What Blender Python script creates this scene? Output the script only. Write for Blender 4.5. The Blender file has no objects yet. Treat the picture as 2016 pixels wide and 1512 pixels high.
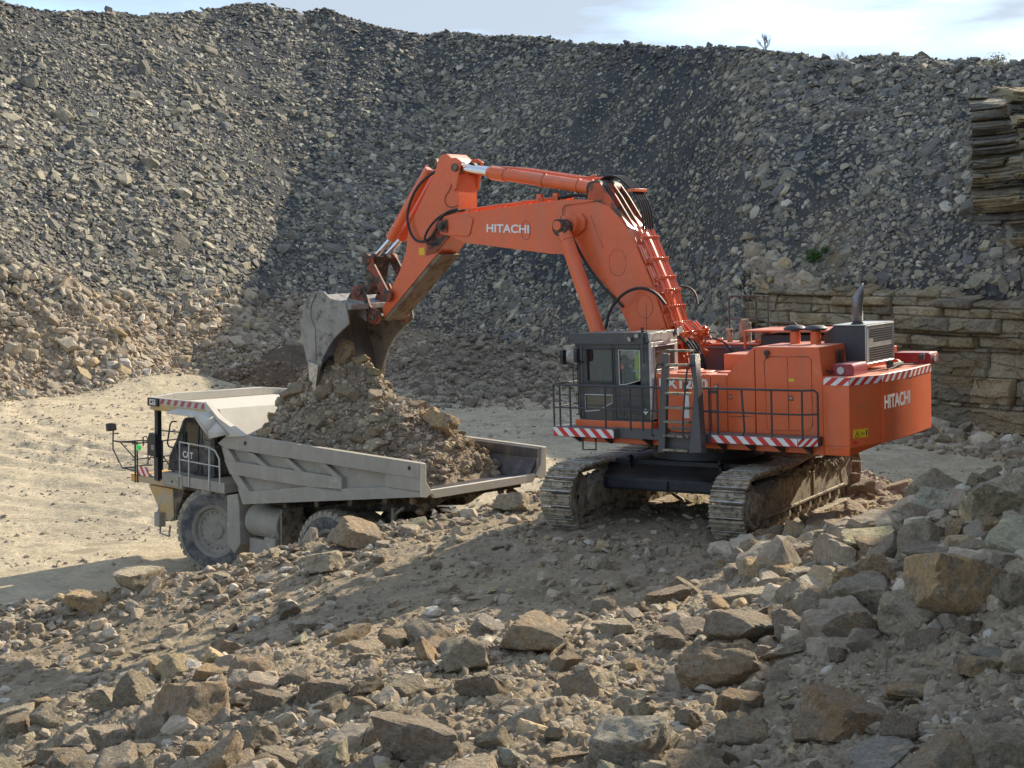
import bpy, bmesh, math, random
import numpy as np
from mathutils import Matrix, Vector, Euler

# ------------------------------------------------------------------ camera, sky, sun, exposure
scene = bpy.context.scene
COL = scene.collection
R = math.radians
EYE = 7.754
cd = bpy.data.cameras.new("camera"); cam = bpy.data.objects.new("camera", cd); COL.objects.link(cam)
cd.sensor_width = 36.0; cd.lens = 2797.0 / 2016.0 * 36.0; cd.clip_start = 0.5; cd.clip_end = 6000.0
cam.location = (0, 0, EYE); cam.rotation_euler = (R(90 - 4.09), 0, 0)
scene.camera = cam

SUN_EL = 30.0
SUN_AZ = math.degrees(math.atan2(0.70, 0.714))       # clockwise from +Y
wd = bpy.data.worlds.new("World"); scene.world = wd; wd.use_nodes = True
nt = wd.node_tree; nt.nodes.clear()
wo = nt.nodes.new("ShaderNodeOutputWorld"); bg = nt.nodes.new("ShaderNodeBackground")
sky = nt.nodes.new("ShaderNodeTexSky"); sky.sky_type = 'NISHITA'; sky.sun_disc = False
sky.sun_elevation = R(SUN_EL); sky.sun_rotation = R(SUN_AZ)
sky.air_density = 1.0; sky.dust_density = 1.2; sky.ozone_density = 1.0; sky.altitude = 200
# thin high cloud over the blue
tc = nt.nodes.new("ShaderNodeTexCoord"); mp = nt.nodes.new("ShaderNodeMapping"); mp.inputs['Scale'].default_value = (1.3, 1.3, 7.0)
cn = nt.nodes.new("ShaderNodeTexNoise"); cn.inputs['Scale'].default_value = 3.4; cn.inputs['Detail'].default_value = 7
cr = nt.nodes.new("ShaderNodeValToRGB"); cr.color_ramp.elements[0].position = .42; cr.color_ramp.elements[1].position = .60
cr.color_ramp.elements[0].color = (.45, .45, .45, 1); cr.color_ramp.elements[1].color = (.95, .95, .95, 1)
cm = nt.nodes.new("ShaderNodeMix"); cm.data_type = 'RGBA'
cm.inputs['B'].default_value = (1.75, 2.0, 2.3, 1)
nt.links.new(tc.outputs['Generated'], mp.inputs[0]); nt.links.new(mp.outputs[0], cn.inputs['Vector'])
nt.links.new(cn.outputs['Fac'], cr.inputs[0]); nt.links.new(cr.outputs[0], cm.inputs['Factor'])
tn = nt.nodes.new('ShaderNodeMix'); tn.data_type = 'RGBA'; tn.blend_type = 'MULTIPLY'; tn.inputs['Factor'].default_value = 1; tn.inputs['B'].default_value = (.70, .84, 1.0, 1)
nt.links.new(sky.outputs[0], tn.inputs['A']); nt.links.new(tn.outputs['Result'], cm.inputs['A']); nt.links.new(cm.outputs['Result'], bg.inputs[0])
bg.inputs[1].default_value = 0.15
nt.links.new(bg.outputs[0], wo.inputs[0])

sd = bpy.data.lights.new("sun", 'SUN'); sun = bpy.data.objects.new("sun", sd); COL.objects.link(sun)
sd.energy = 3.5; sd.angle = R(0.5); sd.color = (1.0, 0.88, 0.70)
SD = Vector((0.70 * math.cos(R(SUN_EL)), 0.714 * math.cos(R(SUN_EL)), math.sin(R(SUN_EL))))
sun.rotation_euler = SD.to_track_quat('Z', 'Y').to_euler(); sun.location = (40, 30, 60)

scene.view_settings.view_transform = 'Standard'; scene.view_settings.look = 'None'
scene.view_settings.exposure = 1.15; scene.view_settings.gamma = 1.0
scene.render.engine = 'CYCLES'
try:
    scene.cycles.max_bounces = 6; scene.cycles.diffuse_bounces = 3; scene.cycles.transparent_max_bounces = 8
except Exception: pass

# ------------------------------------------------------------------ noise
_rs = np.random.RandomState(7)
_perm = _rs.permutation(1024); _perm = np.concatenate([_perm, _perm, _perm])
_ang = _rs.rand(1024) * 2 * np.pi; _gx, _gy = np.cos(_ang), np.sin(_ang)
def pn2(x, y):
    xi = np.floor(x).astype(int); yi = np.floor(y).astype(int); xf = x - xi; yf = y - yi
    u = xf * xf * xf * (xf * (xf * 6 - 15) + 10); v = yf * yf * yf * (yf * (yf * 6 - 15) + 10)
    def g(ix, iy, dx, dy):
        h = _perm[(_perm[ix & 1023] + iy) & 1023]; return _gx[h] * dx + _gy[h] * dy
    a = g(xi, yi, xf, yf); b = g(xi + 1, yi, xf - 1, yf); c = g(xi, yi + 1, xf, yf - 1); d = g(xi + 1, yi + 1, xf - 1, yf - 1)
    return 1.5 * ((a * (1 - u) + b * u) * (1 - v) + (c * (1 - u) + d * u) * v)
def fbm(x, y, s=1.0, o=4, off=0.0, ridge=False):
    r = 0; a = 1.0; t = 0
    for k in range(o):
        n = pn2(x / s * 2 ** k + off + 17.3 * k, y / s * 2 ** k - off + 5.1 * k)
        if ridge: n = 1 - 2 * np.abs(n)
        r = r + a * n; t += a; a *= .5
    return r / t
_val = _rs.rand(1024) * 2 - 1
def vn3(p):
    i = np.floor(p).astype(int); f = p - i; f = f * f * (3 - 2 * f); r = 0
    for dx in (0, 1):
        for dy in (0, 1):
            for dz in (0, 1):
                h = _perm[(_perm[(_perm[(i[..., 0] + dx) & 1023] + i[..., 1] + dy) & 1023] + i[..., 2] + dz) & 1023]
                w = (f[..., 0] if dx else 1 - f[..., 0]) * (f[..., 1] if dy else 1 - f[..., 1]) * (f[..., 2] if dz else 1 - f[..., 2])
                r = r + w * _val[h]
    return r
def worley(x, y, seed=0, box=False):
    xi = np.floor(x).astype(int); yi = np.floor(y).astype(int); f1 = np.full(x.shape, 9.); f2 = f1.copy(); ident = np.zeros(x.shape)
    for dx in (-1, 0, 1):
        for dy in (-1, 0, 1):
            h = _perm[(_perm[(xi + dx + seed) & 1023] + yi + dy) & 1023]; h2 = _perm[(h + 37) & 1023]
            px = xi + dx + .5 + .46 * _val[h]; py = yi + dy + .5 + .46 * _val[h2]; d = np.maximum(np.abs(x - px), np.abs(y - py)) if box else np.hypot(x - px, y - py)
            c = d < f1; f2 = np.where(c, f1, np.minimum(f2, d)); ident = np.where(c, _val[_perm[(h + 101) & 1023]], ident); f1 = np.where(c, d, f1)
    return f1, f2, ident
def sstep(a, b, x):
    t = np.clip((x - a) / (b - a), 0, 1); return t * t * (3 - 2 * t)

# ------------------------------------------------------------------ terrain height
CPT = [(-10.21,27.93,1.3),(-9.09,28.26,1.4),(-7.97,28.28,1.5),(-6.75,28.32,1.7),(-5.43,29.58,1.95),(-4.18,29.78,2.15),(-1.98,30.81,2.35),(-0.09,32.3,2.5),(0.97,32.89,2.5),
(-9.44,25.76,0.9),(-7.8,25.93,0.95),(-6.37,26.67,1.2),(-4.83,27.28,1.5),(-2.95,26.4,1.8),(-1.53,26.82,2.0),(-0.07,25.89,2.2),(1.81,26.08,2.35),(3.17,25.6,2.45),(1.63,23.42,2.3),(-0.9,22.83,2.1),(-5.44,24.63,1.2),(-3.18,24.45,1.7),
(-6.61,21.15,1.5),(-4.75,19.27,2.2),(-3.64,18.94,2.4),(-2.18,19.48,2.5),(-0.76,19.26,2.7),(0.29,18.92,3.0),(2.21,20.84,2.9),(3.67,22.94,3.0),(4.72,23.65,3.2),(5.99,23.98,3.4),(7.35,24.2,3.9),(8.12,22.74,4.7),(6.25,17.6,4.3),(5.2,19.8,3.6),(5.26,16.64,4.1),(6.6,21.5,4.0),
(-7.9,21.49,1.0),(-6.82,18.52,1.3),(-4.41,15.94,2.2),(-2.75,14.79,2.6),(-1.06,13.93,2.9),(0.49,15.51,3.0),(1.21,17.28,2.9),(2.3,16.15,3.1),(3.58,14.19,3.4),(4.61,12.56,3.9),(2.25,12.49,3.4),(4.07,11.06,3.9),(0.45,15.55,3.1),
(0.75,30.0,2.49),(4.6,27.5,2.6),(4.23,35.4,2.69),(8.1,32.9,2.8),(2.5,32.7,2.6),(6.3,30.2,2.7),(4.4,31.4,2.64),(8.5,29.5,2.8),(9.6,31,2.6),(9.5,27,3.4),(7.5,38,2.5),(3,40,2.4),(12,26,4.6),(14,20,5.8),(9.5,16,5.2),
(-12,26,1.2),(-14,22,1.0),(-10,17,1.4),(-6,9,2.3),(0,8,3.0),(5,7,3.9),(0,3,4.2),(-10,5,2.0),(11,9,5.2),(18,28,6.5),(-18,28,1.0)]
_cp = np.array(CPT)
def _tps(r2): return 0.5 * r2 * np.log(r2 + 1e-9)
_n = len(_cp)
_d2 = ((_cp[:, None, :2] - _cp[None, :, :2]) ** 2).sum(-1)
_A = np.zeros((_n + 3, _n + 3)); _A[:_n, :_n] = _tps(_d2) + np.eye(_n) * 1.0
_A[:_n, _n] = 1; _A[:_n, _n + 1:] = _cp[:, :2]; _A[_n, :_n] = 1; _A[_n + 1:, :_n] = _cp[:, :2].T
_w = np.linalg.solve(_A, np.concatenate([_cp[:, 2], [0, 0, 0]]))
def near_h(x, y):
    x = np.clip(x, -18, 18); y = np.clip(y, 3, 42)
    r = _w[_n] + _w[_n + 1] * x + _w[_n + 2] * y
    for k in range(_n):
        r = r + _w[k] * _tps((x - _cp[k, 0]) ** 2 + (y - _cp[k, 1]) ** 2)
    return np.clip(r, .6, 7.0)

PXU = lambda px: (np.asarray(px, float) - 1008) / 2797
EDGE_U = PXU([-800, 0, 230, 413, 500, 620, 830, 1000, 1080, 1150, 1300, 1500, 1650, 1720, 1800, 2016, 2800])
EDGE_Y = np.array([28, 28, 28.6, 29, 29.8, 30.6, 31.7, 33.6, 35.5, 38, 41, 42, 41, 36.5, 32, 30, 30])
TOE_U = np.concatenate([[-1.6, -1.0, -.6], PXU([0, 300, 600, 850, 1050, 1288, 1420, 1500, 1707, 1900, 2016]), [.5, .8, 1.2, 1.6, 2.5]])
TOE_Y = np.array([30, 44, 60, 76, 85, 95, 99, 92, 80, 70.5, 66, 62, 58, 56, 52, 44, 34, 28, 20])
def cliff_y(u): return np.interp(u, TOE_U, TOE_Y) + 9.0
CR_PX = [-1500, 0, 120, 200, 290, 330, 400, 470, 530, 560, 600, 640, 700, 760, 830, 880, 1000, 1080, 1150, 1250, 1350, 1420, 1500, 1560, 1650, 1750, 1850, 1950, 2016, 3000]
CR_PY = [-10, 5, 22, 24, 28, 17, 17, 6, 8, 22, 28, 26, 45, 66, 82, 72, 72, 69, 79, 89, 89, 89, 98, 104, 122, 134, 140, 132, 122, 118]
SK_U = [.37, .52, .79, .94, 1.2]; SK_K = [.152, .178, .30, .37, .45]      # crest of the unseen right-hand wall, heights tuned for the shadow it casts
def pyk(py):
    v = (756 - np.asarray(py, float)) / 2797; p = math.radians(4.09)
    return (math.cos(p) * v - math.sin(p)) / (math.sin(p) * v + math.cos(p))
def floor_h(x, y):
    u = x / y
    far = np.interp(u, [-.4, -.25, -.1, .2, .4], [1.66, 1.25, 1.1, 1.0, 1.0])
    return far * sstep(42, 78, y)
def wall_z0(x, y):
    u = x / y; T = np.interp(u, TOE_U, TOE_Y); f = np.interp(u, [-.4, -.25, -.1, .2, .4], [1.66, 1.25, 1.1, 1.0, 1.0])
    return u, T, f
def H(x, y, detail=True):
    x = np.asarray(x, float); y = np.asarray(y, float)
    u, T, f = wall_z0(x, y)
    rad = np.sqrt(1 + u * u)
    fl = floor_h(x, y)
    # mud floor ruts
    if detail:
        rut = 0
        for (cx, cy, rr, ph) in ((-4, 80, 24, 0), (-2, 84, 30, 1), (-30, 20, 33, 2), (-34, 26, 36.5, 5), (6, 90, 41, 3), (-10, 95, 38, 4), (10, 70, 21, 6)):
            dd = np.hypot(x - cx, y - cy) - rr + .8 * fbm(x, y, 9, 2, 200 + ph)
            for o in (-1.6, 1.6): q = (dd - o) / .42; rut = rut - .07 * np.exp(-q * q) * (.5 + sstep(-.3, .3, fbm(x, y, 5, 2, 300 + ph))) + .035 * np.exp(-((np.abs(q) - 1.7) / .6) ** 2)
        fl = fl + rut * sstep(33, 40, y) * (1 + .6 * fbm(x, y, .5, 2, 33))
        fl = fl + .085 * fbm(x * .7 + .3 * y, y, .8, 4, 47) * sstep(34, 46, y) * (.35 + sstep(-.15, .25, fbm(x, y, 7, 2, 19) + .1))
        fl = fl + .05 * fbm(x, y, 2.5, 4, 3) + .14 * fbm(x * .6 + y * .1, y, 8, 3, 9) * sstep(38, 60, y)
        fl = fl + .05 * fbm(x * .25, y, .9, 3, 40, True) * sstep(37, 50, y)
    # near bench
    E = np.interp(u, EDGE_U, EDGE_Y) + .5 * fbm(x, y, 3.0, 2, 31)
    nb = near_h(x, y) - 1.0 * np.maximum(0, y - E)
    if detail: nb = nb + .07 * fbm(x, y, 1.3, 3, 1) + .035 * fbm(x, y, .35, 3, 5)
    g = np.where(y < E + 8, np.maximum(nb, fl), fl)
    # pit wall
    m = .74 + .05 * fbm(x, y, 22, 2, 77)
    rise = (y - T) * rad
    cut = (u > .158) & (u < .47); cb = sstep(.158, .178, u)
    fl0 = fl
    w = fl0 + m * np.maximum(0, rise)
    w = w + np.where(rise > 0, 1, 0) * (.9 * fbm(x, y, 14, 3, 55) + .5 * fbm(x * 1.8, y * .5, 7, 3, 66)) * sstep(0, 6, rise)
    px = u * 2797 + 1008
    k = pyk(np.interp(px, CR_PX, CR_PY))
    k = np.where(u > .37, np.interp(u, SK_U, SK_K), k)
    cz = EYE + k * y                                    # sight line of the crest
    zc = np.minimum(w, cz)
    # past the crest the ground levels off: the crest distance per column
    a0 = f; Yc = (EYE - a0 + .74 * rad * T + 0) / (.74 * rad - k); Yc = np.clip(Yc, T + 3, 190)
    zcr = EYE + k * Yc
    top = zcr - .04 * (y - Yc) + .35 * fbm(x, y, 9, 3, 12)
    w = np.where(y > Yc, np.minimum(w, top), np.minimum(w, zcr + .3))
    w = np.where(cut, w * (1 - cb) + cb * (fl0 + (w - 1.4 * (1 - sstep(10, 18, y - T)) - fl0) * sstep(.5, 1.5, y - T - 9.0)), w)
    # ridge of lit spoil behind the right hand crest
    rb = np.exp(-((u - .265) / .060) ** 2) + .55 * np.exp(-((u - .33) / .03) ** 2)
    w = w + np.where(y > Yc + 4, 2.6 * rb * sstep(4, 10, y - Yc) * (1 - sstep(12, 26, y - Yc)), 0)
    z = np.maximum(g, np.where(rise > -1, w, -5))
    # brown mound in front of the middle of the wall
    md = 3.3 * np.exp(-((x + 3.4) / 5.2) ** 2 - ((y - 86) / 4.5) ** 2) + 2.5 * np.exp(-((x + 15) / 5.5) ** 2 - ((y - 92) / 4.5) ** 2) \
        + 1.6 * np.exp(-((x - 3.5) / 4) ** 2 - ((y - 88) / 4) ** 2) + 2.2 * np.exp(-((x + 26) / 7) ** 2 - ((y - 84) / 3.5) ** 2)
    if detail: md = md * (1 + .25 * fbm(x, y, 2.2, 3, 8))
    z = z + md
    # unseen rock bench added right of the view to shade the foreground
    e = x - .40 * y - 3.0
    if detail: e = e + .8 * fbm(x, y, 4, 3, 61)
    z = np.maximum(z, z + (15.5 - z) * sstep(0, 2.2, e) * (y < 62) * (z < 15.5))
    if detail: z = z + np.where(y > 55, .10 * fbm(x, y, 1.6, 3, 21) * sstep(0, 3, rise), 0)
    return z

# ------------------------------------------------------------------ mesh helpers
def link(o, parent=None):
    COL.objects.link(o)
    if parent is not None: o.parent = parent
    return o
def tag(o, label=None, cat=None, group=None, kind=None):
    if label: o['label'] = label
    if cat: o['category'] = cat
    if group: o['group'] = group
    if kind: o['kind'] = kind
    return o
def np_mesh(name, V, F, mats, col=None, smooth=False, fs=None):
    """V (n,3), F (m,k) k = 3 or 4"""
    me = bpy.data.meshes.new(name); n, m, k = len(V), len(F), F.shape[1]
    me.vertices.add(n); me.vertices.foreach_set('co', np.ascontiguousarray(V, np.float32).ravel())
    me.loops.add(m * k); me.loops.foreach_set('vertex_index', np.ascontiguousarray(F, np.int32).ravel())
    me.polygons.add(m); me.polygons.foreach_set('loop_start', np.arange(0, m * k, k, dtype=np.int32))
    me.polygons.foreach_set('use_smooth', np.full(m, bool(smooth)))
    me.update(calc_edges=True)
    for mt in (mats if isinstance(mats, (list, tuple)) else [mats]): me.materials.append(mt)
    if col is not None:
        at = me.attributes.new('Col', 'FLOAT_COLOR', 'POINT')
        c4 = np.ones((n, 4), np.float32); c4[:, :3] = col; at.data.foreach_set('color', c4.ravel())
    return me
def ico(sub):
    bm = bmesh.new(); bmesh.ops.create_icosphere(bm, subdivisions=sub, radius=1)
    V = np.array([v.co[:] for v in bm.verts]); V /= np.linalg.norm(V, axis=1)[:, None]
    F = np.array([[v.index for v in f.verts] for f in bm.faces]); bm.free(); return V, F
ICO = {s: ico(s) for s in (1, 2, 3, 4, 5)}
def rock(rng, sub, flat=.7, planes=11, noise=.05, elong=1.3, jag=1.0):
    D, F = ICO[sub]
    B = np.array([[1, 0, 0], [-1, 0, 0], [0, 1, 0], [0, -1, 0], [0, 0, 1], [0, 0, -1]], float) + rng.normal(0, .22, (6, 3))
    N = np.concatenate([B, rng.normal(size=(max(3, planes - 5), 3))]); N /= np.linalg.norm(N, axis=1)[:, None]
    d = np.concatenate([rng.uniform(.62, .85, 6), rng.uniform(.72, 1.05, len(N) - 6)])
    q = np.clip(D @ N.T, 1e-3, None) / d[None]
    r = 1 / np.maximum(q.max(1), 1 / 1.6)
    V = D * r[:, None]
    if noise > 0:
        o = rng.rand(3) * 100
        nz = vn3(V * 1.8 + o) + .55 * vn3(V * 5 + o) + .35 * vn3(V * 11 + o) + .22 * vn3(V * 23 + o)
        if sub >= 4: nz = nz + .9 * np.minimum(0, .30 - np.abs(vn3(V * 2.6 + o + 9))) * jag
        V = V * (1 + noise * nz)[:, None]
    s = np.array([elong, 1.0, flat]); V = V * s; V /= np.abs(V).max()
    return V, F
def slab(rng, flat=.3):
    x, y = rng.uniform(.75, 1.0, 4), rng.uniform(.55, .8, 4)
    c = [(-1, -1), (1, -1), (1, 1), (-1, 1)]; t = rng.uniform(.7, 1, 8) * flat
    V = [[c[i][0] * x[i] + rng.uniform(-.3, .3), c[i][1] * y[i] + rng.uniform(-.2, .2), -t[i]] for i in range(4)]
    V += [[V[i][0] * rng.uniform(.7, 1), V[i][1] * rng.uniform(.7, 1), t[4 + i]] for i in range(4)]
    F = [(0, 3, 2), (0, 2, 1), (4, 5, 6), (4, 6, 7)]
    for i in range(4):
        j = (i + 1) % 4; F += [(i, j, 4 + j), (i, 4 + j, 4 + i)]
    return np.array(V), np.array(F)
def rotmats(rng, n, tilt=.5, nrm=None):
    yaw = rng.uniform(0, 2 * np.pi, n); ax = rng.uniform(0, 2 * np.pi, n); an = np.abs(rng.normal(0, tilt, n))
    cz, sz = np.cos(yaw), np.sin(yaw); Z = np.zeros((n, 3, 3)); Z[:, 0, 0] = cz; Z[:, 0, 1] = -sz; Z[:, 1, 0] = sz; Z[:, 1, 1] = cz; Z[:, 2, 2] = 1
    def rod(kx, ky, kz, t):
        K = np.zeros((n, 3, 3)); K[:, 0, 1] = -kz; K[:, 0, 2] = ky; K[:, 1, 0] = kz; K[:, 1, 2] = -kx; K[:, 2, 0] = -ky; K[:, 2, 1] = kx
        return np.eye(3)[None] + np.sin(t)[:, None, None] * K + (1 - np.cos(t))[:, None, None] * (K @ K)
    M = rod(np.cos(ax), np.sin(ax), np.zeros(n), an) @ Z
    if nrm is not None:
        t = np.arccos(np.clip(nrm[:, 2], -1, 1)); h = np.hypot(nrm[:, 0], nrm[:, 1]) + 1e-9
        M = rod(-nrm[:, 1] / h, nrm[:, 0] / h, np.zeros(n), t) @ M
    return M
def merge(name, protos, pos, size, M, col, mat, rng, smooth=False):
    n = len(pos); pick = rng.randint(0, len(protos), n); Vs, Fs, Cs = [], [], []; base = 0
    for k, (PV, PF) in enumerate(protos):
        ix = np.where(pick == k)[0]
        if not len(ix): continue
        V = np.einsum('nij,vj->nvi', M[ix], PV) * size[ix, None, None] + pos[ix, None, :]
        Vs.append(V.reshape(-1, 3)); Fs.append((PF[None] + (np.arange(len(ix)) * len(PV))[:, None, None] + base).reshape(-1, 3))
        Cs.append(np.repeat(col[ix], len(PV), 0)); base += len(ix) * len(PV)
    return np_mesh(name, np.concatenate(Vs), np.concatenate(Fs), mat, np.concatenate(Cs), smooth)
def grad_n(x, y, e=.6):
    gx = (H(x + e, y, False) - H(x - e, y, False)) / (2 * e); gy = (H(x, y + e, False) - H(x, y - e, False)) / (2 * e)
    N = np.stack([-gx, -gy, np.ones_like(gx)], -1); return N / np.linalg.norm(N, axis=-1, keepdims=True)

# ------------------------------------------------------------------ materials
def mat(name, base=(.5, .5, .5), rough=.6, metal=0.0, var=0.0, vscale=3.0, bump=0.0, bscale=20.0, attr=False, dust=None, dustz=.35, dustamt=.6,
        coat=0.0, spec=.5, streak=None, spots=None, objcol=False, detail=6.0, var2=None, disp=None, grain=None):
    m = bpy.data.materials.new(name); m.use_nodes = True; t = m.node_tree; N = t.nodes; L = t.links
    b = N['Principled BSDF']; b.inputs['Roughness'].default_value = rough; b.inputs['Metallic'].default_value = metal
    b.inputs['Specular IOR Level'].default_value = spec
    if coat: b.inputs['Coat Weight'].default_value = coat; b.inputs['Coat Roughness'].default_value = .12
    tcn = N.new('ShaderNodeTexCoord'); co = tcn.outputs['Object']
    def noise(sc, det=detail, ro=.6, vec=co):
        n = N.new('ShaderNodeTexNoise'); n.inputs['Scale'].default_value = sc; n.inputs['Detail'].default_value = det
        n.inputs['Roughness'].default_value = ro; L.new(vec, n.inputs['Vector']); return n.outputs['Fac']
    def ramp(src, a, bb, lo=0.0, hi=1.0):
        r = N.new('ShaderNodeMapRange'); r.inputs[1].default_value = a; r.inputs[2].default_value = bb; r.inputs[3].default_value = lo; r.inputs[4].default_value = hi
        L.new(src, r.inputs[0]); return r.outputs[0]
    def mix(fac, A, B, mode='MIX'):
        x = N.new('ShaderNodeMix'); x.data_type = 'RGBA'; x.blend_type = mode
        if hasattr(fac, 'links') or hasattr(fac, 'is_linked'): L.new(fac, x.inputs['Factor'])
        else: x.inputs['Factor'].default_value = fac
        for s, v in (('A', A), ('B', B)):
            if isinstance(v, (tuple, list)): x.inputs[s].default_value = (*v[:3], 1)
            else: L.new(v, x.inputs[s])
        return x.outputs['Result']
    if attr:
        an = N.new('ShaderNodeAttribute'); an.attribute_name = 'Col'; c = an.outputs['Color']
    elif objcol:
        oi = N.new('ShaderNodeObjectInfo'); c = oi.outputs['Color']
    else:
        c = mix(0.0, base, base)
    if var:
        v = noise(vscale); g = ramp(v, .3, .7, 1 - var, 1 + var)
        cc = N.new('ShaderNodeCombineColor')
        for i in range(3): L.new(g, cc.inputs[i])
        c = mix(1.0, c, cc.outputs[0], 'MULTIPLY')
    if var2:                                  # second colour in patches
        v = noise(var2[1], 8, .65); c = mix(ramp(v, var2[2], var2[3]), c, var2[0])
    if streak:
        mpn = N.new('ShaderNodeMapping'); mpn.inputs['Scale'].default_value = (streak[1], streak[1], streak[1] * .12); L.new(co, mpn.inputs[0])
        v = noise(1.0, 6, .65, mpn.outputs[0]); c = mix(ramp(v, .48, .72, 0, streak[2]), c, streak[0])
    if spots:
        v = noise(spots[1], 8, .7); c = mix(ramp(v, spots[2], spots[3]), c, spots[0])
    if grain:                                 # fine mineral grain and pale veins
        v = noise(grain[0], 10, .75); g = ramp(v, .34, .66, 1 - grain[1], 1 + grain[1]); cc = N.new('ShaderNodeCombineColor')
        for i in range(3): L.new(g, cc.inputs[i])
        c = mix(1.0, c, cc.outputs[0], 'MULTIPLY')
        wv = N.new('ShaderNodeTexNoise'); wv.inputs['Scale'].default_value = grain[2]; wv.inputs['Detail'].default_value = 6; wv.inputs['Distortion'].default_value = .6; L.new(co, wv.inputs['Vector'])
        sb = N.new('ShaderNodeMath'); sb.operation = 'SUBTRACT'; L.new(wv.outputs['Fac'], sb.inputs[0]); sb.inputs[1].default_value = .5
        ab = N.new('ShaderNodeMath'); ab.operation = 'ABSOLUTE'; L.new(sb.outputs[0], ab.inputs[0])
        c = mix(ramp(ab.outputs[0], .0, .018, grain[3], 0), c, (.56, .50, .41))
    if dust:
        gn = N.new('ShaderNodeNewGeometry'); sx = N.new('ShaderNodeSeparateXYZ'); L.new(gn.outputs['Normal'], sx.inputs[0])
        up = ramp(sx.outputs[2], dustz, 1.0); v = ramp(noise(1.7, 8, .7), .3, .65)
        mm = N.new('ShaderNodeMath'); mm.operation = 'MULTIPLY'; L.new(up, mm.inputs[0]); L.new(v, mm.inputs[1])
        v2 = ramp(noise(6.0, 8, .75), .55, .8, 0, .25)
        ma = N.new('ShaderNodeMath'); ma.operation = 'MULTIPLY_ADD'; ma.use_clamp = True; L.new(mm.outputs[0], ma.inputs[0]); ma.inputs[1].default_value = dustamt; L.new(v2, ma.inputs[2])
        c = mix(ma.outputs[0], c, dust)
        ml = N.new('ShaderNodeMath'); ml.operation = 'MULTIPLY_ADD'; ml.use_clamp = True; L.new(ma.outputs[0], ml.inputs[0]); ml.inputs[1].default_value = .5; ml.inputs[2].default_value = rough
        L.new(ml.outputs[0], b.inputs['Roughness'])
    L.new(c, b.inputs['Base Color'])
    if bump:
        bn = N.new('ShaderNodeBump'); bn.inputs['Strength'].default_value = min(1.0, bump); bn.inputs['Distance'].default_value = .02 if disp is None else disp
        L.new(noise(bscale, 9, .7), bn.inputs['Height']); L.new(bn.outputs[0], b.inputs['Normal'])
    return m
ORANGE = mat('orange_paint', (.76, .135, .034), .36, var=.08, vscale=1.2, coat=.25, streak=((.40, .17, .10), 2.6, .42), dust=(.62, .42, .34), dustz=.3, dustamt=.75, spots=((.50, .16, .07), 2.2, .60, .72), bump=.06, bscale=3)
ORANGE_DIRTY = mat('orange_paint_worn', (.55, .10, .035), .6, var=.2, vscale=3, spots=((.10, .07, .05), 2.6, .47, .56), bump=.3, bscale=14)
GLOSSO = mat('glossy_orange_pipe', (.66, .13, .04), .16, .15, coat=.8, dust=(.5, .34, .28), dustz=.5, dustamt=.4)
WORN = mat('greasy_worn_orange', (.36, .085, .04), .6, .15, var=.3, vscale=4, spots=((.055, .045, .038), 4.0, .44, .54), bump=.4, bscale=18, dust=(.30, .25, .19), dustz=.3, dustamt=.7)
DIRTY_METAL = mat('greasy_metal', (.055, .048, .04), .6, .3, var=.5, vscale=6, spots=((.22, .17, .12), 5, .50, .62), bump=.3, bscale=20)
MUDSTEEL = mat('muddy_steel', (.33, .275, .20), .75, .15, var=.35, vscale=4, spots=((.10, .085, .065), 5.0, .50, .60), bump=.8, bscale=18)
SHOE = mat('track_shoe_mud', (.37, .31, .225), .7, .1, var=.4, vscale=5, spots=((.15, .12, .09), 7.0, .50, .60), bump=.9, bscale=16)
SHINE = mat('worn_bare_steel', (.42, .40, .37), .38, .85, var=.25, vscale=8, spots=((.28, .24, .19), 9, .55, .62))
BUCKET = mat('bucket_steel', (.29, .275, .25), .62, .3, var=.3, vscale=1.6, streak=((.33, .29, .24), 5.0, .8), spots=((.11, .10, .09), 2.5, .5, .62), bump=.35, bscale=24)
BUCKET_IN = mat('scoured_steel', (.20, .20, .205), .42, .6, var=.2, vscale=2, streak=((.09, .085, .08), 4.0, .7), bump=.2, bscale=20)
CHROME = mat('chrome', (.75, .76, .78), .12, 1.0)
BLACK = mat('black_rubber_hose', (.02, .02, .021), .55, bump=.2, bscale=60, dust=(.3, .26, .2), dustz=.5, dustamt=.5)
BLACKP = mat('black_frame_paint', (.018, .021, .028), .42, var=.4, vscale=3, dust=(.16, .14, .11), dustz=.4, dustamt=.5, bump=.2, bscale=10)
GREYP = mat('grey_paint', (.085, .085, .088), .45, var=.12, vscale=2, coat=.1, dust=(.34, .31, .26), dustz=.5, dustamt=.6)
GREYD = mat('dark_grey_paint', (.052, .054, .058), .5, var=.15, vscale=2, dust=(.22, .2, .17), dustz=.6, dustamt=.4)
CABG = mat('cab_grey_paint', (.066, .064, .062), .4, var=.1, vscale=2, coat=.1, dust=(.5, .48, .44), dustz=.6, dustamt=.35)
SILVER = mat('dusty_silver', (.50, .52, .50), .45, .35, var=.12, vscale=3, spots=((.66, .64, .58), 5, .55, .65))
PALE = mat('pale_cab_trim', (.55, .54, .50), .5, .2, var=.12, vscale=6, spots=((.35, .33, .3), 9, .56, .64))
TANK = mat('pump_cover_grey', (.10, .10, .115), .45, var=.15, vscale=1.5, coat=.1, spots=((.2, .2, .21), 2.2, .6, .7))
RED = mat('reflective_red', (.62, .035, .03), .4, var=.08, vscale=8)
WHITE = mat('reflective_white', (.80, .80, .78), .4, var=.05, vscale=8)
REDF = mat('faded_red', (.40, .09, .085), .55, var=.15, vscale=6); WHITEF = mat('dusty_white', (.50, .46, .40), .6, var=.1, vscale=6)
MAROON = mat('crimson_paint', (.30, .022, .03), .42, coat=.2, dust=(.6, .42, .42), dustz=.3, dustamt=.8)
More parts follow.
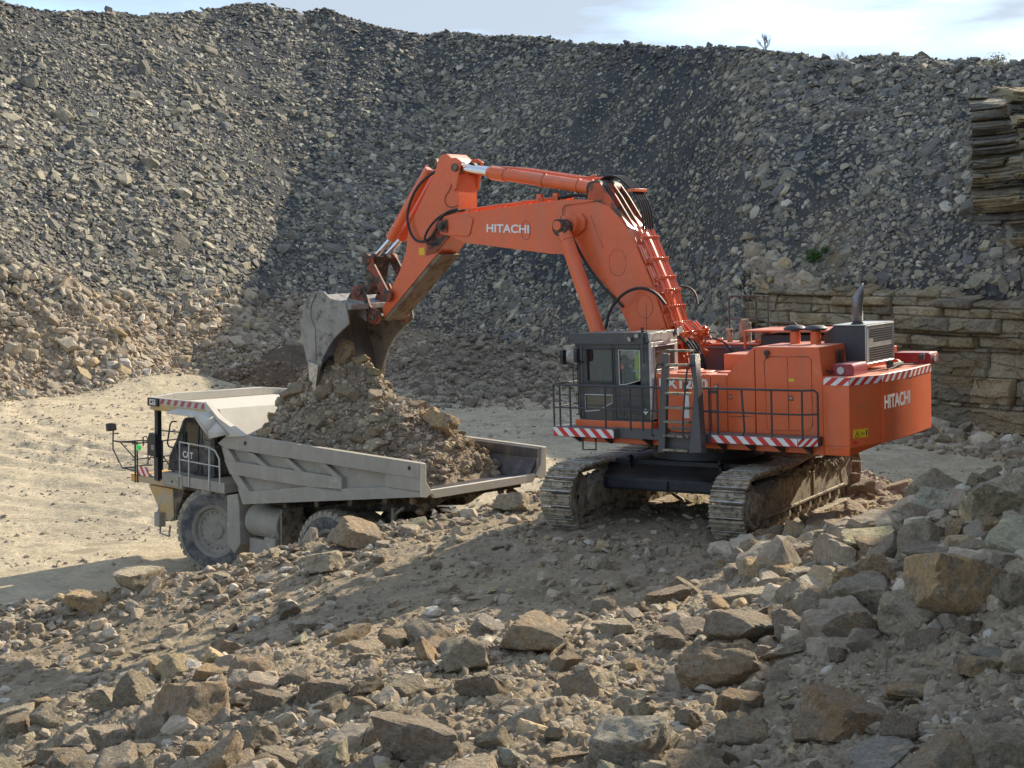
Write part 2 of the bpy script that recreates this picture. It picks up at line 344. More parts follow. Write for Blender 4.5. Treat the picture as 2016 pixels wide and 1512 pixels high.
YELLOW = mat('machine_yellow', (.56, .33, .07), .6, var=.12, vscale=3, spots=((.42, .35, .24), 2.2, .40, .60))
SIGNY = mat('sign_yellow', (.80, .52, .02), .5); SIGNB = mat('sign_black', (.02, .02, .02), .5)
DUSTY = mat('dust_coated_steel', (.36, .325, .265), .8, var=.10, vscale=2.2, spots=((.46, .42, .35), 3.0, .60, .66), streak=((.29, .26, .21), 3.0, .55), bump=.4, bscale=30, var2=((.50, .46, .39), 11, .68, .72))
DUSTYL = mat('pale_bed_steel', (.56, .52, .44), .75, var=.07, vscale=2.5, bump=.2, bscale=25)
BEDIN = mat('bed_floor_steel', (.11, .10, .105), .45, .5, var=.3, vscale=3, streak=((.24, .21, .17), 5, .7), bump=.2, bscale=20)
DCAB = mat('truck_cab_dark', (.045, .047, .052), .55, var=.25, vscale=3, spots=((.13, .12, .10), 3, .45, .68), dust=(.34, .31, .25), dustz=.3, dustamt=.8)
TYRE = mat('tyre_rubber', (.085, .085, .088), .8, var=.3, vscale=8, spots=((.20, .185, .155), 4.0, .42, .62), bump=.4, bscale=30)
TYREM = mat('muddy_tread', (.37, .32, .24), .85, var=.2, vscale=6, spots=((.20, .18, .145), 5, .5, .62), bump=.6, bscale=24)
TYREK = mat('dark_tread', (.05, .05, .055), .75, var=.3, vscale=8, bump=.4, bscale=24)
RIM = mat('dusty_rim', (.31, .28, .225), .75, .1, var=.2, vscale=6, bump=.2, bscale=20)
def glass(name, tint=(.75, .82, .78), op=.18, rough=.03):
    m = bpy.data.materials.new(name); m.use_nodes = True; N = m.node_tree.nodes; L = m.node_tree.links; N.clear()
    o = N.new('ShaderNodeOutputMaterial'); tr = N.new('ShaderNodeBsdfTransparent'); tr.inputs[0].default_value = (*tint, 1)
    gl = N.new('ShaderNodeBsdfGlossy'); gl.inputs['Roughness'].default_value = rough
    fr = N.new('ShaderNodeFresnel'); fr.inputs[0].default_value = 1.6
    df = N.new('ShaderNodeBsdfDiffuse'); df.inputs[0].default_value = (.30, .29, .25, 1)
    m1 = N.new('ShaderNodeMixShader'); m2 = N.new('ShaderNodeMixShader'); m1.inputs[0].default_value = op
    L.new(tr.outputs[0], m1.inputs[1]); L.new(df.outputs[0], m1.inputs[2])
    L.new(fr.outputs[0], m2.inputs[0]); L.new(m1.outputs[0], m2.inputs[1]); L.new(gl.outputs[0], m2.inputs[2]); L.new(m2.outputs[0], o.inputs[0])
    return m
GLASS = glass('cab_glass', (.90, .93, .90), .05); GLASSD = glass('dusty_glass', (.55, .62, .58), .35)
ROCK = mat('limestone', rough=.87, attr=True, var=.24, vscale=1.6, bump=.8, bscale=7, spec=.25, disp=.06, grain=(14, .28, 3, .2))
BOULDER = mat('boulder_limestone', rough=.88, objcol=True, var=.28, vscale=1.5, bump=1.0, bscale=4.5, spec=.25, disp=.16, grain=(9, .34, 2.2, .55),
              spots=((.285, .24, .175), 1.6, .45, .62), var2=((.48, .445, .38), 2.4, .64, .70))
SOIL = mat('quarry_ground', rough=.92, attr=True, var=.22, vscale=1.1, bump=1.0, bscale=4.5, spec=.2, disp=.12, grain=(7, .25, 2, 0))
# ------------------------------------------------------------------ ground sheet
def build_ground():
    uin = np.linspace(-.385, .395, 760)
    u = np.concatenate([-np.geomspace(1.8, .39, 70), uin, np.geomspace(.4, 2.2, 110)])
    y = np.concatenate([np.linspace(2.5, 9.8, 30), 9.9 * np.exp(np.arange(0, 1.53, .0031)), ])
    y = np.concatenate([y, y[-1] * np.exp(np.arange(.005, 1.42, .0056))]); y = np.concatenate([y, y[-1] * np.exp(np.linspace(.02, 2.3, 26))])
    U, Y = np.meshgrid(u, y); X = U * Y
    Z = H(X, Y)
    Z = np.where(Y > 260, Z - .0 * Y, Z)
    nr, nc = X.shape
    # sub-grid roughness (real relief, only where the grid is fine)
    near = (Y < 47)
    cl_ = sstep(.0, .35, fbm(X, Y, 1.7, 3, 151) + .22)
    onb = (Y < np.interp(X / Y, EDGE_U, EDGE_Y) + 2)
    Z = Z + np.where(near & onb, (.15 * np.abs(fbm(X, Y, .42, 3, 51)) + .085 * np.abs(fbm(X, Y, .16, 3, 61))) * (.35 + .9 * cl_) * (1 - .5 * sstep(20.5, 22.5, Y) * (X / Y < .13)), 0)
    V = np.stack([X, Y, Z], -1).reshape(-1, 3)
    i = np.arange(nr * nc).reshape(nr, nc)
    F = np.stack([i[:-1, :-1], i[:-1, 1:], i[1:, 1:], i[1:, :-1]], -1).reshape(-1, 4)
    # --- colours of the soil itself by place
    x, yy, z = V[:, 0], V[:, 1], V[:, 2]; uu, T, f = wall_z0(x, yy); rise = (yy - T) * np.sqrt(1 + uu * uu)
    C = ground_colour(x, yy, z)
    me = np_mesh('ground', V, F, SOIL, C, True)
    return tag(link(bpy.data.objects.new('ground', me)), kind='structure')
ZR_PX = [-400, 0, 300, 600, 760, 900, 1000, 1100]; ZR_Z = [6.8, 6.6, 6.4, 6.2, 5.0, 3.8, 2.8, .5]
def lerp3(a, b, t): t = np.asarray(t)[:, None]; return a * (1 - t) + np.asarray(b) * t
def ground_colour(x, y, z):
    u, T, f = wall_z0(x, y); rise = (y - T) * np.sqrt(1 + u * u); px = u * 2797 + 1008
    n1 = fbm(x, y, 3, 4, 3) * .5 + .5; n2 = fbm(x, y, 9, 3, 13) * .5 + .5; n3 = fbm(x, y, .9, 3, 23) * .5 + .5
    c = np.tile(np.array([.50, .42, .29]), (len(x), 1))                        # pale mud floor
    c = lerp3(c, [.40, .335, .24], sstep(.45, .75, n1) * sstep(44, 60, y) * .7)
    c = lerp3(c, [.30, .265, .20], sstep(.56, .7, n2) * .4)
    E = np.interp(u, EDGE_U, EDGE_Y)
    b = sstep(2.5, .5, y - E) * sstep(.25, .8, z)                                   # bench soil
    bc = lerp3(np.tile(np.array([.34, .275, .19]), (len(x), 1)), [.35, .28, .18], sstep(.4, .75, n1))
    bc = lerp3(bc, [.20, .155, .105], sstep(.5, .8, n3) * .6)
    c = c * (1 - b)[:, None] + bc * b[:, None]
    zr = np.interp(px, ZR_PX, ZR_Z) + 1.2 * (n2 - .5) + 1.0 * (n1 - .5)
    rise = np.where((u > .168) & (u < .47), rise - 9.0, rise); onw = sstep(-.5, 1.0, rise)
    rub = lerp3(np.tile(np.array([.30, .225, .155]), (len(x), 1)), [.20, .165, .125], sstep(.45, .7, n1) * .6)
    rub = lerp3(rub, [.38, .30, .21], sstep(.62, .8, n3) * .6)
    sc = lerp3(np.tile(np.array([.080, .080, .077]), (len(x), 1)), [.056, .060, .064], sstep(.45, .6, n2))
    sc = lerp3(sc, [.13, .12, .095], sstep(.55, .75, n1) * .6)
    sc = lerp3(sc, [.24, .18, .11], np.exp(-((px - 1640) / 45) ** 2 - ((z - 9.5) / 1.6) ** 2))
    t = sstep(.35, -.35, z - zr)
    wl = sc * (1 - t)[:, None] + rub * t[:, None]
    c = c * (1 - onw)[:, None] + wl * onw[:, None]
    m1 = np.exp(-((x + 3.0) / 6.5) ** 2 - ((y - 86) / 6) ** 2); c = lerp3(c, [.235, .195, .145], np.clip(m1 * 1.4, 0, 1))
    m2 = np.exp(-((x + 15) / 4.2) ** 2 - ((y - 91) / 5) ** 2); c = lerp3(c, [.13, .095, .065], np.clip(m2 * 1.8 - .3, 0, 1))
    top = sstep(0, 3, z - (EYE + pyk(np.interp(px, CR_PX, CR_PY)) * y) - .2) ; c = lerp3(c, [.17, .165, .12], np.clip(top, 0, 1) * .0)
    return c
ground = build_ground()

# ------------------------------------------------------------------ bedrock faces
ROCKF = mat('bedrock', rough=.9, attr=True, var=.22, vscale=.9, bump=1.0, bscale=3.0, spec=.2, disp=.25, spots=((.30, .22, .12), .35, .55, .65))
def rock_face(name, u0, u1, yface, z0, ztop, cw, chh, ns, nz, off, crack, lean, cols, seed, weak=None, ends=.01):
    """fractured bedrock: a sheet along the foot of the slope, broken into blocks along beds and joints, with real relief"""
    S, Tt = np.meshgrid(np.linspace(0, 1, ns), np.linspace(0, 1, nz), indexing='ij')
    U = u0 + (u1 - u0) * S; Yb = yface(U); X = U * Yb; zt = ztop(U); Z = z0 + (zt - z0) * Tt
    px_, py_ = np.gradient(X[:, 0]), np.gradient(Yb[:, 0]); L = np.hypot(px_, py_); arc = np.concatenate([[0], np.cumsum(L[1:])])[:, None] + 0 * Tt
    nx, ny = (py_ / L)[:, None], (-px_ / L)[:, None]
    sg = np.where(ny > 0, -1, 1); nx = nx * sg; ny = ny * sg
    wx = arc + .18 * fbm(arc, Z, 2.2, 3, seed); wz = Z + .10 * fbm(arc, Z, 4, 3, seed + 5) + .04 * arc * .3
    rg_f = np.random.RandomState(seed); hb = [z0 - 1.0]
    while hb[-1] < z0 + 13: hb.append(hb[-1] + rg_f.choice([chh * .3, chh * .55, chh * .9, chh * 1.35]) * rg_f.uniform(.8, 1.2))
    hb = np.array(hb); bed = np.clip(np.searchsorted(hb, wz) - 1, 0, len(hb) - 2); h_ = (hb[1:] - hb[:-1])[bed]; dz = np.minimum(wz - hb[bed], hb[bed + 1] - wz)
    bo = _val[_perm[(bed * 7 + seed) & 1023]]; wj = cw * (.45 + .75 * (_val[_perm[(bed * 13 + 5) & 1023]] * .5 + .5)) * np.clip(h_ / chh, .45, 1.2)
    q = (wx + .16 * (wz - hb[bed]) * bo) / wj + bo * 3.7 + .33 * fbm(wx, bed * 9.7, 2.6, 2, seed + 2); jn = np.floor(q).astype(int); dj = np.minimum(q - jn, 1 - (q - jn)) * wj
    idn = _val[_perm[(_perm[(jn * 3 + bed * 31) & 1023] + seed) & 1023]]; id2 = _val[_perm[(_perm[(jn * 5 + bed * 17) & 1023] + seed + 3) & 1023]]
    f1, f2, iw = worley(wx / (cw * .5), wz / (chh * .55), seed + 9)
    d = off * (.8 * idn + (.45 if weak is None else .25) * bo) - crack * np.exp(-(dj / .055) ** 2) * (.35 + .65 * (id2 > 0)) - crack * .7 * np.exp(-(dz / .05) ** 2) + .13 * iw - .03 * np.exp(-((f2 - f1) / .05) ** 2)
    d = d + .15 * fbm(arc, Z, .8, 5, seed + 20) + .07 * fbm(arc, Z, .25, 3, seed + 21, True) + .35 * fbm(arc, Z, 6, 2, seed + 30)
    if weak is not None: d = d - weak * sstep(.1, .35, np.sin(wz * 5.1 + 1.5 * np.sin(wz * 1.7)) - .1)
    d = d - lean * (Z - z0) - 1.6 * sstep(.93, 1.0, Tt) - 2.0 * sstep(ends * 2, 0, S) - (0 if weak is None else 4.5 * sstep(.0, -.40, S - .33 * (1 - Tt) ** 2 - .02 + .09 * fbm(Z, S * 9, 1.1, 4, 3) - .10))
    X2 = X + nx * d; Y2 = Yb + ny * d
    C = np.array(cols)[((idn * .5 + .5) * len(cols) * .999).astype(int)] * (1 + .25 * id2)[..., None]
    if weak is not None: C = C * (1 - .42 * sstep(.1, .3, np.sin(wz * 5.1 + 1.5 * np.sin(wz * 1.7)) - .1))[..., None]
    V = np.stack([X2, Y2, Z], -1).reshape(-1, 3); i = np.arange(ns * nz).reshape(ns, nz)
    F = np.stack([i[:-1, :-1], i[1:, :-1], i[1:, 1:], i[:-1, 1:]], -1).reshape(-1, 4)
    me = np_mesh(name, V, F, ROCKF, C.reshape(-1, 3), True); me.set_sharp_from_angle(angle=R(40))
    return tag(link(bpy.data.objects.new(name, me)), kind='structure')
rock_face('cliff', float(PXU(1446)), .45, lambda u: cliff_y(u) - .3 , .2, lambda u: 7.75 - .5 * sstep(.29, .33, u) + .9 * fbm(u * 70, u * 0, 1.6, 4, 4), 2.3, .80, 900, 300, .46, .17, .08,
          [(.42, .345, .235), (.37, .305, .21), (.45, .37, .25), (.33, .28, .205), (.41, .315, .19)], 5)
rock_face('rock_outcrop', float(PXU(1940)), .50, lambda u: 64.2 - 14 * (u - .31) + .25 * np.sin(u * 80), 8.6, lambda u: 17.3 + .9 * fbm(u * 60, u * 0, 1.3, 3, 14) - 3.0 * sstep(.318, .306, u), 1.3, .38, 520, 340, .55, .22, .80,
          [(.34, .295, .215), (.29, .255, .19), (.22, .20, .165), (.38, .305, .18)], 9, weak=.22, ends=.04)

# ------------------------------------------------------------------ scree: far too many stones to count
rng = np.random.RandomState(11)
def on_wall(n, pxa, pxb, rng):
    px = rng.uniform(pxa, pxb, n); u = (px - 1008) / 2797; T = np.interp(u, TOE_U, TOE_Y)
    r = rng.uniform(-.5, 62, n); y = T + r / np.sqrt(1 + u * u); x = u * y; z = H(x, y)
    a0 = EYE + pyk(np.interp(px, CR_PX, CR_PY)) * y
    k = z < a0 + 1.0
    return px[k], x[k], y[k], z[k]
def stone_cols(rng, n, pal, wts, v=.18):
    p = np.array(pal)[rng.choice(len(pal), n, p=np.array(wts) / sum(wts))]
    return p * rng.uniform(1 - v, 1 + v, n)[:, None]
SLABS = [slab(rng, f) for f in (.14, .2, .25, .3, .4, .2, .3, .5)] + [rock(rng, 1, .35, 8, 0) for _ in range(4)]
def scree(name, n, smin, smax, pw, seed, protos, dens):
    rng = np.random.RandomState(seed); px, x, y, z = on_wall(n, -120, 2150, rng)
    d = dens(px, x, y, z) * np.where((px > 1465) & (z < 6.4), .0, 1); k = rng.rand(len(px)) < d; px, x, y, z = px[k], x[k], y[k], z[k]; m = len(px)
    s = smin * (1 - rng.rand(m) * (1 - (smin / smax) ** pw)) ** (-1 / pw)
    N = grad_n(x, y); M = rotmats(rng, m, .42, N)
    C = stone_cols(rng, m, [(.160, .148, .122), (.25, .225, .170), (.35, .305, .215), (.155, .150, .140), (.205, .182, .135), (.44, .40, .31)], [5, 4, 2.6, 3, 3, 1.0])
    zr = np.interp(px, ZR_PX, ZR_Z); low = (z < zr + rng.normal(0, .5, m))
    C = C * 1.06
    C2 = stone_cols(rng, m, [(.35, .28, .20), (.29, .225, .16), (.42, .35, .255), (.40, .30, .17), (.24, .195, .145)], [4, 4, 2, 1.5, 2])
    C = np.where(low[:, None], C2, C)
    P = np.stack([x, y, z], 1) + N * (s * .10)[:, None]
    me = merge(name, protos, P, s, M, C, ROCK, rng)
    return tag(link(bpy.data.objects.new(name, me)), kind='stuff')
def dens_fine(px, x, y, z):
    n = fbm(x * 1.0, y * .35, 5, 4, 91) * .5 + .5
    d = .38 + .6 * sstep(.42, .62, n)
    band_ = sstep(1000, 1120, px - (z - 15) * 8) * sstep(1560, 1440, px + (z - 15) * 8)
    return d * (1 - .35 * band_ * sstep(6, 10, z))
def dens_big(px, x, y, z):
    n = fbm(x * 1.0 + .3 * y, y * .35, 6, 4, 191) * .5 + .5
    d = .10 + 1.1 * sstep(.42, .62, n)
    band_ = sstep(1000, 1120, px - (z - 15) * 8) * sstep(1560, 1440, px + (z - 15) * 8)
    d = d * (1 - .93 * band_ * sstep(6, 10, z)) * np.where(z > 23, .35, 1) * np.where((px > 1500) & (z > 18), .5, 1)
    d = np.where((px > 480) & (px < 1040) & (z < np.interp(px, ZR_PX, ZR_Z) + 1.0), d * .35, d)
    return np.clip(d, 0, 1)
scree('scree_gravel', 230000, .06, .27, 1.5, 21, SLABS, dens_fine)
scree('scree_stones', 85000, .14, .52, 2.1, 22, SLABS, dens_big)
BIGS = [rock(rng, 2, f, 9, .03, e) for f, e in ((.3, 1.5), (.4, 1.3), (.55, 1.2), (.25, 1.6), (.7, 1.1), (.8, 1.0))]
scree('scree_slabs', 700, .5, 1.0, 2.6, 23, BIGS, lambda px, x, y, z: dens_big(px, x, y, z) * .55)

# rubble heap along the foot of the wall, left, and round the middle mound; crumbs on the crest
def rubble(name, seed, x, y, smin, smax, pw, pal, wts, protos, sink=.1, tilt=.8, mt=None):
    rng = np.random.RandomState(seed); m = len(x); z = H(x, y)
    s = smin * (1 - rng.rand(m) * (1 - (smin / smax) ** pw)) ** (-1 / pw)
    C = stone_cols(rng, m, pal, wts, .2); M = rotmats(rng, m, tilt)
    P = np.stack([x, y, z + s * (.35 - sink)], 1)
    me = merge(name, protos, P, s, M, C, mt or ROCK, rng)
    return tag(link(bpy.data.objects.new(name, me)), kind='stuff')
LIME = [(.38, .31, .225), (.31, .25, .18), (.45, .38, .28), (.41, .31, .18), (.26, .215, .16), (.52, .46, .37)]; LW = [4, 4, 2.5, 1.6, 2, .8]
CHUNK = [rock(rng, 2, f, 10, .05, e) for f, e in ((.6, 1.2), (.75, 1.1), (.9, 1.0), (.5, 1.3), (.8, 1.2), (.65, 1.4))]
CRUMB = [rock(rng, 1, f, 8, 0, 1.2) for f in (.6, .7, .8, .9, .75)]
def band(rng, n, pxa, pxb, r0, r1):
    px = rng.uniform(pxa, pxb, n); u = (px - 1008) / 2797; T = np.interp(u, TOE_U, TOE_Y); y = T + rng.uniform(r0, r1, n); return u * y, y
r_ = np.random.RandomState(31)
x, y = band(r_, 8000, -120, 780, -2.0, 7.5); k = r_.rand(len(x)) < np.clip(.25 + fbm(x, y, 4, 3, 44) * 1.3 + .3, .1, 1); rubble('wall_foot_rubble', 32, x[k], y[k], .13, .62, 2.3, LIME, LW, CHUNK)
x, y = band(r_, 9000, -120, 1100, -2.5, 7); rubble('wall_foot_gravel', 33, x, y, .06, .22, 2, LIME, LW, CRUMB)
x = r_.normal(-3.0, 5, 6500); y = r_.normal(85.5, 4.0, 6500); rubble('mound_rubble', 34, x, y, .07, .55, 2.2, [(.27, .225, .17), (.20, .165, .125), (.33, .28, .21)], [3, 3, 1], CHUNK)
px = r_.uniform(1470, 1680, 900); u = (px - 1008) / 2797; y = np.interp(u, TOE_U, TOE_Y) + 9.6 + r_.uniform(0, 3.2, 900) * (1680 - px) / 200; rubble('ledge_rubble', 38, u * y, y, .14, .75, 1.9, LIME, LW, CHUNK)
x, y = band(r_, 3200, 1050, 2150, -2, 1.0); y = y + np.where(x / y > .166, 8.0 + r_.uniform(-4, 1, len(y)), 0); rubble('cliff_foot_rubble', 35, x, y, .12, .9, 2.0, LIME, LW, CHUNK)
# churned mud clods on the pit floor
x = r_.uniform(-30, 30, 16000); y = r_.uniform(38, 84, 16000)
k = (fbm(x * .3, y, 2.0, 4, 71) > .02) & (x / y > -.42) & (x / y < .42) & (y < np.interp(x / y, TOE_U, TOE_Y)); rubble('mud_clods', 36, x[k], y[k], .04, .16, 2.0, [(.40, .345, .255), (.34, .29, .215)], [2, 1], CRUMB, .25)
# crest crumbs, some catching the sun
px = r_.uniform(-50, 2100, 9000); u = (px - 1008) / 2797; T = np.interp(u, TOE_U, TOE_Y)
kk = pyk(np.interp(px, CR_PX, CR_PY)); a0 = 1.0; Yc = (EYE - a0 + .74 * np.sqrt(1 + u * u) * T) / (.74 * np.sqrt(1 + u * u) - kk)
y = Yc + r_.uniform(-3, 18, 9000); rubble('crest_rubble', 37, u * y, y, .10, .42, 2.2, [(.16, .155, .135), (.24, .22, .17), (.12, .12, .12), (.34, .31, .25)], [4, 3, 3, 1], SLABS, .1, .6)

# ------------------------------------------------------------------ near ground: boulders one by one, crumbs as stuff
def in_tracks(x, y, pad=.2):
    dx, dy = x - 4.4156, y - 31.46; s_ = .5446; c_ = .8387        # undercarriage axis (33 deg)
    t = dx * s_ + dy * c_; s = dx * c_ - dy * s_
    return (np.abs(t) < 3.6 + pad) & (np.abs(np.abs(s) - 1.95) < .37 + pad)
def in_truck(x, y, pad=0):
    dx, dy = x + 6.7717, y - 38.884; F = -dx * .7559 + dy * .6547; L = -dx * .6547 - dy * .7559
    return (F > -8.5 - pad) & (F < 3.5 + pad) & (np.abs(L) < 2.3 + pad)
def near_pts(rng, n, y0=9, y1=44, ua=-.40, ub=.42):
    y = np.sqrt(rng.uniform(y0 ** 2, y1 ** 2, n)); u = rng.uniform(ua, ub, n); x = u * y
    E = np.interp(u, EDGE_U, EDGE_Y); k = y < E + 2.2; return x[k], y[k]
def clump(x, y):
    u = x / y; px = u * 2797 + 1008; E = np.interp(u, EDGE_U, EDGE_Y)
    n = fbm(x, y, 2.6, 3, 141) * .5 + .5
    d = .25 + .9 * sstep(.4, .7, n)
    d = d + 1.0 * np.exp(-((y - E + .6) / 1.3) ** 2) * (px < 1120)
    d = d + .9 * sstep(1450, 1650, px) * sstep(15, 17, y) * (y < 31)
    d = np.where((y > 21.5) & (y < E - 1.8) & (px < 1400), d * .42 + .05, d)
    return d
rg = np.random.RandomState(77)
# crumbs
for nm, n, a, b, pr, sd_ in (('loose_soil_crumbs', 90000, .018, .055, CRUMB, 41), ('loose_gravel', 30000, .045, .12, CRUMB, 42), ('loose_stones', 7000, .09, .20, CHUNK, 43)):
    x, y = near_pts(rg, n)
    if nm != 'loose_stones': x2, y2 = near_pts(rg, int(n * .9), 10, 21); x = np.r_[x, x2]; y = np.r_[y, y2]
    k = (rg.rand(len(x)) < clump(x, y) * (.8 if nm != 'loose_stones' else .6) + (.2 if nm == 'loose_soil_crumbs' else .06)) & ~(in_tracks(x, y) & (rg.rand(len(x)) < .95)); x, y = x[k], y[k]
    rubble(nm, sd_, x, y, a, b, 2.0, [(.32, .26, .18), (.265, .21, .145), (.38, .32, .235), (.35, .27, .165), (.22, .175, .125), (.48, .43, .35)], [5, 5, 2.4, 1.4, 2, .8], pr, .12)
PROTO = {}
def proto_mesh(i, kind='chunk'):
    key = (kind, i)
    if key not in PROTO:
        r = np.random.RandomState(500 + i * 7 + len(kind))
        V, F = rock(r, 4, *{'chunk': (r.uniform(.6, .85), 12, .075, r.uniform(1.1, 1.4)), 'slab': (r.uniform(.28, .4), 9, .06, r.uniform(1.3, 1.8)), 'block': (r.uniform(.62, .8), 7, .06, r.uniform(1.2, 1.5))}[kind])
        me = np_mesh('boulder_mesh', V, F, BOULDER, None, True)
        me.set_sharp_from_angle(angle=R(28)); PROTO[key] = me
    return PROTO[key]
def boulder(x, y, size, rot, colour, label, group, kind='chunk', i=0, sink=.22, z=None, scl=(1, 1, 1), cat='boulder', name='boulder'):
    o = bpy.data.objects.new(name, proto_mesh(i, kind)); link(o)
    zz = float(H(np.array([x]), np.array([y]))[0]) if z is None else z
    o.scale = (size * scl[0], size * scl[1], size * scl[2]); o.location = (x, y, zz + size * ({'chunk': .62, 'slab': .35, 'block': .62}[kind]) * scl[2] - size * sink)
    o.rotation_euler = rot; o.color = (*[min(.6, c * 1.34) for c in colour], 1)
    tag(o, label, cat, group); return o

# shallow muddy water lying in the hollows of the pit floor
WATER = mat('muddy_water', (.40, .335, .225), .22, var=.06, vscale=.6, bump=.15, bscale=2.5, spec=.6)
w_ = np.array([(-26, 31, -.015), (6, 31, -.015), (6, 47, -.015), (-26, 47, -.015)], float)
tag(link(bpy.data.objects.new('puddle_water', np_mesh('puddle_water', w_, np.array([[0, 1, 2, 3]]), WATER))), kind='structure')

def dirt_mound():
    n = 70; a, r = np.meshgrid(np.linspace(0, 2 * np.pi, n), np.linspace(0, 1, 34), indexing='ij')
    X = -14.6 + 4.0 * r * np.cos(a); Y = 86.0 + 2.4 * r * np.sin(a); Z = H(X, Y) - .25 + 1.35 * (1 - r ** 1.6) * (1 + .25 * fbm(X, Y, 1.3, 3, 5)) + .28 * fbm(X, Y, .5, 4, 9)
    i = np.arange(n * 34).reshape(n, 34); F = np.stack([i[:-1, :-1], i[:-1, 1:], i[1:, 1:], i[1:, :-1]], -1).reshape(-1, 4)
    me = np_mesh('soil_mound', np.stack([X, Y, Z], -1).reshape(-1, 3), F, SOIL, np.tile(np.array([.15, .10, .065]), (n * 34, 1)), True)
    tag(link(bpy.data.objects.new('soil_mound', me)), 'dark brown heap of earth on the pit floor behind the truck bed', 'heap')
dirt_mound()

a_ = r_.uniform(0, 6.28, 900); q_ = np.sqrt(r_.rand(900)); x = -14.6 + 3.9 * q_ * np.cos(a_); y = 86 + 2.3 * q_ * np.sin(a_); z = H(x, y) - .25 + 1.35 * (1 - q_ ** 1.6); s_ = r_.uniform(.06, .24, 900)
me = merge('soil_mound_clods', CHUNK, np.stack([x, y, z], 1), s_, rotmats(r_, 900, .9), stone_cols(r_, 900, [(.16, .11, .07), (.23, .17, .115), (.30, .25, .19)], [4, 2, 1]), ROCK, r_)
tag(link(bpy.data.objects.new('soil_mound_clods', me)), kind='stuff')
PAL = dict(pale=(.45,.38,.28), ochre=(.42,.31,.175), brown=(.30,.235,.155), grey=(.35,.305,.235), olive=(.275,.245,.18), dkbrown=(.235,.195,.145), dkgrey=(.235,.20,.155),
           white=(.44,.40,.33), yellow=(.48,.40,.25), bluegrey=(.29,.285,.26), dkochre=(.30,.215,.125))
PAL = {k: (v[0] * 1.07, v[1] * .985, v[2] * .90) for k, v in PAL.items()}
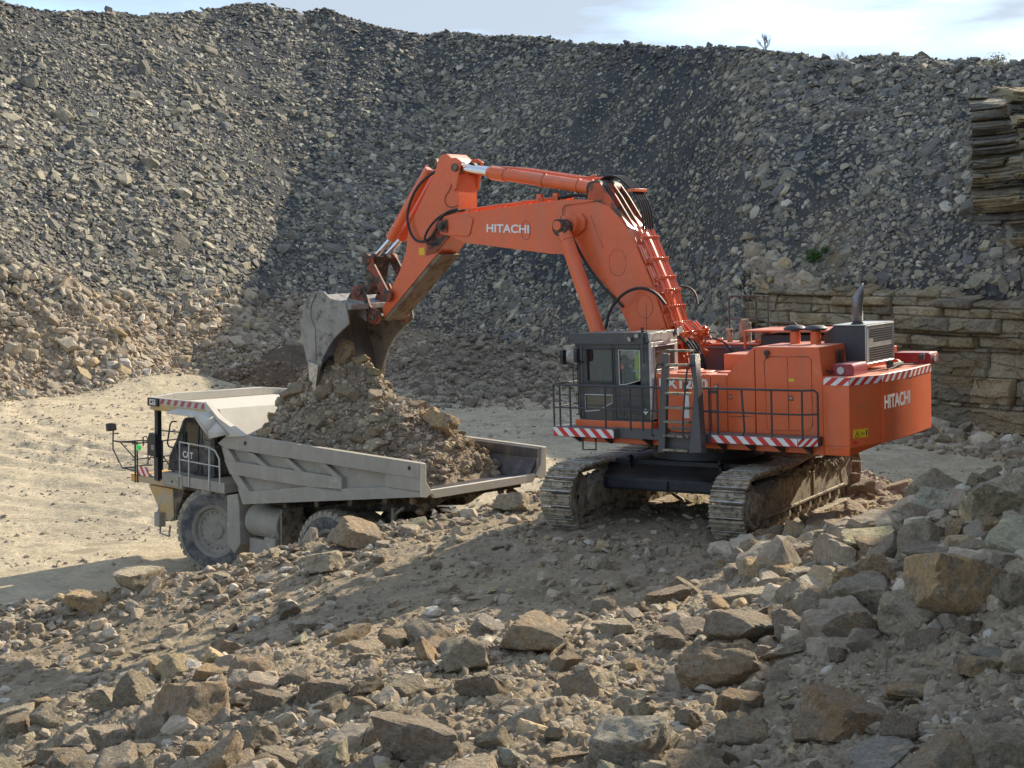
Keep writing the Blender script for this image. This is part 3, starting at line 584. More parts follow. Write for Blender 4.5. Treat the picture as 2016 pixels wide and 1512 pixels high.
HERO = [
(-7.63, 28.44, 0.44, "block", "pale", "pale sharp-cornered boulder lying on the bank edge left of the truck\'s front wheel"),
(-8.36, 27.66, 0.38, "chunk", "ochre", "rounded yellow-buff boulder on the bank edge at the far left"),
(-3.98, 17.22, 0.51, "block", "brown", "large brown boulder with a flat top at the lower left"),
(-4.86, 16.92, 0.27, "block", "grey", "blocky grey boulder at the bottom left beside the large brown one"),
(-2.87, 15.46, 0.23, "chunk", "olive", "olive-grey faceted boulder right of the large brown one at the bottom"),
(-3.49, 15.44, 0.21, "chunk", "brown", "brown boulder at the bottom edge directly below the large flat-topped one"),
(-3.31, 18.12, 0.29, "slab", "brown", "tilted brown slab leaning over a gap above the olive-grey boulder"),
(-2.28, 16.96, 0.29, "chunk", "dkbrown", "earth-caked brown-grey boulder in the berm left of centre"),
(-4.16, 19.22, 0.18, "block", "ochre", "ochre wedge of rock propped on the large brown boulder"),
(-7.27, 20.56, 0.29, "chunk", "pale", "low pale boulder at the left picture edge near the bottom"),
(-7.12, 21.12, 0.17, "chunk", "ochre", "small orange-buff boulder just above the low pale one at the left edge"),
(-4.34, 16.20, 0.15, "chunk", "grey", "small round grey boulder at the bottom between two bigger ones"),
(-5.00, 29.66, 0.20, "chunk", "pale", "pale boulder on the bank edge just right of the front wheel"),
(-5.91, 28.46, 0.19, "chunk", "pale", "small whitish boulder below the front wheel of the truck"),
(-1.00, 14.26, 0.41, "block", "dkgrey", "biggest brown-grey boulder at the bottom centre with a notched top"),
(0.07, 14.62, 0.27, "slab", "grey", "grey rectangular slab lying tilted right of the biggest bottom boulder"),
(-0.20, 14.14, 0.19, "block", "olive", "grey-brown block under the tilted rectangular slab"),
(0.25, 18.34, 0.43, "chunk", "brown", "wide brown-grey boulder crowning the berm at the picture centre"),
(1.14, 13.48, 0.33, "chunk", "white", "boulder with a chalk-white patch at the bottom right of centre"),
(0.60, 13.64, 0.24, "slab", "brown", "flat brown rock wedged left of the white-patched boulder"),
(-1.26, 16.60, 0.20, "chunk", "olive", "pitted grey boulder in the soil above the biggest bottom boulder"),
(-1.99, 18.98, 0.17, "chunk", "grey", "dusty boulder on the berm top left of centre"),
(-0.93, 16.64, 0.12, "chunk", "grey", "small rounded grey stone right of the pitted boulder"),
(-0.30, 16.62, 0.11, "slab", "pale", "pale square stone set upright in the dark soil bank"),
(1.41, 18.74, 0.25, "block", "pale", "flat-topped pale boulder behind the berm right of centre"),
(1.66, 26.52, 0.21, "chunk", "pale", "whitish boulder alone on the flat ground before the left track"),
(1.47, 17.18, 0.18, "chunk", "ochre", "ochre boulder with rusty face under a thin leaning slab"),
(-2.19, 31.10, 0.33, "slab", "yellow", "bright yellow slab topping the bank edge by the truck\'s rear wheels"),
(-1.52, 14.88, 0.14, "block", "grey", "upright grey block left of the biggest bottom boulder"),
(5.09, 16.16, 0.54, "block", "ochre", "largest ochre block on the right-hand pile with a square shaded face"),
(4.53, 16.08, 0.31, "chunk", "pale", "pale grey cracked boulder leaning left of the largest ochre block"),
(7.21, 20.66, 0.49, "chunk", "pale", "huge pale boulder at the top of the pile at the right edge"),
(5.80, 19.92, 0.28, "block", "grey", "tall grey boulder standing in the middle of the right-hand pile"),
(6.37, 20.30, 0.23, "block", "ochre", "cubic buff boulder right of the tall grey one"),
(5.48, 21.64, 0.37, "block", "yellow", "broad buff boulder with a light top right of the near track"),
(3.95, 21.64, 0.32, "chunk", "ochre", "boulder with an orange-brown broken side in front of the near track"),
(4.58, 23.04, 0.22, "chunk", "grey", "rounded grey boulder just in front of the near track's side"),
(4.28, 19.70, 0.34, "slab", "pale", "pale slab slanting on the pile below the broad buff boulder"),
(3.91, 19.28, 0.23, "chunk", "grey", "round-topped grey boulder under the pale slanting slab"),
(5.93, 19.34, 0.43, "slab", "dkgrey", "dark flat boulder above the largest ochre block"),
(6.70, 19.76, 0.16, "block", "ochre", "small upright buff boulder near the right edge"),
(6.87, 19.32, 0.19, "block", "ochre", "buff boulder below the huge pale one at the right edge"),
(4.70, 13.94, 0.22, "block", "ochre", "orange-buff block lying on soil near the right edge"),
(4.09, 14.08, 0.28, "slab", "ochre", "pointed orange-brown wedge lying on the soil at lower right"),
(5.00, 14.08, 0.28, "slab", "bluegrey", "bluish grey slab at the right picture edge"),
(3.10, 13.22, 0.39, "block", "dkochre", "large brown rock face half buried in the slope at lower right"),
(2.41, 14.78, 0.20, "chunk", "dkochre", "yellowish boulder sunk in the soil left of the half-buried rock face"),
(3.08, 11.96, 0.46, "slab", "bluegrey", "wide flat grey slab along the bottom edge at the right"),
(3.96, 11.20, 0.30, "chunk", "grey", "large grey-green boulder in the bottom right corner"),
(4.26, 12.52, 0.34, "slab", "olive", "long grey plank-like slab slanting up to the right edge"),
(4.22, 20.68, 0.21, "chunk", "pale", "small pale boulder between the two grey ones before the near track"),
(6.22, 29.12, 0.22, "chunk", "dkgrey", "dark angular boulder touching the near track's lower run"),
(3.58, 22.38, 0.22, "chunk", "grey", "grey boulder at the left end of the right-hand pile"),
(3.40, 20.06, 0.36, "slab", "pale", "long pale low boulder at the left foot of the pile"),
(2.70, 18.78, 0.24, "chunk", "pale", "pale boulder where the sunlit ground meets the pile"),
(8.60, 29.20, 0.40, "slab", "grey", "flat grey rock at the back of the right-hand pile"),
(8.50, 29.60, 0.22, "block", "dkgrey", "narrow dark stone standing upright at the back of the pile"),
(8.12, 33.02, 0.35, "chunk", "dkgrey", "brown boulder behind the rear end of the near track"),
(0.02, 32.46, 0.41, "chunk", "grey", "brownish boulder on the bank left of the far track"),
(-3.31, 29.76, 0.48, "block", "brown", "long brown block on the bank in front of the truck\'s rear wheel"),
(-3.80, 28.52, 0.31, "chunk", "pale", "cream boulder below the rear wheel on the bank"),
(-3.73, 24.60, 0.26, "block", "white", "whitish boulder on the lit slope left of centre"),
]
rh = np.random.RandomState(5)
hx = []
for i, (x, y, s, kd, cl, lb) in enumerate(HERO):
    big = s > .3
    rot = (rh.normal(0, .18), rh.normal(0, .16), rh.normal(0, .45) + (math.pi if rh.rand() < .5 else 0))
    tall = 'tall' in lb or 'upright' in lb or 'standing up' in lb
    if tall: rot = (rh.normal(0, .1), math.pi / 2 + rh.normal(0, .15), rh.normal(0, .4))
    if 'tilted' in lb or 'slant' in lb: rot = (rh.normal(0, .2) + .35, -.32, rh.normal(0, .3))
    boulder(x, y, s * (1.35 if (x / y > .15 and y > 15.5) else 1.2), rot, PAL[cl], lb, 'large boulders of the blasted rubble', kd, i % 14, .26 if not tall else .05)
    hx.append((x, y, s))
hx = np.array(hx)
# the next largest stones: counted ones, each an object
NB = 230
x, y = near_pts(rg, 9000, 11, 40); cl = clump(x, y); k = (rg.rand(len(x)) < cl * .7) & ~in_tracks(x, y, .3); x, y = x[k], y[k]
s = .12 * (1 - rg.rand(len(x)) * (1 - (.12 / .42) ** 1.7)) ** (-1 / 1.7)
s = s * np.where((x / y > .14) & (y < 28) & (y > 16), 1.4, np.where((y > 21.5) & (x / y < .12), .8, 1.0))
app = s / y; order = np.argsort(-app); chosen = []
for j in order:
    if len(chosen) >= NB: break
    if ((hx[:, 0] - x[j]) ** 2 + (hx[:, 1] - y[j]) ** 2 < (hx[:, 2] * .8 + s[j] * .6) ** 2).any(): continue
    if chosen and min((x[j] - x[c]) ** 2 + (y[j] - y[c]) ** 2 - (.75 * (s[j] + s[c])) ** 2 for c in chosen) < 0: continue
    chosen.append(j)
CN = ['pale', 'ochre', 'brown', 'grey', 'olive', 'dkbrown', 'dkgrey', 'bluegrey', 'white', 'yellow']
WORD = dict(pale='cream', ochre='buff', brown='brown', grey='grey', olive='greenish grey', dkbrown='earth-caked brown', dkgrey='dark grey', bluegrey='bluish grey', white='whitish', yellow='yellowish')
for q, j in enumerate(chosen):
    kd = ['chunk', 'chunk', 'block', 'slab'][rg.randint(4)]; cn = CN[rg.choice(10, p=[.20, .12, .20, .16, .1, .13, .05, .01, .02, .01])]
    px = x[j] / y[j] * 2797 + 1008; E_ = float(np.interp(x[j] / y[j], EDGE_U, EDGE_Y))
    if y[j] > E_ - 2.2: place = 'on the bank edge below the truck' if px < 1000 else 'on the bank around the excavator tracks'
    elif px > 1430 and y[j] > 17: place = 'in the boulder pile right of the near track'
    elif y[j] > 21.5: place = 'on the flat ground before the excavator'
    elif px > 1300: place = 'in the soil slope at lower right'
    elif px > 650: place = 'in the shaded berm at bottom centre'
    else: place = 'in the berm at bottom left'
    kw = {'chunk': 'lumpy', 'block': 'blocky', 'slab': 'flat'}[kd]
    c = np.array(PAL[cn]) * rg.uniform(.85, 1.12)
    boulder(x[j], y[j], s[j], (rg.normal(0, .45), rg.normal(0, .4), rg.uniform(0, 6.28)), tuple(c), 'smaller %s %s stone %s' % (kw, WORD[cn], place), 'smaller %s %s stones %s' % (kw, WORD[cn], place), kd, int(rg.randint(14)), .34, name='stone', cat='stone')
rest = np.setdiff1d(np.arange(len(x)), chosen); rest = rest[rg.rand(len(rest)) < .55]
rr = np.random.RandomState(3)
me = merge('loose_rocks', [rock(rr, 3, f, 11, .06, e) for f, e in ((.6, 1.2), (.75, 1.1), (.85, 1.0), (.4, 1.4), (.7, 1.3), (.3, 1.5))], np.stack([x[rest], y[rest], H(x[rest], y[rest]) + s[rest] * .2], 1), s[rest] * .8,
           rotmats(rr, len(rest), .6), stone_cols(rr, len(rest), LIME, LW), ROCK, rr)
tag(link(bpy.data.objects.new('loose_rocks', me)), kind='stuff')
# ------------------------------------------------------------------ hard-surface builder
class MB:
    def __init__(s, M=None): s.v = []; s.f = []; s.mi = []; s.M = M
    def add(s, V, F, mi=0):
        b = len(s.v)
        for p in V:
            p = Vector(p); s.v.append(tuple(s.M @ p) if s.M is not None else tuple(p))
        for f in F: s.f.append([b + i for i in f]); s.mi.append(mi)
        return s
    def box(s, x0, x1, y0, y1, z0, z1, mi=0):
        V = [(x, y, z) for x in (x0, x1) for y in (y0, y1) for z in (z0, z1)]
        return s.add(V, [(0, 1, 3, 2), (4, 6, 7, 5), (0, 4, 5, 1), (2, 3, 7, 6), (0, 2, 6, 4), (1, 5, 7, 3)], mi)
    def prism(s, P, a, b, ax='y', mi=0, P2=None):
        """polygon P extruded from a to b along ax. ax y: P = (x,z); ax z: P = (x,y); ax x: P = (y,z)"""
        n = len(P); P2 = P2 or P
        if ax == 'y': V = [(p[0], a, p[1]) for p in P] + [(p[0], b, p[1]) for p in P2]
        elif ax == 'z': V = [(p[0], p[1], a) for p in P] + [(p[0], p[1], b) for p in P2]
        else: V = [(a, p[0], p[1]) for p in P] + [(b, p[0], p[1]) for p in P2]
        F = [tuple(range(n)), tuple(range(2 * n - 1, n - 1, -1))] + [(i, i + n, (i + 1) % n + n, (i + 1) % n) for i in range(n)]
        return s.add(V, F, mi)
    def cyl(s, p0, p1, r0, r1=None, seg=20, mi=0, caps=True):
        p0, p1 = Vector(p0), Vector(p1); r1 = r0 if r1 is None else r1; d = (p1 - p0).normalized()
        a = d.orthogonal().normalized(); b = d.cross(a)
        V = [p0 + (a * math.cos(t) + b * math.sin(t)) * r0 for t in [2 * math.pi * i / seg for i in range(seg)]]
        V += [p1 + (a * math.cos(t) + b * math.sin(t)) * r1 for t in [2 * math.pi * i / seg for i in range(seg)]]
        F = [(i, (i + 1) % seg, (i + 1) % seg + seg, i + seg) for i in range(seg)]
        if caps: F += [tuple(range(seg - 1, -1, -1)), tuple(range(seg, 2 * seg))]
        return s.add(V, F, mi)
    def tube(s, P, r, seg=8, mi=0, smooth=0):
        P = [Vector(p) for p in P]
        for _ in range(smooth):
            Q = [P[0]]
            for i in range(len(P) - 1): Q += [P[i].lerp(P[i + 1], .25), P[i].lerp(P[i + 1], .75)]
            P = Q + [P[-1]]
        n = len(P); T = [(P[min(i + 1, n - 1)] - P[max(i - 1, 0)]).normalized() for i in range(n)]
        a = T[0].orthogonal().normalized(); V = []
        for i in range(n):
            a = (a - T[i] * a.dot(T[i])).normalized(); b = T[i].cross(a)
            V += [P[i] + (a * math.cos(2 * math.pi * k / seg) + b * math.sin(2 * math.pi * k / seg)) * r for k in range(seg)]
        F = [(i * seg + k, i * seg + (k + 1) % seg, (i + 1) * seg + (k + 1) % seg, (i + 1) * seg + k) for i in range(n - 1) for k in range(seg)]
        F += [tuple(range(seg - 1, -1, -1)), tuple(range((n - 1) * seg, n * seg))]
        return s.add(V, F, mi)
    def beam(s, p0, p1, w, h, mi=0, up=(0, 0, 1)):
        p0, p1 = Vector(p0), Vector(p1); d = (p1 - p0).normalized(); x = d.cross(Vector(up)).normalized(); z = x.cross(d)
        V = [p + x * i * w / 2 + z * j * h / 2 for p in (p0, p1) for i in (-1, 1) for j in (-1, 1)]
        return s.add(V, [(0, 1, 3, 2), (4, 6, 7, 5), (0, 4, 5, 1), (2, 3, 7, 6), (0, 2, 6, 4), (1, 5, 7, 3)], mi)
    def ring(s, c, ax, prof, seg=48, mi=0):
        """lathe: prof = [(axial, radius)] about axis ax through c; closed"""
        c = Vector(c); d = Vector(ax).normalized(); a = d.orthogonal().normalized(); b = d.cross(a); n = len(prof); V = []
        for k in range(seg):
            t = 2 * math.pi * k / seg; e = a * math.cos(t) + b * math.sin(t)
            V += [c + d * p[0] + e * p[1] for p in prof]
        F = [(k * n + i, ((k + 1) % seg) * n + i, ((k + 1) % seg) * n + (i + 1) % n, k * n + (i + 1) % n) for k in range(seg) for i in range(n - 1)]
        return s.add(V, F, mi)
    def build(s, name, mats, parent=None, bevel=.012, label=None, sharp=35, seg=2):
        me = bpy.data.meshes.new(name); me.from_pydata(s.v, [], s.f); me.update()
        for m in (mats if isinstance(mats, (list, tuple)) else [mats]): me.materials.append(m)
        me.polygons.foreach_set('material_index', s.mi)
        bm = bmesh.new(); bm.from_mesh(me); bmesh.ops.recalc_face_normals(bm, faces=bm.faces); bm.to_mesh(me); bm.free()
        me.polygons.foreach_set('use_smooth', np.ones(len(me.polygons), bool)); me.set_sharp_from_angle(angle=R(sharp))
        o = bpy.data.objects.new(name, me); link(o, parent)
        if bevel:
            b = o.modifiers.new('bevel', 'BEVEL'); b.width = bevel; b.segments = seg; b.limit_method = 'ANGLE'; b.angle_limit = R(40); b.harden_normals = False
        if label: o['label'] = label
        return o
def text(s, size, O_, X, Y, parent, m, name='lettering', off=.0, ext=.006, sx=1.0, label=None, shear=0.0, spacing=1.0, width=None, height=None):
    """lettering lying in the plane (X = reading direction, Y = up) at O_"""
    cu = bpy.data.curves.new('t', 'FONT'); cu.body = s; cu.size = 1; cu.extrude = ext; cu.offset = off; cu.shear = shear; cu.space_character = spacing
    o = bpy.data.objects.new('t', cu); COL.objects.link(o); dg = bpy.context.evaluated_depsgraph_get(); dg.update()
    me = bpy.data.meshes.new_from_object(o.evaluated_get(dg)); bpy.data.objects.remove(o)
    co = np.zeros(len(me.vertices) * 3); me.vertices.foreach_get('co', co); co = co.reshape(-1, 3)
    w = np.ptp(co[:, 0]); h = np.ptp(co[:, 1]); co[:, 0] -= co[:, 0].min(); co[:, 1] -= co[:, 1].min()
    if width: co[:, 0] *= width / w
    else: co[:, 0] *= size * sx
    co[:, 1] *= (height / h) if height else size
    X, Y = Vector(X).normalized(), Vector(Y).normalized(); Z = X.cross(Y)
    P = np.array(O_)[None] + co[:, :1] * np.array(X)[None] + co[:, 1:2] * np.array(Y)[None] + co[:, 2:] * np.array(Z)[None]
    me.vertices.foreach_set('co', P.astype(np.float32).ravel()); me.materials.clear(); me.materials.append(m); me.update(); me.name = name
    o = bpy.data.objects.new(name, me); link(o, parent)
    if label: o['label'] = label
    return o
def stripes(name, O_, X, Y, L, Hh, n, parent, slant=1.0, mats=None, lift=.004, first=0, label=None):
    """red and white hazard band: white base plate with red slanted bars"""
    X, Y = Vector(X).normalized(), Vector(Y).normalized(); Z = X.cross(Y); O_ = Vector(O_); mb = MB()
    P = lambda a, b, c: O_ + X * a + Y * b + Z * c
    mb.add([P(0, 0, 0), P(L, 0, 0), P(L, Hh, 0), P(0, Hh, 0), P(0, 0, lift), P(L, 0, lift), P(L, Hh, lift), P(0, Hh, lift)], [(0, 3, 2, 1), (4, 5, 6, 7), (0, 1, 5, 4), (1, 2, 6, 5), (2, 3, 7, 6), (3, 0, 4, 7)], 0)
    w = L / n; sl = Hh * slant; z = lift + .003
    def clip(poly, lim, side):
        out = []
        for i in range(len(poly)):
            a, b = poly[i], poly[(i + 1) % len(poly)]; ia = (a[0] - lim) * side <= 1e-9; ib = (b[0] - lim) * side <= 1e-9
            if ia: out.append(a)
            if ia != ib: t = (lim - a[0]) / (b[0] - a[0]); out.append((lim, a[1] + t * (b[1] - a[1])))
        return out
    k = -4
    while k < n + 4:
        a = (k + first) * w
        q = [(a, 0), (a + w, 0), (a + w + sl, Hh), (a + sl, Hh)] if k % 2 == 0 else None
        if q:
            q = clip(q, 0, -1); q = clip(q, L, 1) if len(q) > 2 else q
            if len(q) > 2: mb.add([P(p[0], p[1], z) for p in q], [tuple(range(len(q)))], 1)
        k += 1
    return mb.build(name, mats or [WHITE, RED], parent, bevel=0, label=label)
def frame_matrix(O_, a, l, u):
    return Matrix(((a[0], l[0], u[0], O_[0]), (a[1], l[1], u[1], O_[1]), (a[2], l[2], u[2], O_[2]), (0, 0, 0, 1)))
def axes3(th, ta, tl):
    th, ta, tl = R(th), R(ta), R(tl); a = np.array([-math.cos(th), math.sin(th), 0]); l = np.array([-math.sin(th), -math.cos(th), 0]); u = np.array([0, 0, 1.])
    a2 = a * math.cos(ta) + u * math.sin(ta); u2 = -a * math.sin(ta) + u * math.cos(ta)
    return a2, l * math.cos(tl) + u2 * math.sin(tl), -l * math.sin(tl) + u2 * math.cos(tl)
def root(name, label, cat, M, group=None):
    o = bpy.data.objects.new(name, None); COL.objects.link(o); o.matrix_world = M; o.empty_display_size = .5
    return tag(o, label, cat, group)
def handrail(mb, P, zt, zm, zb, posts, r=.022):
    """P polyline (x,y): top rail, mid rail and posts"""
    mb.tube([(x, y, zt) for x, y in P], r); mb.tube([(x, y, zm) for x, y in P], r * .85)
    for x, y in posts: mb.tube([(x, y, zb), (x, y, zt)], r)
# ------------------------------------------------------------------ excavator (x forward, y left, z up)
XA, XL, XU = axes3(36.65, -1.23, -1.86)
EX = root('excavator', 'orange tracked mining excavator with its boom and arm reaching over the dump truck', 'excavator', frame_matrix((4.4156, 31.4615, 2.6446), XA, XL, XU))
# undercarriage frame: t = towards the far end of the tracks, s = towards the counterweight side
UM = Matrix(((.0637, -.998, 0, 0), (-.998, -.0637, 0, 0), (0, 0, 1, 0), (0, 0, 0, 1)))
def track(s0, sgn):
    """s0 = track centre line, sgn = +1 when the outer face looks to +s"""
    rt, zc, te = .62, .66, 2.72; hw = .37
    # path of the shoes: bottom run, rear wheel, sagging top run, front wheel
    P = []
    def arc(cx, a0, a1, n):
        for i in range(n): t = a0 + (a1 - a0) * i / n; P.append((cx + rt * math.cos(t), zc + rt * math.sin(t)))
    m = 200
    for i in range(m): P.append((-te + 2 * te * i / m, zc - rt))
    arc(te, -math.pi / 2, math.pi / 2, 80)
    for i in range(m): q = i / m; P.append((te - 2 * te * q, zc + rt + .05 * math.cos(q * 2 * math.pi * 1.5) * math.sin(q * math.pi) * -1))
    arc(-te, math.pi / 2, 1.5 * math.pi, 80)
    P = np.array(P); d = np.r_[0, np.cumsum(np.linalg.norm(np.diff(np.vstack([P, P[:1]]), axis=0), axis=1))]; tot = d[-1]
    n = 52; mb = MB(UM); lk = MB(UM); rr = random.Random(int(s0 * 10))
    Q = np.vstack([P, P[:1]])
    for k in range(n):
        a = (k + .5) / n * tot; pt = np.array([np.interp(a, d, Q[:, 0]), np.interp(a, d, Q[:, 1])])
        p2 = np.array([np.interp((a + .04) % tot, d, Q[:, 0]), np.interp((a + .04) % tot, d, Q[:, 1])]); t = p2 - pt; t /= np.linalg.norm(t) + 1e-9
        nrm = np.array([t[1], -t[0]]); L = tot / n * .47
        def blk(b, s_a, s_b, a0, a1, h0, h1, mi, taper=0):
            V = []
            for s_ in (s_a, s_b):
                for (aa, hh) in ((a0, h0), (a1, h0), (a1 - taper, h1), (a0 + taper, h1)):
                    q = pt + t * aa + nrm * hh; V.append((q[0], s_, q[1]))
            b.add(V, [(0, 3, 2, 1), (4, 5, 6, 7), (0, 1, 5, 4), (1, 2, 6, 5), (2, 3, 7, 6), (3, 0, 4, 7)], mi)
        blk(mb, s0 - hw, s0 + hw, -L, L, 0, .035, 0)
        for gpos in (-.82, .0, .82):
            e = rr.uniform(-.006, .008)
            blk(mb, s0 - hw + .005, s0 + hw - .005, L * gpos - .022, L * gpos + .022, .035, .078 + e, 1 if gpos > .5 else 0, .008)
        # dried mud packed between the grousers
        for q in range(6):
            s_ = s0 + rr.uniform(-hw + .06, hw - .06); w = rr.uniform(.04, .09)
            if rr.random() < .75: blk(mb, s_ - w, s_ + w, -L * rr.uniform(.3, .75), L * rr.uniform(.3, .75), .03, .05 + rr.uniform(0, .022), 0, .02)
        for so in (-.14, .14):
            blk(lk, s0 + so - .035, s0 + so + .035, -L * 1.02, L * 1.02, -.13, 0, 0, .04)
    tr = mb.build('track', [SHOE, SHINE], EX, bevel=.004, seg=1)
    lk.build('track_link', MUDSTEEL, tr, bevel=0)
    # frame
    fo = s0 + sgn * .23; fi = s0 - sgn * .23
    f = MB(UM)
    prof = [(-2.35, .30), (2.55, .30), (2.62, .45), (2.62, .86), (2.4, .98), (.9, 1.10), (-1.2, 1.02), (-2.2, .80), (-2.4, .55)]
    f.prism(prof, min(fo, fi), max(fo, fi), 'y')
    f.prism([(-2.30, .34), (2.5, .34), (2.5, .40), (-2.30, .40)], fo if sgn > 0 else fo - .05, fo + .05 if sgn > 0 else fo, 'y')
    f.prism([(-2.32, .36), (-2.22, .36), (-2.22, .80), (-2.32, .76)], fo if sgn > 0 else fo - .04, fo + .04 if sgn > 0 else fo, 'y')
    f.prism([(.62, .4), (.72, .4), (.72, 1.0), (.62, 1.0)], fo if sgn > 0 else fo - .03, fo + .03 if sgn > 0 else fo, 'y')
    f.build('track_frame', MUDSTEEL, tr, bevel=.015)
    # lumps of mud heaped on the frame
    r2 = np.random.RandomState(int(60 + s0 * 10)); V, F = [], []; md = []
    mm = 260; tt = r2.uniform(-1.9, 2.55, mm); dn = sstep(-1.9, 1.0, tt)
    zz = np.interp(tt, [-2.2, -1.2, .9, 2.4, 2.6], [.80, 1.02, 1.10, .98, .86]) + r2.normal(0, .035, mm) - np.abs(r2.normal(0, .10, mm)) * dn
    ss = fo + sgn * r2.uniform(-.10, .045, mm); sz = r2.uniform(.03, .10, mm) * (.6 + .5 * dn)
    pos = np.stack([.0637 * tt - .998 * ss, -.998 * tt - .0637 * ss, zz], 1)
    me = merge('mud', CHUNK, pos, sz, rotmats(r2, mm, 1.2), stone_cols(r2, mm, [(.24, .20, .15), (.19, .16, .12), (.30, .255, .19)], [2, 2, 1]), ROCK, r2)
    o = bpy.data.objects.new('caked_mud', me); link(o, tr); o['kind'] = 'stuff'
    for i in range(8):
        t = -2.05 + 4.1 * i / 7 + .12; MB(UM).cyl((t, s0 - .21, .235), (t, s0 + .21, .235), .125, seg=18).cyl((t, fo - sgn * .03, .235), (t, fo + sgn * .035, .235), .075, seg=14).build('track_roller', MUDSTEEL, tr, bevel=.01, seg=1)
    for t in (-1.0, .9): MB(UM).cyl((t, s0 - .16, 1.13), (t, s0 + .19 * sgn, 1.13), .085, seg=16).build('carrier_roller', MUDSTEEL, tr, bevel=.01, seg=1)
    for nm, tc_ in (('drive_sprocket', -te), ('idler', te)):
        w = MB(UM); w.ring((tc_, s0, zc), (0, 1, 0), [(-.16, .05), (-.16, .50), (-.12, .55), (.12, .55), (.16, .50), (.16, .05)], 30)
        w.cyl((tc_, s0, zc), (tc_, fo + sgn * .02, zc), .40, .36, 28); w.build(nm, MUDSTEEL, tr, bevel=.01)
    d_ = MB(UM); d_.cyl((-te, fo, zc - .05), (-te, fo + sgn * .10, zc - .05), .40, .37, 32); d_.cyl((-te, fo + sgn * .10, zc - .05), (-te, fo + sgn * .125, zc - .05), .27, seg=28, mi=1)
    for i in range(22):
        a = 2 * math.pi * i / 22; d_.cyl((-te + .325 * math.cos(a), fo + sgn * .09, zc - .05 + .325 * math.sin(a)), (-te + .325 * math.cos(a), fo + sgn * .125, zc - .05 + .325 * math.sin(a)), .02, seg=6)
    d_.build('final_drive_cover', [SHOE, MUDSTEEL], tr, bevel=.006, seg=1)
track(1.95, 1); track(-1.95, -1)
# car body between the tracks
cb = MB(UM)
cb.prism([(-1.7, .70), (-1.75, 1.0), (-1.35, 1.22), (1.35, 1.22), (1.75, 1.0), (1.7, .70)], -1.72, 1.72, 'y')
cb.box(-1.35, 1.35, -1.75, 1.75, 1.05, 1.32); cb.prism([(-1.95, .74), (-1.95, 1.0), (-1.78, 1.06), (-1.7, .74)], -1.45, 1.45, 'y')
cb.box(-1.99, -1.94, -1.45, -.02, .78, .98); cb.box(-1.99, -1.94, .02, 1.45, .78, .98)
cb.cyl((0, 0, 1.25), (0, 0, 1.52), 1.25, 1.20, 48)
cb.build('car_body', BLACKP, EX, bevel=.02)
for s_ in (-1.15, 1.0):
    l_ = MB(UM); l_.ring((-1.5, s_, 1.34), (0, 1, 0), [(-.03, .045), (-.03, .10), (.03, .10), (.03, .045)], 16); l_.box(-1.56, -1.44, s_ - .03, s_ + .03, 1.17, 1.27); l_.build('lifting_eye', BLACKP, EX, bevel=.004)
MB().cyl((0, 0, 1.50), (0, 0, 1.76), 1.32, seg=56).cyl((0, 0, 1.55), (0, 0, 1.62), 1.42, seg=56).build('slew_ring', DIRTY_METAL, EX, bevel=.01)

# revolving frame, platforms
f = MB(); f.prism([(1.95, -2.0), (1.95, 2.06), (-3.66, 2.06), (-3.66, -2.0)], 1.745, 2.10, 'z')
f.build('revolving_frame', ORANGE, EX)
wk = MB()
wk.prism([(2.43, 2.06), (2.43, 2.5), (.86, 2.5), (.80, 2.36), (-.24, 2.36), (-.24, 2.06)], 1.90, 2.12, 'z')
wk.prism([(2.43, -.6), (2.43, 2.5), (1.9, 2.5), (1.9, -.6)], 1.96, 2.11, 'z')
wk.prism([(-1.16, 2.06), (-1.16, 2.5), (-3.36, 2.5), (-3.68, 2.28), (-3.68, 2.06)], 1.92, 2.10, 'z')
wk.build('walkway', GREYP, EX, bevel=.01)
for x in (-1.55, -2.2, -2.85, -3.45, .2, 1.2, 2.0):
    b = MB(); b.prism([(2.06, 1.92), (2.46, 1.92), (2.10, 1.74), (2.06, 1.74)], x - .03, x + .03, 'x'); b.cyl((x, 2.06, 1.82), (x, 2.10, 1.82), .03, seg=8); b.build('walkway_bracket', GREYD, EX, bevel=.004)
stripes('hazard_stripes', (2.42, 2.503, 1.912), (-1, 0, 0), (0, 0, 1), 1.55, .185, 11, EX, -1.0)
stripes('hazard_stripes', (-1.47, 2.503, 1.935), (-1, 0, 0), (0, 0, 1), 1.88, .155, 13, EX, -1.0)
stripes('hazard_stripes', (-3.36, 2.503, 1.935), (-.32, -.22, 0), (0, 0, 1), .385, .155, 5, EX, 1.0, first=1)
hr_ = MB()
handrail(hr_, [(2.42, .2), (2.42, 2.46), (2.2, 2.47), (-.32, 2.47)], 3.02, 2.53, 2.1, [(2.42, .3), (2.42, 1.2), (2.42, 2.46), (2.25, 2.47), (1.98, 2.47), (1.08, 2.47), (.46, 2.47), (.16, 2.47), (-.30, 2.47)])
hr_.build('handrail', GREYD, EX, bevel=0)
hr_ = MB()
hr_.tube([(-1.17, 2.47, 2.35), (-1.17, 2.47, 3.02), (-1.3, 2.47, 3.03), (-3.45, 2.47, 3.03), (-3.64, 2.33, 3.03), (-3.70, 2.30, 2.97), (-3.70, 2.30, 2.1)], .022)
hr_.tube([(-1.2, 2.47, 2.56), (-3.42, 2.47, 2.56), (-3.68, 2.31, 2.56)], .019)
for x in (-1.42, -1.61, -2.15, -2.80, -3.45): hr_.tube([(x, 2.47, 2.08), (x - (.05 if x == -2.15 else 0), 2.47, 2.2), (x, 2.47, 3.03)], .022)
for z in (2.56, 2.96): hr_.box(-1.62, -1.40, 2.455, 2.49, z - .03, z + .03)
hr_.build('handrail', GREYD, EX, bevel=0)

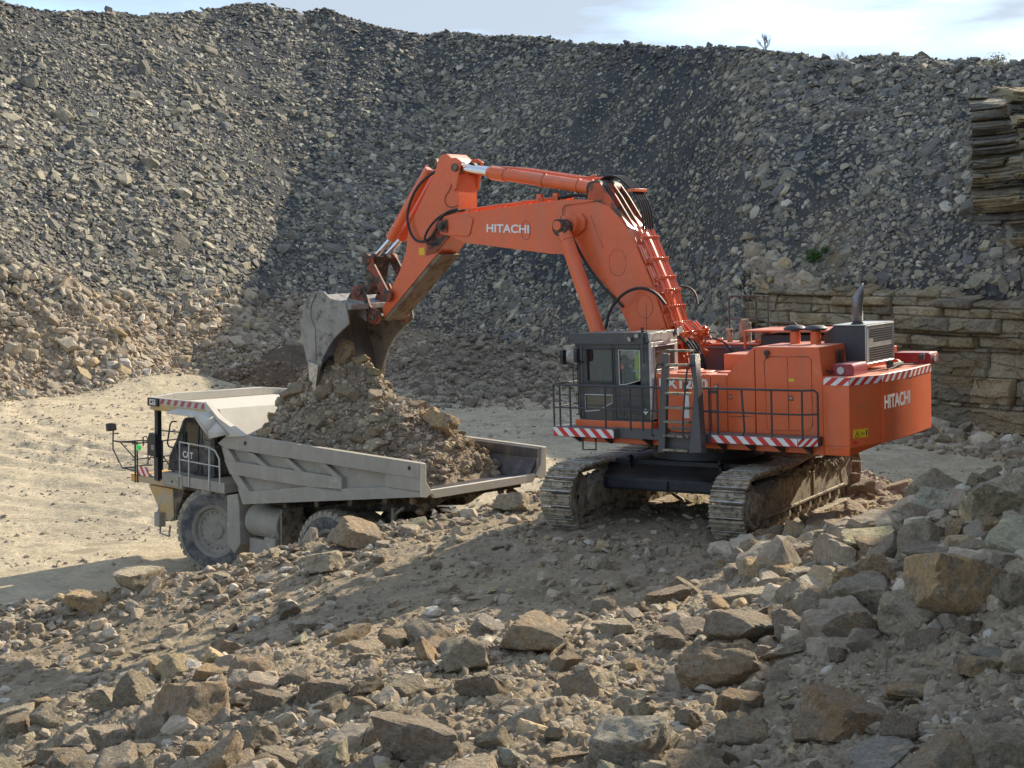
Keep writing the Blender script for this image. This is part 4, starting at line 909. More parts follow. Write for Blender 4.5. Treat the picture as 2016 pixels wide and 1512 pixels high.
# boarding ladder, folded up
ld = MB()
for x, y in ((-.62, 2.78), (-1.22, 2.78)):
    ld.prism([(x + .22, 1.72), (x + .06, 1.72), (x - .08, 3.74), (x + .06, 3.76)] if x > -1 else [(x + .10, 1.74), (x - .20, 1.76), (x - .14, 3.06), (x - .10, 3.74), (x + .04, 3.74), (x - .06, 3.0)], y - .05 if x > -1 else y - .16, y + .05, 'y')
for i in range(8):
    z = 1.78 + i * .29; x = -.50 - .13 * (z - 1.7) / 2
    ld.box(x - .60 - .0 * i, x - .02, 2.70, 2.86, z - .022, z + .022, 1)
ld.box(-1.15, -.5, 2.36, 2.68, 1.74, 2.1); ld.box(-1.14, -.50, 2.30, 2.50, 2.16, 2.2, 1)
ld.build('ladder', [GREYP, MUDSTEEL], EX, bevel=.008)
lr = MB()
for x0 in (-.36, -1.08):
    lr.tube([(x0 + .0, 2.88, 2.05), (x0 + .05, 2.93, 2.12), (x0 - .10, 2.93, 3.45), (x0 - .16, 2.9, 3.56), (x0 - .22, 2.84, 3.52)], .02, smooth=1)
lr.build('ladder_handrail', GREYD, EX, bevel=0)

# cab
CB = (.12, 1.92, 1.12, 2.20, 2.27, 3.95)
cabm = MB()
def frame_plate(mb, y0, y1, outer, holes, mi=0):
    """side plate in the x-z plane with window openings, built from strips between sorted cut lines"""
    xs = sorted({p for p in (outer[0], outer[1])} | {h[i] for h in holes for i in (0, 1)}); zs = sorted({outer[2], outer[3]} | {h[i] for h in holes for i in (2, 3)})
    for i in range(len(xs) - 1):
        for j in range(len(zs) - 1):
            cx, cz = (xs[i] + xs[i + 1]) / 2, (zs[j] + zs[j + 1]) / 2
            if any(h[0] < cx < h[1] and h[2] < cz < h[3] for h in holes): continue
            mb.box(xs[i], xs[i + 1], y0, y1, zs[j], zs[j + 1], mi)
HL = [(1.03, 1.70, 3.07, 3.80), (.35, .88, 3.03, 3.77), (1.06, 1.76, 2.42, 2.80)]
frame_plate(cabm, 2.14, 2.20, (.12, 1.92, 2.27, 3.93), HL)
frame_plate(cabm, 1.12, 1.17, (.12, 1.92, 2.27, 3.93), [(.5, 1.75, 2.7, 3.8)])
cabm.box(.12, 1.92, 1.12, 2.20, 2.25, 2.32)                          # floor
cabm.box(1.86, 1.93, 1.12, 1.20, 2.3, 3.93); cabm.box(1.86, 1.93, 2.13, 2.20, 2.3, 3.93); cabm.box(1.86, 1.93, 1.12, 2.2, 2.3, 2.6)
cabm.prism([(1.06, 2.27), (1.76, 2.27), (1.76, 2.42), (1.10, 2.60), (1.06, 2.66)], 2.19, 2.205, 'y')
cabin = cabm.build('cab', CABG, EX, bevel=.012)
rf = MB()
rf.prism([(2.17, 4.06), (2.17, 4.10), (.14, 4.14), (.10, 3.93), (1.96, 3.92)], 1.08, 2.24, 'y'); rf.build('cab_roof', CABG, cabin, bevel=.01)
vs = MB(); vs.prism([(2.17, 4.12), (1.95, 3.90), (.18, 3.90), (.20, 4.15)], 2.24, 2.26, 'y'); vs.build('roof_visor', CABG, cabin, bevel=.004)
# rear wall of the cab
rw = MB()
def xplate(mb, x0, x1, outer, holes):
    ys = sorted({outer[0], outer[1]} | {h[i] for h in holes for i in (0, 1)}); zs = sorted({outer[2], outer[3]} | {h[i] for h in holes for i in (2, 3)})
    for i in range(len(ys) - 1):
        for j in range(len(zs) - 1):
            cy, cz = (ys[i] + ys[i + 1]) / 2, (zs[j] + zs[j + 1]) / 2
            if any(h[0] < cy < h[1] and h[2] < cz < h[3] for h in holes): continue
            mb.box(x0, x1, ys[i], ys[i + 1], zs[j], zs[j + 1])
xplate(rw, .07, .12, (1.10, 2.22, 2.3, 3.93), [(1.22, 2.10, 3.32, 3.86)]); rw.prism([(1.10, 3.93), (2.22, 3.93), (2.24, 4.12), (1.08, 4.12)], .085, .12, 'x')
rw.build('cab_rear_wall', PALE, cabin, bevel=.008)
MB().box(.08, .10, 1.22, 2.10, 3.32, 3.86).build('rear_window', GLASSD, cabin, bevel=0)
g_ = MB(); w = .02
for x0, x1, z0, z1 in ((1.24, 2.08, 3.34, 3.84),):
    g_.tube([(.065, x0, z0), (.065, x1, z0), (.065, x1, z1), (.065, x0, z1), (.065, x0, z0)], .014)
g_.build('rear_window_frame', PALE, cabin, bevel=0)
def window(nm, x0, x1, z0, z1, y, gm, fm, cut=None, r=.018):
    P = cut or [(x0, z0), (x1, z0), (x1, z1), (x0, z1)]
    p = MB(); p.prism(P, y - .03, y - .02, 'y'); w_ = p.build(nm, gm, cabin, bevel=0)
    f_ = MB(); c = [sum(q[0] for q in P) / len(P), sum(q[1] for q in P) / len(P)]
    f_.tube([(q[0], y + .005, q[1]) for q in P + P[:1]], r, 8); f_.build('window_frame', fm, w_, bevel=0)
    return w_
window('side_window', 1.04, 1.69, 3.08, 3.79, 2.20, GLASS, GREYD, r=.026)
window('side_window', .36, .87, 3.04, 3.76, 2.20, GLASS, PALE, [(.87, 3.03), (.70, 3.04), (.36, 3.13), (.35, 3.76), (.87, 3.77)], r=.014)
window('lower_door_window', 1.06, 1.76, 2.42, 2.8, 2.20, GLASSD, PALE, [(1.76, 2.43), (1.40, 2.47), (1.06, 2.64), (1.06, 2.80), (1.76, 2.80)], r=.013)
MB().prism([(1.14, 2.6), (2.18, 2.6), (2.18, 3.92), (1.14, 3.92)], 1.875, 1.885, 'x').build('windscreen', GLASS, cabin, bevel=0)
gd = MB()
for k in range(9): y = 1.2 + k * .115; gd.tube([(2.0, y, 2.35), (2.0, y, 3.9)], .012, 6)
for z in (2.35, 2.8, 3.35, 3.9): gd.tube([(2.0, 1.15, z), (2.0, 2.2, z)], .014, 6)
gd.build('windscreen_guard', GREYD, cabin, bevel=0)
rg_ = MB()
for k in range(16): x = .45 + k * .085; rg_.tube([(x, 1.07, 2.62), (x, 1.07, 3.86)], .006, 6)
rg_.build('window_guard', PALE, cabin, bevel=0)
dr = MB(); dr.tube([(.98, 2.205, 2.3), (.98, 2.205, 3.86), (1.80, 2.205, 3.86), (1.80, 2.205, 2.3)], .007, 6); dr.tube([(1.86, 2.22, 3.0), (1.95, 2.30, 3.03), (1.99, 2.30, 3.1), (1.99, 2.30, 3.48), (1.93, 2.24, 3.53), (1.86, 2.21, 3.53)], .014, 8)
dr.box(1.55, 1.70, 2.20, 2.225, 2.97, 3.0); dr.box(.975, 1.0, 2.2, 2.22, 3.4, 3.55); dr.build('cab_door_trim', GREYD, cabin, bevel=.002)
hp = MB(); hp.tube([(.26, 2.205, 2.36), (.78, 2.205, 2.36), (.78, 2.205, 2.70), (.26, 2.205, 2.70), (.26, 2.205, 2.36)], .006, 6); hp.box(.66, .74, 2.2, 2.215, 2.55, 2.66)
for k in range(4): hp.box(.34, .62, 2.2, 2.21, 2.42 + k * .05, 2.435 + k * .05)
hp.build('heater_panel', GREYD, cabin, bevel=.002)
dm = MB(); dm.prism([(.245, 2.40), (.31, 2.47), (.245, 2.54), (.18, 2.47)], 2.203, 2.208, 'y'); dm.build('diamond_sticker', WHITE, cabin, bevel=0)
st = MB(Matrix.Translation((.36, 0, 0))); st.box(.42, .9, 1.45, 1.95, 2.62, 2.78); st.box(.30, .44, 1.47, 1.93, 2.7, 3.35); st.box(.34, .42, 1.58, 1.82, 3.35, 3.55); st.box(.45, .85, 1.5, 1.9, 2.3, 2.62)
st.box(.5, .95, 1.36, 1.44, 2.84, 2.92); st.box(.5, .95, 1.96, 2.04, 2.84, 2.92); st.build('seat', GREYD, cabin, bevel=.03)
cs = MB(); cs.box(1.02, 1.14, 1.98, 2.10, 2.3, 3.75); cs.box(1.15, 1.35, 2.0, 2.1, 3.05, 3.2); cs.build('cab_pillar_console', BLACKP, cabin, bevel=.01)
def lamp(p, d, s=.07):
    p, d = Vector(p), Vector(d).normalized(); m_ = MB(); m_.cyl(p, p + d * s * .9, s * .55, s * .95, 14); m_.cyl(p + d * s * .9, p + d * s, s * .95, s * .95, 14, mi=1); m_.tube([p - d * s * .3, p - Vector((0, 0, s * 1.1))], s * .2, 6)
    return m_.build('work_lamp', [GREYD, SILVER], cabin, bevel=.003)
lamp((.50, 2.30, 4.02), (.3, 1, -.3), .055); lamp((.38, 2.28, 4.08), (-.6, .8, -.1), .05); lamp((-.0, 1.35, 4.10), (-1, -.2, 0), .09); lamp((.02, 1.15, 4.13), (-1, .1, .1), .08)
wr = MB(); wr.tube([(.30, 2.22, 4.20), (.15, 2.1, 4.12), (.04, 1.9, 4.10), (.03, 1.7, 4.15), (.04, 1.5, 4.11), (.03, 1.35, 4.12)], .009, 6, smooth=1); wr.tube([(.21, 2.27, 4.05), (.21, 2.27, 3.5)], .009, 6); wr.cyl((.21, 2.27, 3.55), (.21, 2.27, 3.48), .02, .004, 8)
wr.tube([(.20, 2.15, 4.1), (.19, 2.15, 4.72)], .005, 5); wr.cyl((.30, 2.15, 4.13), (.30, 2.15, 4.25), .035, .03, 10); wr.build('aerial_and_cable', BLACK, cabin, bevel=0)
for (x, y, z) in ((2.17, 2.42, 3.62), (1.80, 2.44, 3.66)):
    m_ = MB(); m_.prism([(y - .06, z - .17), (y + .05, z - .15), (y + .07, z), (y + .05, z + .15), (y - .06, z + .17)], x - .05, x + .03, 'x'); m_.tube([(x, y - .05, z - .1), (x - .05, 2.25, z - .15), (1.9, 2.2, z - .2)], .012, 6); m_.build('mirror', BLACKP, cabin, bevel=.012)
MB().prism([(.06, 2.10), (2.02, 2.10), (2.02, 2.25), (.06, 2.25)], 1.1, 2.24, 'y').build('cab_riser', ORANGE, EX)
MB().tube([(1.80, 2.3, 1.90), (1.80, 2.3, 1.60), (1.46, 2.3, 1.62), (1.46, 2.3, 1.90)], .022, 4).build('step_bar', GREYD, EX, bevel=0)

# box behind the cab, engine house
tk = MB(); tk.prism([(.05, 2.10), (-1.22, 2.10), (-1.22, 3.27), (.05, 3.27)], 1.0, 2.05, 'y'); tk.prism([(-1.235, 2.10), (-1.60, 2.10), (-1.60, 3.27), (-1.235, 3.27)], 1.0, 2.05, 'y')
tk.box(-1.0, -.3, 1.3, 1.8, 3.27, 3.30); tk.box(-.7, -.45, 1.35, 1.6, 3.30, 3.33); tk.box(-1.5, -1.2, 1.3, 1.7, 3.27, 3.30)
tk.build('fuel_tank', ORANGE, EX, bevel=.014)
MB().box(-.72, -.60, 2.051, 2.058, 2.35, 2.85).box(-.72, -.60, 2.051, 2.058, 2.92, 3.10, 1).build('level_gauge', [WHITE, GREYD], EX, bevel=0)
for x, z in ((-1.36, 3.03), (-1.68, 2.82), (-3.02, 2.83)):
    MB().box(x - .055, x + .055, 2.051, 2.058, z - .055, z + .055, 0).box(x - .03, x + .03, 2.058, 2.066, z - .02, z + .025, 1).build('door_latch', [ORANGE_DIRTY, SHINE], EX, bevel=.003)
text('EX1200', .2, (-.02, 2.056, 2.965), (-1, 0, 0), (0, 0, 1), EX, WHITE, 'model_lettering', .03, width=1.15, height=.21)
hs = MB()
hs.prism([(-1.612, 2.10), (-1.612, 3.27), (-2.21, 3.83), (-2.235, 3.84), (-2.235, 2.10)], .84, 2.055, 'y')
hs.prism([(-2.25, 2.10), (-2.25, 3.845), (-3.63, 3.845), (-3.70, 3.27), (-3.70, 1.72), (-3.45, 1.72), (-3.45, 2.10)], .84, 2.055, 'y')
house = hs.build('engine_house', ORANGE, EX, bevel=.014)
pn = MB()
for P in ([(-2.49, 2.2), (-2.47, 3.05), (-2.45, 3.55), (-2.53, 3.65), (-3.40, 3.655), (-3.47, 3.60), (-3.47, 2.3), (-3.38, 2.2), (-2.55, 2.18), (-2.49, 2.2)], [(-2.96, 2.2), (-2.96, 3.65)], [(-1.61, 2.42), (-2.23, 2.44)]):
    pn.tube([(p[0], 2.056, p[1]) for p in P], .008, 6)
pn.build('door_seam', ORANGE_DIRTY, house, bevel=0)
MB().box(-3.10, -2.98, 2.056, 2.062, 3.16, 3.22).build('small_plate', SIGNY, house, bevel=0)
MB().cyl((-2.53, 2.06, 3.73), (-2.53, 2.12, 3.73), .055, seg=12).tube([(-2.53, 2.12, 3.75), (-2.53, 2.10, 3.62)], .02).build('house_lamp', GREYD, house, bevel=.003)
gr = MB()
for k in range(8): gr.box(-3.72, -3.685, 1.05, 1.36, 3.44 + k * .04, 3.462 + k * .04)
gr.build('air_grille', GREYD, house, bevel=0)
# small windscreen-side details: intake caps
for x in (-2.66, -3.11):
    p_ = MB(); p_.cyl((x, 1.05, 3.83), (x, 1.05, 4.10), .105, seg=24); o_ = p_.build('air_intake', ORANGE, EX, bevel=.008)
    c_ = MB(); c_.ring((x, 1.05, 4.10), (0, 0, 1), [(0, .01), (0, .15), (.03, .23), (.06, .23), (.11, .17), (.125, .01)], 32); c_.build('intake_cap', BLACKP, o_, bevel=0)
# roof of the house, middle and far side
md = MB(); md.box(-3.6, -.9, -2.02, .84, 2.1, 3.60); md.prism([(-1.62, 3.60), (-2.2, 3.80), (-3.6, 3.80), (-3.6, 3.6)], -.5, .84, 'y'); md.build('engine_cover', ORANGE, EX)
fr_ = MB(); fr_.box(-3.5, -.62, -2.0, -.6, 3.98, 4.02); fr_.box(-.68, -.62, -.66, -.6, 3.6, 3.98); fr_.box(-.68, -.62, -2.0, -1.94, 3.6, 3.98); fr_.box(-3.5, -3.44, -.66, -.6, 3.6, 3.98)
fr_.build('roof_canopy', ORANGE, EX)
MB().box(-3.3, -.9, -1.9, -.9, 3.6, 3.9).build('radiator_housing', GREYD, EX)
pt_ = MB(); pt_.box(-.85, 1.35, -2.02, -.92, 2.1, 3.66); pt_.build('pump_cover', TANK, EX, bevel=.03)
MB().box(-.85, 1.36, -2.03, -.93, 3.663, 3.70).box(-.8, -.55, -1.6, -1.3, 3.70, 3.76).box(.3, .45, -1.4, -1.3, 3.7, 3.8).build('pump_cover_lid', ORANGE, EX)
MB().tube([(1.0, -.90, 3.2), (1.0, -.88, 3.56), (.95, -.87, 3.60), (0.0, -.87, 3.60), (-.10, -.87, 3.55), (-.12, -.88, 3.15)], .02).tube([(.55, -.9, 3.18), (.55, -.88, 3.6)], .014).build('grab_rail', TANK, EX, bevel=0)
MB().cyl((.18, -1.5, 3.7), (.18, -1.5, 3.98), .065, seg=16).cyl((.18, -1.5, 3.96), (.18, -1.5, 4.0), .10, seg=16).build('filler_cap', SHOE, EX, bevel=.006)
r3 = MB()
r3.tube([(.40, -1.9, 3.66), (.40, -1.9, 4.70), (.36, -1.9, 4.74), (-.28, -1.9, 4.74), (-.30, -1.9, 4.74)], .022); r3.tube([(-.30, -1.9, 3.66), (-.30, -1.9, 4.70)], .024); r3.tube([(-.09, -1.9, 3.66), (-.09, -1.9, 4.73)], .014)
r3.tube([(.40, -1.9, 4.2), (-.3, -1.9, 4.2)], .016); r3.tube([(-.30, -1.9, 4.73), (-.56, -1.98, 4.73), (-.56, -1.98, 3.7)], .022); r3.tube([(-.30, -1.9, 4.22), (-.56, -1.98, 4.23)], .018)
r3.tube([(-.56, -1.9, 3.7), (-.56, -1.9, 4.08), (-.62, -1.9, 4.13), (-1.25, -1.9, 4.12), (-1.32, -1.9, 4.05), (-1.32, -1.9, 3.95)], .018)
r3.tube([(1.18, -1.9, 3.66), (1.18, -1.9, 3.86), (1.13, -1.9, 3.90), (.75, -1.9, 3.89), (.70, -1.9, 3.84), (.70, -1.9, 3.66)], .018)
r3.build('roof_handrail', GREYD, EX, bevel=0)
ac = MB(); ac.cyl((-.16, -1.6, 3.7), (-.16, -1.6, 4.15), .14, seg=16); ac.cyl((-.16, -1.6, 4.15), (-.16, -1.6, 4.22), .10, seg=16); ac.box(-.6, -.4, -1.75, -1.6, 3.7, 3.95); ac.build('air_cleaner', MUDSTEEL, EX, bevel=.01)

# silencer housing with perforated panel, and exhaust stack
sh = MB(); sh.prism([(-4.08, 3.42), (-4.06, 4.19), (-3.42, 4.19), (-3.20, 4.02), (-3.20, 3.45)], -.55, .86, 'y'); sil = sh.build('silencer_housing', GREYD, EX, bevel=.012)
pv = MB(); pv.box(-4.11, -4.085, -.56, .88, 3.41, 4.205)
pv.tube([(-4.115, -.54, 3.43), (-4.115, .86, 3.43), (-4.115, .86, 4.185), (-4.115, -.54, 4.185), (-4.115, -.54, 3.43)], .012, 6); pv.box(-4.1, -3.4, -.56, .88, 4.195, 4.215); hl = pv
for row in range(14):
    for c in range(22):
        if row in (6, 7): continue
        y = -.44 + c * .0545; z = 3.50 + row * .046
        if c > 17 and row > 7 and row < 10: continue
        hl.box(-4.116, -4.111, y - .017, y + .017, z - .014, z + .014, 1)
pv.build('vent_panel', [SILVER, SIGNB], sil, bevel=0)
ep = MB(); n = 28; d = Vector((-.50, -.36, .78)).normalized(); nn_ = Vector((-.93, -.36, .05)).normalized(); tip = Vector((-3.86, .70, 4.72)) + d * .20; V = []
for z in (4.20, 4.70):
    for k in range(n): a = 2 * math.pi * k / n; V.append(Vector((-3.86 + .108 * math.cos(a), .70 + .108 * math.sin(a), z + (0 if z < 4.5 else .05 * (.81 * math.cos(a) + .58 * math.sin(a))))))
for k in range(n): q = V[n + k]; V.append(q + d * max(.03, (tip - q).dot(nn_) / d.dot(nn_)))
ep.add(V, [(r * n + k, r * n + (k + 1) % n, (r + 1) * n + (k + 1) % n, (r + 1) * n + k) for r in (0, 1) for k in range(n)])
pe = MB(); pe.cyl((-3.86, .70, 4.18), (-3.86, .70, 4.24), .13, seg=28)
e_ = ep.build('exhaust_stack', mat('stack_steel', (.22, .21, .21), .45, .6, var=.3, vscale=4), EX, bevel=0, sharp=40); pe.build('pipe_collar', GREYD, e_, bevel=.004)
sm = e_.modifiers.new('wall', 'SOLIDIFY'); sm.thickness = .01
MB().cyl((-3.86, .70, 4.3), (-3.86, .70, 4.66), .09, seg=20).build('stack_core', SIGNB, e_, bevel=0)  # solid black cylinder filling the inside of the stack

# counterweight
cw = MB(); half = [(-3.715, 2.10), (-4.26, 2.10), (-4.60, 1.33), (-4.68, 0.0)]
Pt = half + [(p[0], -p[1]) for p in half[-2::-1]]
Pb = [(-3.715, 2.08), (-4.24, 2.08), (-4.05, 1.2), (-4.0, 0)]; Pb = Pb + [(p[0], -p[1]) for p in Pb[-2::-1]]
cw.prism(Pt, 1.92, 3.27, 'z'); P1 = [(x, y) for x, y in Pt]
cw.prism(Pb, 1.735, 1.92, 'z', P2=[(x + .002, y * .999) for x, y in Pt])
cwo = cw.build('counterweight', ORANGE, EX, bevel=.015)
for q_ in ((-4.262, 2.104), (-4.605, 1.334)): MB().tube([(*q_, 1.95), (*q_, 3.25)], .008, 5).build('weld_seam', ORANGE, cwo, bevel=0)
def seg_stripe(p, q, n, sl, first=0):
    p, q = Vector((*p, 3.11)), Vector((*q, 3.11)); d = (q - p); nn = Vector((d.y, -d.x, 0)).normalized()
    if nn.x > 0 and abs(nn.x) > abs(nn.y): nn = -nn
    stripes('hazard_stripes', p + nn * .004, d, (0, 0, 1), d.length, .15, n, cwo, sl, first=first)
seg_stripe((-3.74, 2.10), (-4.26, 2.10), 4, 1.2)
seg_stripe((-4.26, 2.10), (-4.60, 1.33), 7, 1.2)
seg_stripe((-4.60, 1.33), (-4.68, .0), 10, 1.0); seg_stripe((-4.68, 0), (-4.60, -1.33), 10, 1.0)
wv = Vector((-.08, -1.33, 0)).normalized()
text('HITACHI', .3, Vector((-4.607, 1.22, 2.575)), wv, (0, 0, 1), cwo, WHITE, 'maker_lettering', .022, width=1.16, height=.27)
text('HITACHI', .3, Vector((-4.607, 1.22, 2.575)) + Vector((-.0001, 0, 0)), wv, (0, 0, 1), cwo, WHITE, 'maker_lettering', .0, width=.001, height=.001) if False else None
# warning sign on the chamfer
cx = Vector((-4.26, 2.10, 0)); cdv = Vector((-.34, -.77, 0)).normalized(); cn_ = Vector((-.77 * .0 - .77, .34, 0)).normalized()
cn_ = Vector((cdv.y, -cdv.x, 0)); cn_ = -cn_ if cn_.dot(Vector((-1, 1, 0))) < 0 else cn_
def onch(a, z, h=.004): return cx + cdv * a + cn_ * h + Vector((0, 0, z))
sg = MB(); sg.add([onch(.08, 2.08), onch(.46, 2.08), onch(.46, 2.25), onch(.08, 2.25), onch(.08, 2.08, .009), onch(.46, 2.08, .009), onch(.46, 2.25, .009), onch(.08, 2.25, .009)], [(0, 3, 2, 1), (4, 5, 6, 7), (0, 1, 5, 4), (1, 2, 6, 5), (2, 3, 7, 6), (3, 0, 4, 7)])
sgo = sg.build('warning_sign', SIGNY, cwo, bevel=0)
sk = MB(); sk.tube([onch(.12, 2.10, .012), onch(.24, 2.10, .012), onch(.18, 2.22, .012), onch(.12, 2.10, .012)], .006, 4); sk.tube([onch(.18, 2.13, .012), onch(.18, 2.18, .012)], .006, 4)
sk.tube([onch(.30, 2.16, .012), onch(.37, 2.16, .012)], .007, 4); sk.tube([onch(.30, 2.12, .012), onch(.30, 2.2, .012)], .005, 4); sk.tube([onch(.42, 2.11, .012), onch(.42, 2.19, .012)], .009, 5); sk.tube([onch(.42, 2.19, .012), onch(.42, 2.22, .012)], .013, 6)
sk.build('warning_symbol', SIGNB, sgo, bevel=0)
MB().add([onch(.06, 1.99, .006), onch(.16, 1.96, .006), onch(.20, 2.0, .006), onch(.10, 2.03, .006)], [(0, 1, 2, 3)]).build('red_reflector', RED, cwo, bevel=0)
for y0, y1, x0, x1 in ((1.08, 1.78, -4.22, -3.76), (-1.80, -1.32, -4.60, -3.75)):
    b_ = MB(); b_.prism([(x1, 3.27), (x1 + .0, 3.44), (x1 - .08, 3.50), (x0 + .04, 3.50), (x0, 3.44), (x0, 3.27)], y0, y1, 'y'); o_ = b_.build('lifting_lug', MAROON, cwo, bevel=.01)
    MB().cyl((x1 - .2 if y0 > 0 else x0 - .0, y1 + .0 if y0 > 0 else (y0 + y1) / 2, 3.37), (x1 - .2 if y0 > 0 else x0 - .02, y1 + .03 if y0 > 0 else (y0 + y1) / 2, 3.37), .075, seg=18).build('round_lamp', SILVER, o_, bevel=.004)
hk = MB(); hk.ring((-4.1, -.7, 3.28), (.3, 1, 0), [(-.03, .07), (-.03, .13), (.03, .13), (.03, .07)], 20); hk.build('lifting_ring', ORANGE, cwo, bevel=0)
for p, dd in (((-4.35, .4, 3.42), (-1, .3, -.2)), ((-4.5, -.95, 3.45), (-1, -.2, -.1))):
    m_ = MB(); p = Vector(p); dd = Vector(dd).normalized(); m_.cyl(p, p + dd * .10, .05, .07, 14); m_.tube([p, p - Vector((0, 0, .16))], .018, 6); m_.build('rear_lamp', GREYD, cwo, bevel=.004)
cbx = MB(); cbx.tube([(-3.8, 1.95, 3.3), (-3.72, 2.0, 3.42), (-3.75, 1.9, 3.36), (-3.9, 1.6, 3.3), (-4.3, .8, 3.29), (-4.4, .2, 3.3), (-4.3, -.3, 3.34), (-4.5, -.9, 3.3)], .012, 6, smooth=2); cbx.tube([(-4.25, .1, 3.33), (-4.3, -.5, 3.33)], .05, 8); cbx.build('loose_cable', BLACK, cwo, bevel=0)
# boom, arm, bucket
BT = [(6.93, 6.66), (7.04, 6.76), (6.98, 6.90), (6.66, 6.93), (6.01, 6.966), (4.59, 7.049), (3.57, 7.096), (2.91, 7.09), (2.51, 7.04), (2.11, 6.88), (1.89, 6.66), (1.62, 6.33), (1.44, 5.98), (1.23, 5.51), (1.05, 5.11), (.91, 4.69), (.74, 4.16), (.50, 3.45), (.30, 3.05)]
BU = [(.62, 2.75), (.95, 2.80), (1.30, 3.30), (1.66, 4.10), (1.85, 4.50), (2.0, 4.75), (2.15, 4.97), (2.41, 5.24), (2.60, 5.44), (2.82, 5.66), (3.20, 5.84), (3.79, 5.877), (4.9, 6.036), (6.32, 6.23), (6.71, 6.39), (7.06, 6.48), (7.12, 6.6)]
bm_ = MB(); prof = BT[1:] + BU
bm_.prism(prof, -.44, .44, 'y')
boom = bm_.build('boom', ORANGE, EX, bevel=.02)
# flanges: side plates standing a little proud of the box
for s_ in (-1, 1):
    fl = MB(); y0, y1 = (.44, .47) if s_ > 0 else (-.47, -.44)
    fl.prism(BT[2:17] + [(1.52, 3.8), (1.66, 4.10)] + BU[4:], y0, y1, 'y'); fl.build('boom_side_plate', ORANGE, boom, bevel=.006)
    b_ = MB(); b_.prism([(6.80, 6.80), (6.12, 6.86), (6.0, 6.80), (6.12, 6.42), (6.22, 6.38), (6.82, 6.44)], s_ * .47, s_ * .505, 'y'); b_.build('tip_reinforcement', ORANGE, boom, bevel=.012)
    c_ = MB(); c_.cyl((6.93, s_ * .40, 6.66), (6.93, s_ * .56, 6.66), .15, seg=24); c_.cyl((6.93, s_ * .56, 6.66), (6.93, s_ * .60, 6.66), .10, seg=20, mi=1); c_.box(6.80, 6.86, min(s_ * .5, s_ * .56), max(s_ * .5, s_ * .56), 6.5, 6.82); c_.build('boom_tip_pin', [ORANGE_DIRTY, DIRTY_METAL], boom, bevel=.008)
    # boom cylinder boss
    p_ = MB(); p_.prism([(3.0, 6.78), (3.35, 6.72), (3.50, 6.50), (3.3, 6.36), (2.95, 6.28), (2.74, 6.42), (2.72, 6.62), (2.84, 6.76)], s_ * .47, s_ * .56, 'y')
    p_.cyl((3.10, s_ * .47, 6.52), (3.10, s_ * .70, 6.52), .30, .22, 30); p_.build('cylinder_boss', ORANGE, boom, bevel=.02)
    q_ = MB(); q_.cyl((3.16, s_ * .70, 6.50), (3.16, s_ * 1.03, 6.50), .15, seg=24, mi=0); q_.cyl((3.16, s_ * 1.03, 6.50), (3.16, s_ * 1.06, 6.50), .11, seg=20, mi=1)
    q_.build('boom_cylinder_pin', [DIRTY_METAL, ORANGE], boom, bevel=.01)
    top = Vector((3.14, s_ * .86, 6.45)); bot = Vector((1.95, s_ * .86, 3.25)); d = (bot - top).normalized()
    cy = MB(); cy.cyl(top + d * .16, top + d * 3.0, .165, seg=26); cy.cyl(top + d * .10, top + d * .30, .15, .18, 26); cy.cyl(top + d * 2.55, top + d * 2.68, .18, seg=26); cy.tube([top + d * .4 + Vector((-.10, s_ * .0 - .0, .16)), top + d * 2.5 + Vector((-.10, 0, .16))], .022)
    cyl = cy.build('boom_cylinder', ORANGE, EX, bevel=.01)
    k_ = MB(); k_.cyl(top + Vector((0, -.14, 0)), top + Vector((0, .14, 0)), .19, seg=24); k_.cyl(top, top + d * .18, .13, seg=16); k_.build('cylinder_eye', DIRTY_METAL, cyl, bevel=.01)
    k_ = MB(); k_.cyl(top + d * 2.9, top + d * 3.5, .11, seg=16); k_.cyl(bot + Vector((0, -.2, 0)), bot + Vector((0, .2, 0)), .2, seg=20); k_.build('cylinder_rod', CHROME, cyl, bevel=0)
# round cover plates and weld seam on the near side plate
for cx, cz, r, sx in ((1.93, 5.62, .30, .75), (1.25, 4.62, .26, .8), (4.45, 6.45, .22, .6)):
    MB().tube([(cx + r * sx * math.cos(a), .471, cz + r * math.sin(a)) for a in [2 * math.pi * i / 32 for i in range(33)]], .006, 5).build('cover_plate_seam', ORANGE_DIRTY, boom, bevel=0)
MB().tube([(2.62, .471, 6.72), (2.30, .471, 5.95)], .006, 5).build('weld_seam', ORANGE_DIRTY, boom, bevel=0)
text('HITACHI', .2, (5.62, .474, 6.455), (-1, 0, -.065), (-.065, 0, 1), boom, WHITE, 'maker_lettering', .022, width=1.26, height=.20)
MB().tube([(3.35, .52, 6.72), (3.36, .50, 6.90), (3.30, .5, 6.97), (2.3, .5, 7.03)], .010, 6).tube([(3.38, .54, 6.72), (3.48, .62, 6.5), (3.44, .64, 6.3), (3.32, .64, 6.18), (3.2, .6, 6.3)], .012, 6, smooth=1).build('grease_line', ORANGE_DIRTY, boom, bevel=0)
